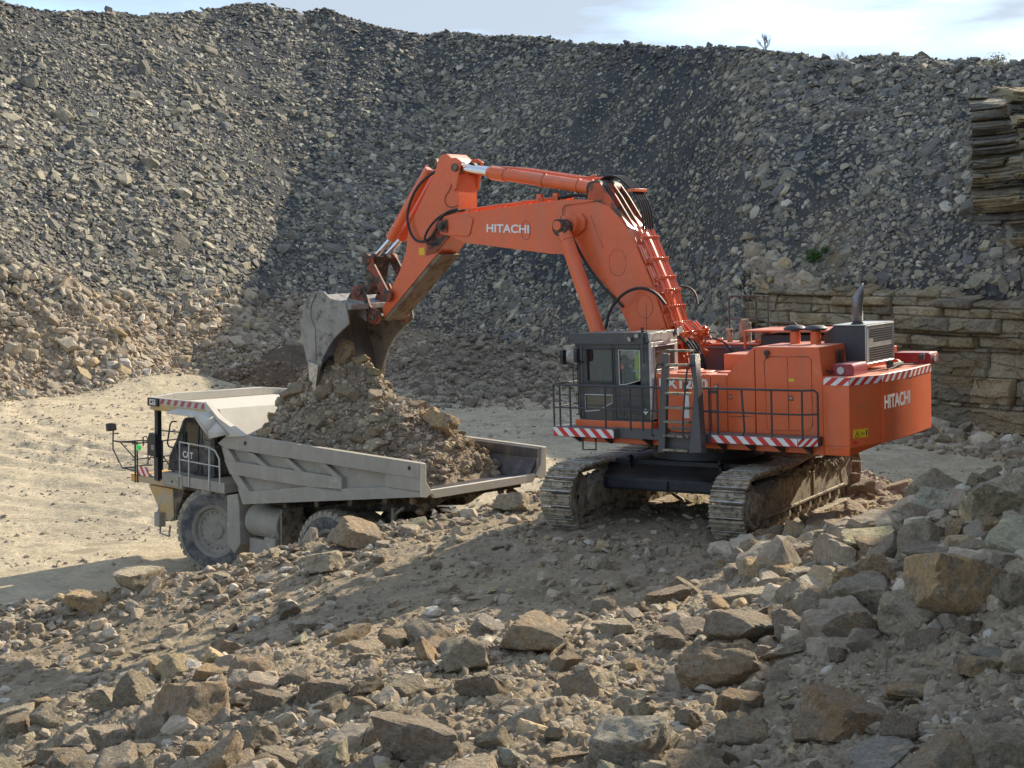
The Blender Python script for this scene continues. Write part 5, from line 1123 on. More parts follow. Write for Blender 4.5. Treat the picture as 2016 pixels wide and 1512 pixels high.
# arm cylinder bracket on the boom
br = MB()
for y in (-.42, -.12, .12, .42): br.prism([(2.72, 7.06), (2.62, 7.42), (2.36, 7.44), (2.12, 7.12), (1.72, 6.50), (1.62, 6.33), (1.9, 6.6), (2.3, 6.95)], y - .03, y + .03, 'y')
br.build('arm_cylinder_bracket', ORANGE_DIRTY, boom, bevel=.008)
for y in (-.27, .27):
    a = Vector((6.52, y, 8.06)); b = Vector((2.50, y, 7.30)); d = (b - a).normalized(); L = (b - a).length
    cy = MB(); s0 = 1.0; cy.cyl(a + d * s0, a + d * (L - .2), .145, seg=26); cy.cyl(a + d * (s0 - .02), a + d * (s0 + .42), .175, seg=8); cy.cyl(a + d * (s0 - .12), a + d * (s0 - .0), .12, .165, 20)
    for t in (.62, .86): cy.cyl(a + d * (L * t - .03), a + d * (L * t + .03), .165, seg=24)
    up = Vector((0, 0, 1)); n_ = (up - d * up.dot(d)).normalized()
    cy.tube([a + d * (s0 + .3) + n_ * .17, a + d * (s0 + .8) + n_ * .19, a + d * (L * .84) + n_ * .19, a + d * (L - .35) + n_ * .22, a + d * (L - .12) + n_ * .30], .028)
    cyl = cy.build('arm_cylinder', ORANGE, EX, bevel=.008)
    k_ = MB(); k_.cyl(a + d * .1, a + d * (s0 - .05), .10, seg=24); k_.build('cylinder_rod', CHROME, cyl, bevel=0)
    k_ = MB(); k_.cyl(a + Vector((0, -.12, 0)), a + Vector((0, .12, 0)), .15, seg=20); k_.build('cylinder_eye', DIRTY_METAL, cyl, bevel=.01); k_ = MB(); k_.cyl(b + Vector((0, -.13, 0)), b + Vector((0, .13, 0)), .20, seg=20); k_.cyl(b, b - d * .25, .15, seg=18); k_.build('cylinder_eye', DIRTY_METAL, cyl, bevel=.01)
# steel lines along the back of the boom
def bt(t):
    P = BT[9:18]; L = [0]
    for i in range(len(P) - 1): L.append(L[-1] + math.dist(P[i], P[i + 1]))
    t *= L[-1]; return float(np.interp(t, L, [p[0] for p in P])), float(np.interp(t, L, [p[1] for p in P]))
for k in range(8):
    y = -.40 + k * .085 + (.05 if k > 3 else 0)
    pts = []
    for i in range(12):
        x, z = bt(.18 + .72 * i / 11); pts.append((x - .10 - .015 * (k % 2), y + .03 * math.sin(i * .9 + k) * (i > 8), z + .05))
    MB().tube(pts, .021, 8).build('hydraulic_line', GLOSSO, boom, bevel=0)
cl_ = MB()
for t in (.26, .40, .52, .60, .70, .80):
    x, z = bt(t); cl_.box(x - .15, x - .05, -.44, .30, z + .02, z + .09)
    for k in range(7): cl_.cyl((x - .14, -.38 + k * .1, z + .07), (x - .18, -.38 + k * .1, z + .09), .018, seg=6)
cl_.build('pipe_clamp', GLOSSO, boom, bevel=.006)
pl = MB()
for t0, t1 in ((.30, .42), (.44, .56), (.64, .72), (.74, .88)):
    (x0, z0), (x1, z1) = bt(t0), bt(t1); pl.beam((x0 - .03, .36, z0 + .03), (x1 - .03, .36, z1 + .03), .12, .03, up=(-.9, 0, .4))
pl.build('cover_strip', GLOSSO, boom, bevel=.004)
vb = MB(); x, z = bt(.88)
rr = random.Random(4)
vb.box(x - .30, x - .05, -.42, .40, z - .12, z + .16); vb.box(x - .38, x - .20, -.35, .1, z - .25, z + .02); vb.box(x - .45, x - .30, -.55, -.2, z + .02, z + .22)
for k in range(34):
    p = Vector((x - rr.uniform(.2, .5), rr.uniform(-.6, .42), z + rr.uniform(-.4, .28))); d = Vector((rr.uniform(-1, -.1), rr.uniform(-.6, .6), rr.uniform(-.8, .8))).normalized(); vb.cyl(p, p + d * .09, .035, seg=6)
vb.build('valve_block', GLOSSO, boom, bevel=.008)
for k in range(7):
    y = -.55 + k * .14; vb = MB(); vb.tube([(x - .1, y, z + .35), (x - .28, y + rr.uniform(-.1, .1), z + .12), (x - .22 - rr.uniform(0, .2), y + rr.uniform(-.1, .1), z - .15), (x - .35, y * .8, z - .5), (x - .25, y * .7, z - .9)], .026, 8, smooth=2)
    vb.build('hydraulic_line', GLOSSO, boom, bevel=0)
# hoses
def hose(P, r=.028, name='hose', m=BLACK, par=EX): return MB().tube(P, r, 8, smooth=2).build(name, m, par, bevel=0)
for k in range(5):
    y = -.40 + k * .10; hose([(2.62, y, 7.52), (2.45, y, 7.62), (2.15, y - .02, 7.56), (1.80, y, 7.28), (1.56, y, 6.90), (1.50, y, 6.45), (1.42 + .1, y, 6.28)], .026)
MB().box(1.66, 1.84, -.45, .1, 7.20, 7.27).build('hose_clamp', ORANGE, EX, bevel=.006)
for y in (.16, .30): hose([(3.6, y, 7.16), (3.1, y, 7.22), (2.5, y, 7.08), (2.15, y, 6.82), (1.88, y + .05, 6.42), (1.62, y, 6.08)], .035)
for y in (.04, .2): hose([(2.36, y, 7.42), (2.26, y + .05, 7.25), (2.0, y + .05, 6.75), (1.72, y, 6.22)], .03, m=GREYD)
hose([(2.06, .85, 4.15), (1.95, .85, 4.55), (1.62, .8, 4.93), (1.2, .72, 5.07), (.86, .62, 4.93), (.70, .5, 4.66)], .036)
hose([(2.98, .70, 6.22), (2.85, .66, 5.95), (2.70, .6, 5.62), (2.34, .55, 5.12), (1.98, .5, 4.78), (1.80, .5, 4.62)], .032)
hose([(.95, -.6, 5.02), (.80, -.75, 5.0), (.66, -.8, 4.85), (.56, -.7, 4.6)], .03)
for k in range(4): hose([(.50, .38 - .13 * k, 4.0), (.18, .42 - .13 * k, 3.75), (.02, .40 - .13 * k, 3.4), (.02, .36 - .13 * k, 3.0), (.1, .3 - .13 * k, 2.6)], .034)
hose([(.3, -.6, 3.9), (-.1, -.75, 3.75), (-.3, -.8, 3.45), (-.05, -.7, 3.25)], .022)
# feeder lines on the top of the boom
fl = MB()
for y in (-.30, -.12, .10, .28): fl.tube([(6.75, y, 7.02), (5.9, y, 7.06), (4.6, y, 7.13), (3.6, y, 7.18)], .024)
for x in (6.3, 5.4, 4.65, 4.1, 3.7): fl.box(x - .05, x + .05, -.36, .34, 6.98 + (6.6 - x) * .05, 7.06 + (6.6 - x) * .05)
for x in (4.15, 3.68): fl.box(x - .06, x + .06, .22, .34, 7.1, 7.28)
fl.build('boom_top_line', ORANGE, boom, bevel=0)
# arm
AP = [(6.98, 8.40), (6.83, 8.42), (6.66, 8.28), (6.58, 8.10), (6.57, 7.9), (6.54, 7.39), (6.56, 6.96), (6.62, 6.55), (6.85, 6.33), (7.23, 6.0), (7.39, 5.88), (8.68, 4.78), (9.12, 4.40), (9.16, 4.65), (8.80, 5.20), (8.52, 5.59), (8.28, 6.07), (8.14, 6.71), (7.23, 7.98), (7.07, 8.34)]
am = MB(); am.prism(AP, -.36, .36, 'y'); arm = am.build('arm', ORANGE, EX, bevel=.015)
for s_ in (-1, 1):
    MB().prism(AP, s_ * .36, s_ * .39, 'y').build('arm_side_plate', ORANGE, arm, bevel=.006)
    # worn lower guard, pivot area
    MB().prism([(6.66, 6.9), (6.80, 6.42), (7.25, 6.02), (7.62, 5.96), (7.55, 6.30), (7.28, 6.62), (6.95, 6.95)], s_ * .39, s_ * .415, 'y').build('pivot_plate', WORN, arm, bevel=.01)
    MB().prism([(6.52, 7.55), (6.40, 8.02), (6.34, 8.20), (6.50, 8.30), (6.66, 8.30), (6.72, 8.0), (6.62, 7.5)], s_ * .40, s_ * .46, 'y').build('rod_lug', ORANGE, arm, bevel=.012)
gd = MB(); gd.prism([(7.23, 5.995), (7.39, 5.875), (8.68, 4.775), (9.12, 4.395), (9.07, 4.33), (8.62, 4.70), (7.33, 5.80), (7.14, 5.96)], -.37, .37, 'y'); gd.build('arm_underplate', mat('dried_mud_plate', (.17, .10, .06), .8, var=.4, vscale=3, spots=((.22, .17, .12), 3, .45, .55), bump=.6, bscale=14), arm, bevel=.005)
MB().cyl((6.52, -.5, 8.06), (6.52, .5, 8.06), .10, seg=20).build('arm_pin', DIRTY_METAL, arm, bevel=.006)
MB().cyl((6.93, -.64, 6.66), (6.93, .64, 6.66), .07, seg=16).build('arm_pin', DIRTY_METAL, arm, bevel=.006)
MB().box(7.66, 7.84, .392, .397, 5.98, 6.16).build('yellow_sticker', SIGNY, arm, bevel=0)
hose([(7.2, .2, 8.1), (7.75, .42, 7.75), (8.05, .5, 7.2), (8.1, .5, 6.75), (7.9, .5, 6.35), (7.55, .5, 6.28), (7.2, .5, 6.5), (7.05, .5, 6.85), (6.8, .45, 7.02), (6.5, .4, 7.05)], .034)
hose([(7.1, .3, 6.3), (7.35, .52, 6.2), (7.6, .52, 6.35), (7.3, .5, 6.75), (6.9, .48, 6.98), (6.4, .3, 7.02)], .028)
hose([(6.62, .41, 7.8), (6.75, .41, 7.55), (6.95, .41, 7.35), (6.9, .41, 7.15), (6.7, .41, 7.1), (6.5, .41, 7.15)], .008)
for y in (-.2, .2):
    a = Vector((7.22, y, 8.28)); b = Vector((9.62, y, 5.93)); c0 = Vector((7.55, y, 8.10)); c1 = Vector((8.93, y, 6.42)); d = (c1 - c0).normalized()
    cy = MB(); cy.cyl(c0, c1, .115, seg=22); cy.cyl(c1 - d * .35, c1, .14, seg=22); cy.tube([c0 + Vector((.1, 0, .1)), c1 + Vector((.1, 0, .12))], .02); cyl = cy.build('bucket_cylinder', ORANGE, EX, bevel=.008)
    MB().cyl(c1, (9.50, y, 5.98), .065, seg=18).build('cylinder_rod', CHROME, cyl, bevel=0)
    MB().cyl((7.35, y - .1, 8.22), (7.35, y + .1, 8.22), .14, seg=18).build('cylinder_eye', DIRTY_METAL, cyl, bevel=.008)
    MB().cyl((9.52, y - .09, 5.96), (9.52, y + .09, 5.96), .13, seg=18).build('cylinder_eye', DIRTY_METAL, cyl, bevel=.008)
lk = MB()
for y in (-.52, .46): lk.prism([(9.40, 6.02), (9.56, 6.06), (9.64, 5.90), (9.56, 5.80), (9.02, 4.95), (8.84, 4.85), (8.72, 4.98), (8.84, 5.12)], y, y + .07, 'y')
for y in (-.52, .46): lk.cyl((9.50, y - .03, 5.93), (9.50, y + .10, 5.93), .14, seg=20); lk.cyl((8.86, y - .03, 4.98), (8.86, y + .10, 4.98), .15, seg=20)
lk.cyl((9.50, -.55, 5.93), (9.50, .55, 5.93), .075, seg=16); lk.cyl((8.86, -.55, 4.98), (8.86, .55, 4.98), .075, seg=16); lk.build('rocker_link', WORN, EX, bevel=.008)
l2 = MB(); l2.prism([(9.42, 5.98), (9.58, 5.98), (9.86, 5.20), (9.84, 5.06), (9.70, 5.06), (9.62, 5.20)], -.30, .30, 'y'); l2.cyl((9.78, -.42, 5.12), (9.78, .42, 5.12), .11, seg=18); l2.build('bucket_link', DIRTY_METAL, EX, bevel=.01)
# bucket: mouth to the machine, teeth down
BKo = [(9.60, 4.86), (10.14, 4.96), (10.36, 5.14), (10.65, 5.16), (11.01, 4.92), (11.25, 4.46), (11.25, 4.0), (11.13, 3.58), (10.98, 2.82), (10.86, 2.60)]
BKi = [(9.52, 4.31), (9.98, 4.0), (10.25, 3.75), (10.47, 3.456), (10.66, 3.1), (10.76, 2.75)]
bk = MB(); W = 1.22
# shell
sh_o = [(9.55, 4.72), (10.10, 4.86), (10.55, 5.06), (10.98, 4.84), (11.20, 4.42), (11.20, 4.0), (11.07, 3.56), (10.92, 2.85)]
n = len(sh_o); V = []
for y in (-W, W): V += [(p[0], y, p[1]) for p in sh_o]
cen = (10.2, 4.1)
inn = [(p[0] + (cen[0] - p[0]) * .035, p[1] + (cen[1] - p[1]) * .035) for p in sh_o]
for y in (-W, W): V += [(p[0], y, p[1]) for p in inn]
F = [(i, i + 1, n + i + 1, n + i) for i in range(n - 1)]; Fi = [(2 * n + i, 3 * n + i, 3 * n + i + 1, 2 * n + i + 1) for i in range(n - 1)]
bk.add(V, F, 0); bk.add(V, Fi, 1); bk.add(V, [(0, 2 * n, 3 * n, n), (n - 1, 2 * n - 1, 4 * n - 1, 3 * n - 1)], 0)
bucket = bk.build('bucket', [BUCKET, BUCKET_IN], EX, bevel=0, sharp=50)
for s_ in (-1, 1):
    y0, y1 = (W, W + .06) if s_ > 0 else (-W - .06, -W)
    sd_ = MB(); sd_.prism(BKo + BKi[::-1], y0, y1, 'y'); sd_.build('bucket_side', BUCKET, bucket, bevel=.01)
    ww = MB(); ww.prism([(10.60, 5.10), (10.95, 4.86), (11.18, 4.44), (11.19, 4.02), (10.98, 3.7), (10.72, 3.35), (10.70, 4.2), (10.85, 4.5), (10.8, 4.8)], s_ * (W + .06), s_ * (W + .085), 'y'); ww.build('wear_plate', BUCKET, bucket, bevel=.008)
    ct = MB(); ct.prism([(10.62, 3.25), (10.98, 3.35), (10.98, 2.72), (10.86, 2.50), (10.76, 2.62)], s_ * (W + .06), s_ * (W + .11), 'y'); ct.build('side_cutter', SHINE, bucket, bevel=.012)
    hg = MB(); hg.prism([(9.16, 4.62), (9.40, 4.70), (9.70, 5.28), (9.92, 5.26), (10.2, 4.93), (10.14, 4.78), (9.6, 4.62), (9.52, 4.30), (9.20, 4.26), (9.08, 4.42)], s_ * .50, s_ * .58, 'y'); hg.cyl((9.80, s_ * .44, 5.12), (9.80, s_ * .62, 5.12), .13, seg=20); hg.cyl((9.30, s_ * .42, 4.44), (9.30, s_ * .64, 4.44), .15, seg=20); hg.build('hinge_plate', WORN, bucket, bevel=.01)
    MB().prism([(9.52, 4.33), (9.58, 4.84), (10.12, 4.94), (10.1, 4.7)], s_ * .58, s_ * .62, 'y').build('top_gusset', BUCKET, bucket, bevel=.005)
MB().box(9.44, 9.60, -W - .02, W + .02, 4.66, 4.80).build('back_plate', BUCKET, bucket, bevel=.01)
lp = MB(); lp.beam((10.93, 0, 2.95), (10.84, 0, 2.62), 2 * W, .07, up=(0, 1, 0)) if False else lp.prism([(10.95, 2.98), (10.88, 2.98), (10.76, 2.62), (10.84, 2.60)], -W, W, 'y'); lp.build('cutting_lip', SHINE, bucket, bevel=.01)
for k in range(6):
    y = -W + .08 + k * (2 * W - .16) / 5; t_ = MB(); t_.prism([(10.97, 2.92), (10.84, 2.94), (10.72, 2.55), (10.70, 2.36), (10.76, 2.34), (10.90, 2.60)], y - .08, y + .08, 'y'); t_.build('tooth', SHINE, bucket, bevel=.02)
MB().cyl((9.30, -.66, 4.44), (9.30, .66, 4.44), .09, seg=18).build('bucket_pin', DIRTY_METAL, bucket, bevel=.006)
# ------------------------------------------------------------------ dump truck (x forward, y left, z up; origin under the front axle)
TA, TL, TU = axes3(40.9, .8, 0.0)
TK = root('dump_truck', 'dust-coated rigid dump truck being loaded with broken rock, dark cab under the bed canopy', 'dump truck', frame_matrix((-6.7717, 38.8838, 0.0), TA, TL, TU))
def wheel(x, y0, y1, r, outer, name='wheel', tm=None, sm=None, rim=True, par=None, phase=0.0):
    """y0 inner side, y1 outer side"""
    s_ = 1 if y1 > y0 else -1; w = abs(y1 - y0); c = (x, (y0 + y1) / 2, r - .04); sm = sm or TYRE; tm = tm or TYREM; h = w / 2
    t = MB(); t.ring(c, (0, 1, 0), [(-h * .80, r * .56), (-h * .96, r * .66), (-h, r * .80), (-h * .985, r * .86)], 72)
    t.ring(c, (0, 1, 0), [(-h * .985, r * .86), (-h * .94, r * .93), (-h * .84, r * .965), (h * .84, r * .965), (h * .94, r * .93), (h * .985, r * .86)], 72, mi=1)
    t.ring(c, (0, 1, 0), [(h * .985, r * .86), (h, r * .80), (h * .96, r * .66), (h * .80, r * .56)], 72)
    wh = t.build(name, [sm, tm], TK, bevel=0, sharp=50)
    tr = MB(); n = 36
    for k in range(n):
        for q in (-1, 1):
            a = 2 * math.pi * (k + phase + (.5 if q > 0 else 0)) / n; da = 2 * math.pi / n * .33; V = []
            ya, yb = c[1] + q * h * .99, c[1] + q * h * .08
            sk = 2 * math.pi / n * .35
            for yy, ro, ri, sh, dd in ((ya, r * .975, r * .90, 0, da), (c[1] + q * h * .80, r, r * .95, 0, da), (yb, r, r * .95, sk, da * .9)):
                for rr_ in (ri, ro):
                    for aa in (a - dd + sh, a + dd + sh): V.append((x + rr_ * math.cos(aa), yy, r - .04 + rr_ * math.sin(aa)))
            tr.add(V, [(0, 1, 3, 2), (4, 6, 2, 0), (6, 7, 3, 2), (5, 1, 3, 7), (8, 10, 6, 4), (10, 11, 7, 6), (9, 5, 7, 11), (8, 9, 11, 10)])
    tr.build('tread', tm, wh, bevel=0)
    if rim:
        o = MB(); yo = h * .86
        ax = (0, s_, 0)
        prof = [(yo * .98, r * .60), (yo * 1.0, r * .575), (yo * .9, r * .555), (yo * .9, r * .53), (yo * .72, r * .51), (yo * .55, r * .49), (yo * .50, r * .44), (yo * .42, r * .43), (yo * .42, r * .38)]
        if outer == 'front': prof += [(yo * .46, r * .20), (yo * .60, r * .17), (yo * .60, 0.001)]
        else: prof = prof[:6] + [(-yo * .1, r * .47), (-yo * .2, r * .40), (-yo * .2, r * .30), (yo * .35, r * .26), (yo * .42, .001)]
        o.ring(c, ax, prof, 56); b = o
        for k in range(20 if outer == 'front' else 28):
            a = 2 * math.pi * k / (20 if outer == 'front' else 28); rb = r * (.405 if outer == 'front' else .275); d_ = c[1] + s_ * yo * (.42 if outer == 'front' else .33)
            b.cyl((x + rb * math.cos(a), d_, r - .04 + rb * math.sin(a)), (x + rb * math.cos(a), d_ + s_ * .035, r - .04 + rb * math.sin(a)), .022, seg=6)
        if outer == 'front':
            for k in range(8): a = 2 * math.pi * k / 8; b.cyl((x + r * .11 * math.cos(a), c[1] + s_ * yo * .60, r - .04 + r * .11 * math.sin(a)), (x + r * .11 * math.cos(a), c[1] + s_ * yo * .64, r - .04 + r * .11 * math.sin(a)), .014, seg=6)
        o.build('rim', RIM, wh, bevel=0, sharp=30)
    return wh
for y0_, y1_ in ((1.30, 1.95), (-1.30, -1.95)):       # front wheels turned on their steering pins
    w_ = wheel(0, y0_, y1_, 1.19, 'front'); pv_ = Matrix.Translation((0, (y0_ + y1_) / 2, 0)); w_.matrix_local = pv_ @ Matrix.Rotation(R(17), 4, 'Z') @ pv_.inverted()
wheel(-4.70, 1.36, 1.98, 1.16, 'rear'); wheel(-4.70, .60, 1.22, 1.10, 'rear', tm=TYREM, rim=False, phase=.3)
wheel(-4.70, -1.36, -1.98, 1.10, 'rear', tm=TYREK); wheel(-4.70, -.60, -1.22, 1.10, 'rear', tm=TYREK, rim=False, phase=.4)
# chassis
ch = MB()
for y in (-.62, .62): ch.prism([(2.6, 1.15), (2.6, 1.75), (-1.6, 1.75), (-2.4, 1.60), (-6.6, 1.60), (-7.0, 1.35), (-6.6, 1.1), (-2.2, .95), (-1.4, 1.0)], y - .12, y + .12, 'y')
for x in (2.4, -2.0, -6.5): ch.box(x - .15, x + .15, -.6, .6, 1.15, 1.6)
ch.build('chassis_frame', BLACKP, TK, bevel=.02)
ax_ = MB(); ax_.cyl((-4.7, -1.3, 1.10), (-4.7, 1.3, 1.10), .36, seg=20); ax_.cyl((-4.7, -.45, 1.1), (-4.7, .45, 1.1), .62, seg=24); ax_.cyl((0, -1.4, 1.1), (0, 1.4, 1.1), .24, seg=16)
ax_.build('axle', BLACKP, TK, bevel=.02)
for y in (-1.0, 1.0):
    MB().cyl((.1, y * 1.15, 1.0), (-.1, y * 1.05, 2.2), .17, seg=18).build('suspension_strut', DIRTY_METAL, TK, bevel=.01)
    MB().cyl((-5.3, y * .5, 1.2), (-5.5, y * .5, 2.4), .14, seg=16).build('suspension_strut', DIRTY_METAL, TK, bevel=.01)
    MB().cyl((-2.6, y * .62, 1.5), (-2.0, y * .62, 2.7), .15, seg=16).build('hoist_cylinder', DIRTY_METAL, TK, bevel=.01)
ft = MB(); ft.cyl((-1.42, 1.50, 1.60), (-2.70, 1.50, 1.60), .42, seg=30); ft.build('fuel_tank', DUSTY, TK, bevel=.03)
fp = MB(); fp.prism([(-.80, .95), (-.80, 2.22), (-1.22, 2.30), (-1.30, 2.0), (-1.35, 1.0), (-1.1, .70)], 1.60, 2.0, 'y'); fp.box(-2.15, -1.40, 1.3, 1.75, .65, 1.15); fp.box(-2.72, -2.28, 1.6, 1.98, .70, 1.30); fp.cyl((-2.45, 1.8, 1.30), (-2.45, 1.8, 1.44), .06, seg=12); fp.build('side_guard', DUSTY, TK, bevel=.02)
MB().box(-3.02, -2.98, 1.30, 2.02, .62, 2.10).build('mud_flap', MUDSTEEL, TK, bevel=.005)
MB().box(-6.1, -6.0, 1.0, 1.1, 1.3, 2.4).beam((-6.05, 1.05, 2.2), (-6.4, 1.05, 2.45), .06, .06).build('hanging_bracket', DUSTY, TK, bevel=.005)
MB().tube([(-7.0, .2, 2.25), (-7.02, .2, 2.02), (-6.9, .2, 1.96), (-6.8, .2, 2.05), (-6.8, .2, 2.25)], .022, 6).build('tow_loop', DUSTY, TK, bevel=0)
# front end: yellow nose, bumper, platform, steps
fn = MB(); fn.prism([(2.72, 2.12), (1.60, 2.12), (1.55, 1.35), (1.72, 1.2), (2.05, 1.25)], -1.55, 1.98, 'y'); fn.build('nose_panel', YELLOW, TK, bevel=.02)
fd = MB(); fd.prism([(1.58, 2.10), (1.25, 2.25), (-.75, 2.25), (-.75, 2.18), (1.1, 2.15), (1.50, 1.30), (1.58, 1.28)], .9, 1.95, 'y'); fd.build('fender', DIRTY_METAL, TK, bevel=.01)
bp = MB(); bp.box(1.9, 2.3, -1.9, 1.98, 1.18, 1.45); bp.box(2.02, 2.26, 1.9, 2.12, 1.02, 1.42); bp.build('bumper', DUSTY, TK, bevel=.02)
sp_ = MB(); sp_.tube([(2.1, 2.02, 1.2), (2.12, 2.02, .84), (1.72, 2.02, .80), (1.66, 2.02, 1.1)], .03, 6); sp_.tube([(2.28, 1.98, 1.4), (1.98, 1.95, 2.1)], .022, 6); sp_.build('step', DUSTY, TK, bevel=0)
pf = MB(); pf.box(1.05, 3.42, 1.5, 2.04, 2.16, 2.34); pf.box(3.10, 3.44, -2.05, 2.05, 2.14, 2.36); pf.box(1.9, 3.2, -2.0, 1.5, 2.18, 2.28); pf.build('front_platform', YELLOW, TK, bevel=.015)
MB().box(3.18, 3.36, 2.045, 2.06, 2.18, 2.30).build('marker_reflector', mat('amber', (.8, .30, .02), .3), TK, bevel=.004)
wkd = MB(); wkd.box(-.80, 1.02, .3, 2.08, 2.26, 2.54); wkd.box(1.0, 1.90, 1.3, 2.10, 2.19, 2.57); wkd.box(1.12, 1.80, 2.10, 2.13, 2.24, 2.53); wkd.box(-.80, 1.9, -2.05, .3, 2.26, 2.5); wkd.build('walkway', DUSTY, TK, bevel=.015)
for k in range(5): a = math.pi * k / 4; MB().beam((1.46, 2.13, 2.40), (1.46 + .28 * math.cos(a), 2.135, 2.38 + .13 * math.sin(a)), .025, .02).build('stiffener', DUSTY, TK, bevel=0)
MB().cyl((1.40, 2.12, 2.36), (1.40, 2.145, 2.36), .035, seg=12).build('bolt_hole', SIGNB, TK, bevel=0)
wl = MB(); wl.tube([(1.12, 2.08, 2.5), (1.12, 2.08, 3.46), (-.17, 2.08, 3.43), (-.42, 2.08, 3.36), (-.60, 2.08, 3.16), (-.62, 2.08, 2.5)], .024, 8, smooth=0); wl.tube([(1.12, 2.08, 2.98), (-.60, 2.08, 2.95)], .018)
for x in (.70, -.18): wl.tube([(x, 2.10, 2.28), (x, 2.08, 3.44)], .024)
wl.build('walkway_rail', SILVER, TK, bevel=0)
# cab
cbp = [(2.20, 2.55), (2.12, 2.95), (1.80, 3.42), (1.50, 3.98), (1.40, 4.06), (.62, 4.10), (.20, 4.0), (.10, 3.3), (.10, 2.54)]
def shell(mb, prof, y0, y1, th=.05):
    n = len(prof); V = [(p[0], y, p[1]) for y in (y0, y1) for p in prof]
    mb.add(V, [(i, (i + 1) % n, n + (i + 1) % n, n + i) for i in range(n)])
cd_ = MB()
# side walls with door glass cut: pillars as polygons
for y in (1.70, .30):
    a, b = (y - .04, y)
    cd_.prism([(2.20, 2.55), (2.12, 2.95), (1.92, 3.26), (.10, 3.26), (.10, 2.55)], a, b, 'y')
    cd_.prism([(1.92, 3.26), (1.80, 3.42), (1.50, 3.98), (1.42, 4.0), (1.70, 3.42), (1.78, 3.26)], a, b, 'y')
    cd_.prism([(1.52, 3.26), (1.45, 3.26), (1.38, 3.98), (1.44, 4.0)], a, b, 'y'); cd_.prism([(1.50, 3.96), (1.40, 4.06), (.62, 4.10), (.20, 4.0), (.24, 3.94), (1.42, 3.93)], a, b, 'y')
    cd_.prism([(.82, 3.26), (.66, 3.26), (.60, 4.0), (.76, 4.0)], a, b, 'y'); cd_.prism([(.28, 3.26), (.10, 3.26), (.20, 4.0), (.30, 4.0)], a, b, 'y')
cd_.prism([(1.50, 3.98), (1.40, 4.06), (.62, 4.10), (.20, 4.0), (.20, 3.95), (1.45, 3.93)], .30, 1.70, 'y'); cd_.prism([(2.20, 2.55), (2.12, 2.95), (1.92, 3.26), (1.88, 3.24), (2.06, 2.95), (2.14, 2.55)], .30, 1.70, 'y'); cd_.box(.10, 2.1, .32, 1.68, 2.55, 2.62)
cd_.box(.10, .14, .3, 1.7, 2.55, 3.4); cd_.box(.18, .24, .3, .42, 3.3, 4.0); cd_.box(.18, .24, 1.58, 1.7, 3.3, 4.0)
tcab = cd_.build('cab', DCAB, TK, bevel=.012)
for y in (1.675, .33):
    MB().prism([(1.45, 3.27), (.82, 3.27), (.76, 3.94), (1.40, 3.94)], y, y + .008, 'y').build('door_window', GLASS, tcab, bevel=0)
    MB().prism([(1.78, 3.27), (1.52, 3.27), (1.45, 3.94)], y, y + .008, 'y').build('quarter_window', GLASSD, tcab, bevel=0)
    MB().prism([(.66, 3.27), (.28, 3.27), (.30, 3.95), (.62, 3.95)], y, y + .008, 'y').build('rear_side_window', GLASSD, tcab, bevel=0)
dd = MB(); dd.prism([(1.56, 2.64), (1.50, 2.56), (.86, 2.60), (.78, 2.70), (.80, 3.26), (1.52, 3.26)], 1.70, 1.725, 'y'); door = dd.build('door', DCAB, tcab, bevel=.015)
MB().tube([(1.50, 1.71, 3.27), (.80, 1.71, 3.27), (.74, 1.71, 3.95), (1.42, 1.71, 3.97), (1.50, 1.71, 3.27)], .022, 6).build('door_frame', BLACKP, door, bevel=0)
text('CAT', .2, (1.46, 1.728, 2.98), (-1, 0, -.03), (-.02, 0, 1), door, WHITE, 'maker_lettering', .02, width=.46, height=.18)
MB().tube([(1.02, 1.728, 3.16), (.90, 1.728, 3.04), (.92, 1.728, 2.92), (1.03, 1.728, 2.84), (1.30, 1.728, 2.85)], .010, 5).build('door_graphic', mat('faded_crimson', (.20, .08, .07), .7), door, bevel=0)
MB().beam((1.75, 1.72, 3.3), (1.66, 1.72, 3.05), .05, .05).box(.62, .70, 1.70, 1.73, 2.62, 2.84).build('door_hinge', BLACKP, tcab, bevel=.004)
ti = MB(); ti.box(.62, .95, .75, 1.25, 2.9, 3.10); ti.box(.52, .64, .75, 1.25, 3.0, 3.7); ti.box(.53, .62, .88, 1.12, 3.7, 3.9); ti.build('seat', SIGNB, tcab, bevel=.03)
sw = MB(); sw.ring((1.12, 1.0, 3.42), (.8, 0, .6), [(-.015, .17), (0, .185), (.015, .17), (0, .155), (-.015, .17)], 28); sw.tube([(1.12, 1.0, 3.42), (1.45, 1.0, 3.1)], .03); sw.box(1.45, 1.75, .4, 1.6, 2.9, 3.35); sw.build('steering_wheel', SIGNB, tcab, bevel=0)
gh = MB(); gh.tube([(1.72, 1.74, 3.94), (1.90, 1.76, 3.93), (1.98, 1.76, 3.84), (2.12, 1.76, 3.30), (2.08, 1.74, 3.22), (1.95, 1.72, 3.2)], .022, 8); gh.build('grab_handle', BLACKP, tcab, bevel=0)
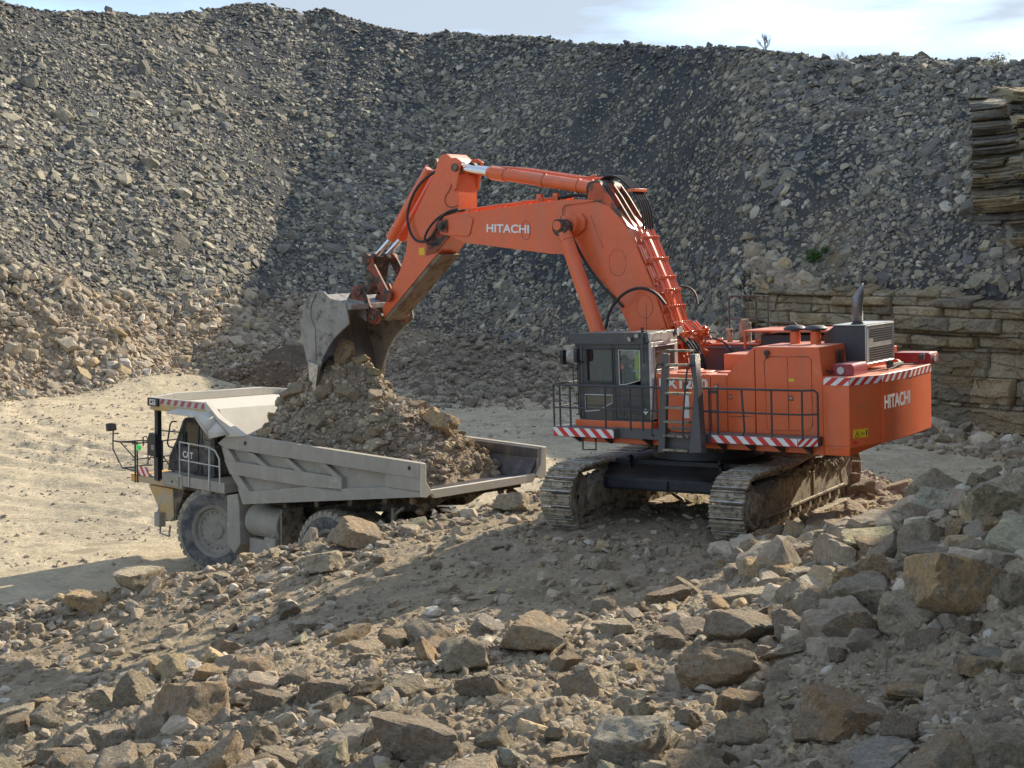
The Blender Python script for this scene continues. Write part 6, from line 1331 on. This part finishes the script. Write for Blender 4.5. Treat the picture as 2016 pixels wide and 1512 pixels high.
# post, mirrors and front rails
pst = MB(); pst.box(2.06, 2.20, 1.98, 2.12, 2.3, 4.26); pst.box(2.3, 2.36, 1.98, 2.04, 2.3, 3.1); pst.tube([(2.08, 2.0, 3.68), (1.5, 1.76, 3.66)], .02, 6); pst.tube([(2.08, 2.0, 3.05), (1.6, 1.9, 2.55)], .018, 6); pst.tube([(2.08, 2.0, 2.82), (1.1, 2.06, 2.97)], .018, 6)
pst.build('mirror_post', BLACKP, TK, bevel=.01)
mr = MB(); mr.prism([(2.02, 2.96), (2.34, 3.0), (2.38, 3.5), (2.30, 3.62), (2.04, 3.58)], 2.10, 2.22, 'y'); mr.tube([(2.3, 2.15, 3.0), (2.4, 2.15, 2.86), (2.55, 2.1, 2.95)], .018, 6); mr.build('mirror_housing', BLACKP, TK, bevel=.03)
MB().box(2.08, 2.22, 2.222, 2.228, 3.16, 3.3).build('mirror_marking', RIM, TK, bevel=0)
fr2 = MB()
fr2.tube([(3.22, 2.05, 2.14), (3.22, 2.05, 3.30)], .026); fr2.tube([(3.12, 2.05, 2.14), (3.12, 2.05, 3.28)], .022)
fr2.tube([(3.18, 2.05, 3.26), (3.72, 2.2, 3.24), (3.95, 2.28, 3.26)], .022); fr2.tube([(3.93, 2.28, 3.60), (3.95, 2.28, 3.26), (3.95, 2.28, 3.02), (3.62, 2.2, 2.52), (3.20, 2.05, 2.56)], .022); fr2.tube([(3.62, 2.2, 2.52), (3.18, 2.05, 2.46)], .018)
fr2.tube([(3.72, 2.2, 3.24), (3.22, 2.05, 2.80)], .018); fr2.tube([(3.72, 2.2, 3.24), (2.9, 2.06, 3.34), (2.5, 2.05, 3.36)], .02); fr2.tube([(3.2, 2.05, 2.60), (2.4, 2.06, 2.70)], .016); fr2.tube([(2.82, 2.06, 3.2), (2.82, 2.06, 3.44), (2.68, 2.06, 3.48), (2.6, 2.06, 3.4), (2.6, 2.06, 2.7)], .018)
fr2.tube([(3.42, 2.0, 3.2), (3.42, -1.9, 3.2)], .022); fr2.tube([(3.42, 2.0, 2.75), (3.42, -1.9, 2.75)], .018)
for y in (1.0, 0, -1.0, -1.9): fr2.tube([(3.42, y, 2.3), (3.42, y, 3.2)], .022)
fr2.build('front_rail', BLACKP, TK, bevel=0)
m2 = MB(); m2.prism([(3.85, 3.56), (4.05, 3.52), (4.09, 3.74), (3.89, 3.78)], 2.2, 2.44, 'y'); m2.build('front_mirror', BLACKP, TK, bevel=.03)
em = mat('green_lamp', (.02, .45, .10), .3); nn_ = em.node_tree.nodes['Principled BSDF']; nn_.inputs['Emission Color'].default_value = (.05, 1, .2, 1); nn_.inputs['Emission Strength'].default_value = .12
gl_ = MB(); gl_.ring((2.98, 2.10, 3.14), (0.2, 1, 0), [(-.03, .05), (-.03, .09), (.03, .09), (.03, .05), (-.03, .05)], 24); gl_.cyl((2.98, 2.06, 3.14), (2.98, 2.10, 3.14), .052, seg=14); gl_.build('green_lamp', em, TK, bevel=0)
stripes('hazard_plate', (3.06, 2.06, 2.36), (-1, 0, 0), (0, 0, 1), .50, .26, 4, TK, -.8)
MB().tube([(3.1, 2.0, 2.36), (2.7, 2.0, 2.42), (2.5, 1.95, 2.30), (2.2, 2.0, 2.34), (2.0, 2.0, 2.4)], .05, 8, smooth=1).build('coiled_cable', BLACK, TK, bevel=0)

# bed
bd = MB()
bp_ = [(-.62, 4.10), (-1.0, 3.62), (-1.02, 3.53), (-1.72, 2.11), (-8.08, 3.03), (-8.05, 3.78), (-1.85, 3.86)]
for s_ in (-1, 1):
    bd.prism([(-1.0, 3.55), (-1.70, 2.14), (-8.05, 3.05), (-8.05, 3.76), (-1.4, 3.84)], s_ * 1.98, s_ * 2.05, 'y', mi=0 if s_ > 0 else 1)
    # rails and ribs standing proud
    o_, p_, q_ = s_ * 2.05, s_ * 2.05, s_ * 2.21
    def pr(P, b=q_, t=.0): bd.prism(P, p_, b, 'y')
    pr([(-.74, 3.60), (-1.0, 3.50), (-6.98, 3.455), (-8.07, 3.455), (-8.07, 3.79), (-1.75, 3.875), (-1.15, 3.86)], s_ * 2.23)
    pr([(-.98, 3.18), (-1.20, 2.84), (-5.45, 2.84), (-5.45, 3.19)])
    pr([(-1.52, 2.50), (-1.72, 2.11), (-8.09, 3.02), (-8.08, 3.15), (-6.96, 3.13), (-5.45, 2.92), (-4.25, 2.84), (-1.80, 2.44)])
    pr([(-6.95, 3.12), (-8.08, 3.12), (-8.08, 3.46), (-6.95, 3.46)])
    for x0 in (-1.85, -3.20, -4.58): pr([(x0, 3.46), (x0 - .28, 3.46), (x0 - .83, 3.18), (x0 - .55, 3.18)], s_ * 2.19)
    pr([(-.84, 3.50), (-1.10, 3.50), (-1.42, 3.18), (-.98, 3.18)], s_ * 2.19); pr([(-1.22, 2.84), (-1.52, 2.84), (-2.0, 2.44), (-1.60, 2.44)], s_ * 2.19)
    # inner chamfer and rear post
    bd.prism([(s_ * 1.98, 3.05), (s_ * 2.0, 3.5), (s_ * 1.99, 3.3), (s_ * 1.74, 3.0)][:4], -8.0, -1.8, 'x')
bed = bd.build('bed', [DUSTY, DUSTY], TK, bevel=.018)
fl_ = MB(); fl_.prism([(-1.72, 2.16), (-8.0, 3.02), (-8.02, 3.14), (-6.0, 2.90), (-1.66, 2.28)], -2.0, 2.0, 'y')
for s_ in (-1, 1): fl_.prism([(s_ * 1.985, 3.48), (s_ * 1.975, 3.48), (s_ * 1.66, 3.06), (s_ * 1.72, 3.0), (s_ * 1.985, 3.30)], -8.0, -5.0, 'x'); fl_.prism([(-5.0, 3.5), (-8.03, 3.5), (-8.03, 3.74), (-5, 3.78)], s_ * 1.955, s_ * 1.979, 'y')
fl_.build('bed_floor', BEDIN, bed, bevel=.01)
rl = MB()
rl.prism([(-1.86, 3.08), (-1.74, 2.94), (1.74, 2.94), (1.86, 3.08), (1.86, 3.14), (-1.86, 3.14)], -8.10, -8.0, 'x')
rl.build('rear_lip', DUSTYL, bed, bevel=.01)
for s_ in (-1, 1):
    MB().prism([(s_ * 2.21, 3.79), (s_ * 2.08, 3.78), (s_ * 2.06, 3.36), (s_ * 1.86, 3.10), (s_ * 2.03, 2.99), (s_ * 2.21, 3.02)], -8.13, -8.06, 'x').build('rear_post', DUSTYL, bed, bevel=.012)
    MB().cyl((-1.86, s_ * 2.225, 3.70), (-1.86, s_ * 2.24, 3.70), .055, seg=16).cyl((-7.75, s_ * 2.2, 3.65), (-7.75, s_ * 2.236, 3.65), .05, seg=16).build('lifting_hole', SIGNB, bed, bevel=0)
un = MB()
for x in (-3.0, -4.2, -5.4, -6.6, -7.5): un.prism([(x - .08, 2.2 - (x + 1.7) * .137), (x + .08, 2.2 - (x + 1.7) * .137 - .02), (x + .08, 1.95 - (x + 1.7) * .137), (x - .08, 1.95 - (x + 1.7) * .137)], -1.9, 1.9, 'y')
un.prism([(-2.0, 2.15), (-7.8, 2.95), (-6.8, 2.35), (-2.2, 1.8)], -.75, -.6, 'y'); un.prism([(-2.0, 2.15), (-7.8, 2.95), (-6.8, 2.35), (-2.2, 1.8)], .6, .75, 'y'); un.build('bed_beam', DIRTY_METAL, bed, bevel=.01)
fw_ = MB(); fw_.prism([(-1.74, 2.14), (-1.66, 2.24), (-.98, 3.5), (-.42, 4.38), (-.42, 4.46), (-.52, 4.46), (-1.08, 3.56), (-1.78, 2.28)], -2.02, 2.02, 'y'); fw_.build('front_wall', DUSTYL, bed, bevel=.01)
# canopy over the cab
cn = MB(); cn.box(-.5, 2.16, -2.2, 2.2, 4.40, 4.45); canopy = cn.build('canopy', DUSTYL, bed, bevel=.012)
for s_ in (-1, 1):
    c_ = MB(); c_.prism([(2.18, 4.28), (2.18, 4.61), (-.28, 4.63), (-.80, 4.25), (-1.80, 3.87), (-1.15, 3.80), (-.72, 4.05), (-.46, 4.36)], s_ * 2.19, s_ * 2.27, 'y'); c_.build('canopy_side', DUSTYL, canopy, bevel=.012)
    e_ = MB(); e_.prism([(-.22, 4.635), (-.28, 4.65), (-.82, 4.27), (-1.82, 3.885), (-1.80, 3.86), (-.80, 4.24)], s_ * 2.10, s_ * 2.28, 'y'); e_.build('canopy_edge', DUSTYL, canopy, bevel=.006)
    MB().prism([(s_ * 2.24, 4.46), (s_ * 1.55, 4.46), (s_ * 1.55, 4.68), (s_ * 2.24, 4.61)], 2.08, 2.18, 'x').build('canopy_front_corner', DUSTYL, canopy, bevel=.01)
MB().prism([(-1.55, 4.46), (1.55, 4.46), (1.55, 4.68), (-1.55, 4.68)], 2.08, 2.18, 'x').build('canopy_front', DUSTYL, canopy, bevel=.01)
MB().box(-.3, 2.14, 2.272, 2.276, 4.275, 4.43).build('bare_yellow_strip', YELLOW, canopy, bevel=0)
stripes('hazard_stripes', (1.72, 2.275, 4.455), (-1, 0, 0), (0, 0, 1), 1.95, .145, 13, canopy, .6, [WHITEF, REDF])
sh_ = MB(); sh_.add([(.90, 2.27, 4.40), (-.50, 2.27, 4.40), (-.22, 2.58, 4.30), (1.02, 2.58, 4.30), (.90, 2.27, 4.37), (-.50, 2.27, 4.37), (-.22, 2.58, 4.265), (1.02, 2.58, 4.265)], [(0, 1, 2, 3), (7, 6, 5, 4), (0, 3, 7, 4), (1, 5, 6, 2), (2, 6, 7, 3), (0, 4, 5, 1)])
sh_.add([(-.50, 2.27, 4.40), (-.22, 2.58, 4.29), (-.72, 2.52, 3.92), (-.78, 2.30, 4.16)], [(0, 1, 2, 3)]); sh_.add([(-.22, 2.58, 4.29), (-.20, 2.45, 4.27), (-.62, 2.42, 3.74), (-.70, 2.52, 3.92)], [(0, 1, 2, 3)]); sh_.add([(-.78, 2.30, 4.16), (-.72, 2.52, 3.92), (-.62, 2.42, 3.72), (-1.28, 2.30, 3.88)], [(0, 1, 2, 3)])
o_ = sh_.build('side_deflector', DUSTYL, canopy, bevel=0, sharp=3); md_ = o_.modifiers.new('th', 'SOLIDIFY'); md_.thickness = .02
cmr = MB(); cmr.box(1.74, 2.22, 2.272, 2.33, 4.38, 4.60, 0); cm_ = cmr.build('camera_box', SIGNB, canopy, bevel=.01); MB().box(1.84, 2.12, 2.33, 2.337, 4.41, 4.57).build('camera_plate', PALE, cm_, bevel=0)
MB().cyl((2.02, 2.337, 4.5), (2.02, 2.35, 4.5), .03, seg=12).cyl((1.92, 2.337, 4.52), (1.92, 2.35, 4.52), .02, seg=10).build('camera_lens', SIGNB, cm_, bevel=0)
# grime along the lower edge of the bed
# ------------------------------------------------------------------ the load of rock in the bed
TM = TK.matrix_world.copy(); TMn = np.array(TM)
def load_h(F, L):
    h = 3.15 + 1.35 * np.exp(-(np.abs((F + 3.4) / 2.9) ** 2.6) - ((L + .2) / 1.8) ** 2) + 1.15 * np.exp(-((F + 3.2) / .95) ** 2 - ((L + .45) / 1.1) ** 2) + 1.35 * np.exp(-((F + 1.75) / .9) ** 2 - ((L + .6) / 1.5) ** 2) + .62 * np.exp(-((F + 5.6) / 1.1) ** 2 - ((L + .4) / 1.3) ** 2)
    h = h + .30 * fbm(F, L, .8, 4, 7) + .08 * fbm(F, L, .3, 2, 9)
    h = h - .9 * sstep(-6.6, -8.1, F)
    return h
def load_heap():
    n, m = 150, 90; F, L = np.meshgrid(np.linspace(-8.02, -.75, n), np.linspace(-2.02, 2.02, m), indexing='ij')
    Z = load_h(F, L); low = 2.3 - (F + 1.7) * .137 - .06; Z = np.maximum(Z, low)
    fw = 2.25 + (F + 1.70) * 2.0; Z = np.where(F > -1.65, np.maximum(Z, fw - 1.2), Z)
    V = np.stack([F, L, Z], -1).reshape(-1, 3); W = V @ TMn[:3, :3].T + TMn[:3, 3]
    i = np.arange(n * m).reshape(n, m); Q = np.stack([i[:-1, :-1], i[1:, :-1], i[1:, 1:], i[:-1, 1:]], -1).reshape(-1, 4)
    c = lerp3(np.tile(np.array([.31, .25, .18]), (n * m, 1)), [.24, .185, .13], sstep(.4, .7, fbm(V[:, 0], V[:, 1], 1.2, 3, 4) * .5 + .5))
    me = np_mesh('rock_load', W, Q, SOIL, c, True); return tag(link(bpy.data.objects.new('rock_load', me)), kind='stuff')
load_heap()
r8 = np.random.RandomState(88)
def load_pts(n):
    F = r8.uniform(-7.95, -1.15, n); L = r8.uniform(-1.95, 1.95, n); z = load_h(F, L); k = (z > 2.45 - (F + 1.7) * .137) ; return F[k], L[k], z[k]
def to_world(F, L, z): return np.stack([F, L, z], 1) @ TMn[:3, :3].T + TMn[:3, 3]
for nm, n, a, b, pr in (('load_crumbs', 14000, .018, .055, CRUMB), ('load_gravel', 2600, .05, .13, CHUNK)):
    F, L, z = load_pts(n); m = len(F); s = a * (1 - r8.rand(m) * (1 - (a / b) ** 2)) ** -.5
    me = merge(nm, pr, to_world(F, L, z + s * .25), s, rotmats(r8, m, .9), stone_cols(r8, m, [(.35, .285, .205), (.28, .22, .155), (.45, .38, .285), (.40, .305, .18)], [4, 4, 1.6, 1.5]), ROCK, r8)
    tag(link(bpy.data.objects.new(nm, me)), kind='stuff')
LH = [(-2.95, -.25, .42, 'block', 'ochre', 'upright buff block poking out of the bucket onto the heap', 1), (-3.35, -.35, .26, 'chunk', 'ochre', 'buff stone beside the upright block at the bucket mouth', 0), (-3.75, -.45, .24, 'block', 'yellow', 'small yellowish block under the right bucket tooth', 0),
      (-6.15, -.55, .50, 'chunk', 'ochre', 'largest buff boulder high on the tail end of the load', 0), (-1.75, .6, .34, 'chunk', 'brown', 'big brown boulder near the front of the load', 0), (-4.35, .1, .25, 'block', 'grey', 'light grey-brown block in the middle of the load', 0),
      (-3.70, .35, .30, 'chunk', 'brown', 'brown boulder left of the light block on the load', 0), (-1.85, 1.55, .28, 'chunk', 'ochre', 'rounded buff boulder against the side rail near the cab', 0), (-5.0, 1.25, .36, 'slab', 'brown', 'flat brown boulder lying by the bed side at mid-length', 0),
      (-5.15, .25, .22, 'block', 'grey', 'grey wedge-shaped stone below the middle of the load', 0), (-7.2, -.2, .26, 'slab', 'ochre', 'buff stone at the tail of the load', 0), (-1.25, .1, .26, 'chunk', 'pale', 'pale rounded boulder at the front wall of the bed', 0),
      (-6.35, .6, .24, 'chunk', 'pale', 'pale stone low on the tail slope of the load', 0), (-5.2, -.55, .26, 'chunk', 'brown', 'brown stone on the ridge right of the bucket teeth', 0), (-1.5, 1.2, .20, 'chunk', 'brown', 'dark brown stone behind the canopy side', 0)]
def load_boulder(F, L, s, kd, cl, lb, up, group='large boulders in the truck load', name='load_boulder'):
    p = TM @ Vector((F, L, float(load_h(np.array([F]), np.array([L]))[0])))
    rot = (r8.normal(0, .3), (math.pi / 2 - .3) if up else r8.normal(0, .3), r8.uniform(0, 6.28))
    boulder(p.x, p.y, s, rot, tuple(np.array(PAL[cl]) * r8.uniform(.95, 1.1)), lb, group, kd, int(r8.randint(14)), .38 if not up else -.2, z=p.z, name=name)
for a in LH: load_boulder(*a)
done = [(a[0], a[1], a[2]) for a in LH]; cnt = 0
while cnt < 120:
    F, L = r8.uniform(-7.7, -1.2), r8.uniform(-1.8, 1.9); s = .12 * (1 - r8.rand() * .88) ** -.5
    if any((F - d[0]) ** 2 + (L - d[1]) ** 2 < (.8 * (s + d[2])) ** 2 for d in done): continue
    done.append((F, L, s)); cnt += 1; cl = ['brown', 'ochre', 'pale', 'grey'][r8.randint(4)]
    half = 'front half' if F > -4.2 else 'tail half'; p = TM @ Vector((F, L, float(load_h(np.array([F]), np.array([L]))[0])))
    boulder(p.x, p.y, s, (r8.normal(0, .5), r8.normal(0, .5), r8.uniform(0, 6)), PAL[cl], 'fist-like %s stone bedded in the %s of the load' % (WORD[cl], half), '%s stones bedded in the %s of the load' % (WORD[cl], half), 'chunk', int(r8.randint(14)), .3, z=p.z, name='load_stone', cat='stone')

# ------------------------------------------------------------------ driver and hi-vis jacket in the excavator cab
def skin_body(name, nodes, edges, m, M, parent=None, sub=2):
    me = bpy.data.meshes.new(name); me.from_pydata([M @ Vector(n[:3]) for n in nodes], edges, []); me.materials.append(m)
    o = bpy.data.objects.new(name, me); link(o, parent)
    s = o.modifiers.new('skin', 'SKIN'); 
    for i, n in enumerate(nodes): d = me.skin_vertices[0].data[i]; d.radius = (n[3], n[3] if len(n) < 5 else n[4]); d.use_root = (i == 0)
    s.use_smooth_shade = True; b = o.modifiers.new('sub', 'SUBSURF'); b.levels = sub; b.render_levels = sub
    dg = bpy.context.evaluated_depsgraph_get(); dg.update(); m2 = bpy.data.meshes.new_from_object(o.evaluated_get(dg)); m2.materials.clear(); m2.materials.append(m)
    o.modifiers.clear(); old = o.data; o.data = m2; bpy.data.meshes.remove(old); m2.name = name
    return o
EM = EX.matrix_world
k = .92
def pt(x, y, z, *r): return (x + .36, y, z, *r)
DSHIRT = mat('dark_blue_shirt', (.03, .045, .075), .85); SKIN = mat('skin', (.42, .25, .18), .6); CAP = mat('dark_cap', (.03, .03, .032), .8); HIV = mat('hi_vis_yellow', (.55, .80, .05), .7); HIVS = mat('reflective_tape', (.6, .62, .6), .4)
ND = [pt(.56, 1.70, 2.86, .14), pt(.57, 1.70, 3.02, .13), pt(.60, 1.70, 3.17, .15), pt(.63, 1.70, 3.30, .085), pt(.65, 1.70, 3.36, .05), pt(.67, 1.70, 3.42, .055), pt(.69, 1.70, 3.50, .088), pt(.69, 1.70, 3.57, .07),
      pt(.62, 1.87, 3.27, .06), pt(.66, 1.93, 3.02, .045), pt(.85, 1.93, 2.93, .035), pt(.95, 1.92, 2.95, .03),
      pt(.62, 1.53, 3.27, .06), pt(.66, 1.47, 3.02, .045), pt(.85, 1.46, 2.93, .035), pt(.95, 1.46, 2.95, .03),
      pt(.62, 1.80, 2.82, .09), pt(1.0, 1.82, 2.84, .075), pt(1.04, 1.82, 2.50, .055), pt(1.06, 1.82, 2.38, .045), pt(1.18, 1.82, 2.36, .04),
      pt(.62, 1.60, 2.82, .09), pt(1.0, 1.58, 2.84, .075), pt(1.04, 1.58, 2.50, .055), pt(1.06, 1.58, 2.38, .045), pt(1.18, 1.58, 2.36, .04)]
EDG = [(0, 1), (1, 2), (2, 3), (3, 4), (4, 5), (5, 6), (6, 7), (3, 8), (8, 9), (9, 10), (10, 11), (3, 12), (12, 13), (13, 14), (14, 15), (0, 16), (16, 17), (17, 18), (18, 19), (19, 20), (0, 21), (21, 22), (22, 23), (23, 24), (24, 25)]
person = skin_body('person', ND, EDG, DSHIRT, EM)
tag(person, 'seated driver in dark clothes and a dark cap behind the excavator cab window', 'person')
def head_part(name, V, F, m): 
    me = bpy.data.meshes.new(name); me.from_pydata([tuple(EM @ Vector(v)) for v in V], [], F); me.materials.append(m); me.polygons.foreach_set('use_smooth', np.ones(len(F), bool)); o = bpy.data.objects.new(name, me); link(o, person); return o
D_, F_ = ICO[3]
hd = []
for d in D_:
    x, y, z = d; r = Vector((x * .098, y * .078, z * .118)); 
    if x > 0: r.x += .022 * math.exp(-(y / .16) ** 2 - ((z + .05) / .28) ** 2) ; r.x -= .012 * math.exp(-((abs(y) - .35) / .18) ** 2 - ((z - .18) / .14) ** 2); r.x += .008 * math.exp(-(y / .3) ** 2 - ((z + .45) / .1) ** 2)
    hd.append((1.06 + r.x, 1.70 + r.y, 3.50 + r.z))
head_part('head', hd, [tuple(f) for f in F_], SKIN)
head_part('cap', [(1.055 + d[0] * .104, 1.70 + d[1] * .086, 3.535 + max(d[2], -.15) * .10) for d in D_], [tuple(f) for f in F_], CAP)
head_part('cap_peak', [(1.13 + x, 1.70 + y, 3.535 + z) for z in (0, .012) for x, y in ((0, -.07), (.07, -.05), (.095, 0), (.07, .05), (0, .07))], [(0, 1, 2, 3, 4), (9, 8, 7, 6, 5)] + [(i, i + 5, (i + 1) % 5 + 5, (i + 1) % 5) for i in range(5)], CAP)
for y in (1.92, 1.46):
    nodes = [(1.31, y, 2.95, .03), (1.35, y, 2.96, .032)]
    for q in range(4): nodes += [(1.38, y - .024 + q * .016, 2.965, .009), (1.405, y - .024 + q * .016, 2.955, .0085), (1.41, y - .024 + q * .016, 2.935, .008)]
    nodes += [(1.34, y + (.03 if y < 1.6 else -.03), 2.975, .01), (1.37, y + (.038 if y < 1.6 else -.038), 2.975, .009)]
    ed = [(0, 1)] + [e for q in range(4) for e in ((1, 2 + 3 * q), (2 + 3 * q, 3 + 3 * q), (3 + 3 * q, 4 + 3 * q))] + [(0, 14), (14, 15)]
    skin_body('hand', nodes, ed, SKIN, EM, person, 1)
jk = MB(EM)
jk.prism([(.50, 3.74), (.42, 3.76), (.36, 3.72), (.34, 3.40), (.37, 3.14), (.44, 3.10), (.56, 3.14), (.60, 3.42), (.58, 3.62)], 2.02, 2.08, 'y', P2=[(.48, 3.73), (.42, 3.75), (.38, 3.70), (.37, 3.40), (.39, 3.16), (.45, 3.12), (.54, 3.16), (.57, 3.42), (.55, 3.60)])
jk_o = jk.build('hi_vis_jacket', HIV, None, bevel=.02); tag(jk_o, 'bright yellow-green hi-vis jacket hanging behind the driver at the cab window', 'jacket')
jt = MB(EM); jt.box(.335, .60, 2.079, 2.084, 3.30, 3.34); jt.box(.36, .40, 2.079, 2.084, 3.34, 3.7); jt.build('reflective_band', HIVS, jk_o, bevel=0)

# ------------------------------------------------------------------ bare trees and weeds on the crest
BARK = mat('bare_bark', (.16, .13, .105), .9); WEED = mat('dry_weed', (.34, .32, .17), .9, var=.3, vscale=2); LEAFM = mat('weed_leaf', (.055, .12, .03), .8, var=.3, vscale=4)
def crest_at(px):
    u = (px - 1008) / 2797; T = float(np.interp(u, TOE_U, TOE_Y)); kk = float(pyk(np.interp(px, CR_PX, CR_PY))); rad = math.sqrt(1 + u * u)
    a0 = 1.0; Yc = (EYE - a0 + .74 * rad * T) / (.74 * rad - kk); y = Yc + 2.0
    return u * y, y
def tree(px, h, seed, label, spread=.5):
    rr = random.Random(seed); x, y = crest_at(px); z = float(H(np.array([x]), np.array([y]))[0]) - .2
    r = root('bare_tree', label, 'tree', Matrix.Translation((x, y, z)), 'leafless trees on the crest')
    t = MB(); b = MB()
    t.tube([(0, 0, 0), (.03 * h, 0, h * .2), (.0, .02 * h, h * .42)], .035 * h * .5, 8)
    def grow(p, d, L, rad, lev):
        q = p + d * L; mid = p.lerp(q, .5) + Vector((rr.uniform(-.05, .05), rr.uniform(-.05, .05), 0)) * L
        b.tube([p, mid, q], rad, 5 if lev < 2 else 4)
        if lev >= 4: return
        for _ in range(3 if lev < 3 else 3):
            e = (d + Vector((rr.uniform(-1, 1), rr.uniform(-1, 1), rr.uniform(-.2, .6))) * spread).normalized(); grow(q if rr.random() < .6 else mid, e, L * rr.uniform(.6, .85), rad * .62, lev + 1)
    for _ in range(5): grow(Vector((0, 0, h * rr.uniform(.15, .42))), Vector((rr.uniform(-.6, .6), rr.uniform(-.6, .6), 1)).normalized(), h * .24, h * .011, 0)
    t.build('trunk', BARK, r, bevel=0); b.build('crown', BARK, r, bevel=0)
tree(1499, 1.9, 3, 'larger bare round-crowned tree standing on the crest right of centre', .6)
tree(1650, 1.3, 8, 'smaller and paler narrow bare tree on the crest further right', .45)
def weeds(name, px0, px1, n, hmin, hmax, m, label, cat, seed):
    rr = random.Random(seed); mb = MB()
    for _ in range(n):
        x, y = crest_at(rr.uniform(px0, px1)); y += rr.uniform(-1.0, 5); z = float(H(np.array([x]), np.array([y]))[0]); h = rr.uniform(hmin, hmax)
        for q in range(3):
            d = Vector((rr.uniform(-.4, .4), rr.uniform(-.4, .4), 1)).normalized(); p = Vector((x, y, z - .1)); w = Vector((.03, 0, 0)); e = p + d * h
            mb.add([p - w, p + w, e], [(0, 1, 2)])
    return mb.build(name, m, None, bevel=0)
g = weeds('crest_grass', 1480, 2016, 1500, .15, .55, WEED, '', '', 5); tag(g, kind='stuff')
def bush(x, y, z, h, n, m, label, seed, name='bush', cat='bush', leaf=.07):
    rr = np.random.RandomState(seed); r = root(name, label, cat, Matrix.Translation((x, y, z)))
    s = MB()
    for _ in range(14): a = rr.uniform(0, 6.28); d = Vector((math.cos(a) * rr.uniform(.1, .6), math.sin(a) * rr.uniform(.1, .6), 1)).normalized(); s.tube([(0, 0, -.1), d * h * .5, d * h * rr.uniform(.7, 1)], .012 * h, 4)
    s.build('stem', BARK, r, bevel=0); P = rr.normal(0, 1, (n, 3)) * np.array([.33, .33, .26]) * h + np.array([0, 0, .58 * h]); A = rr.normal(0, 1, (n, 3)); B = rr.normal(0, 1, (n, 3)); A /= np.linalg.norm(A, axis=1)[:, None]; B /= np.linalg.norm(B, axis=1)[:, None]; L = leaf * rr.uniform(.5, 1.2, n)[:, None]
    V = np.stack([P - A * L, P + B * L * .5, P + A * L, P - B * L * .5], 1).reshape(-1, 3); F = np.arange(4 * n).reshape(n, 4)
    me = np_mesh('leaves', V, F, m); o = bpy.data.objects.new('foliage', me); link(o, r)
x, y = crest_at(1950); bush(x, y, float(H(np.array([x]), np.array([y]))[0]), 1.0, 700, WEED, 'pale green scrubby bush on the crest near the right edge', 4)
x, y = crest_at(1820); bush(x, y, float(H(np.array([x]), np.array([y]))[0]), .6, 300, WEED, 'low wispy bush on the crest between the spoil heaps', 6)
u = .2115; 
def slope_point(px, py):
    k = float(pyk(py)); u = (px - 1008) / 2797
    Y = np.arange(60, 130, .1); z = H(u * Y, Y); i = int(np.argmax(z > EYE + k * Y)); return u * Y[i], Y[i], z[i]
x, y, z = slope_point(1600, 520); bush(x, y, z, .6, 600, LEAFM, 'small green weed growing on the bare earth patch above the rock face', 9, 'weed_plant', 'plant', .09)
x, y, z = slope_point(1622, 500); bush(x, y, z, .35, 200, LEAFM, 'tiny green weed tuft beside the larger green one on the earth patch', 10, 'weed_plant', 'plant', .07)
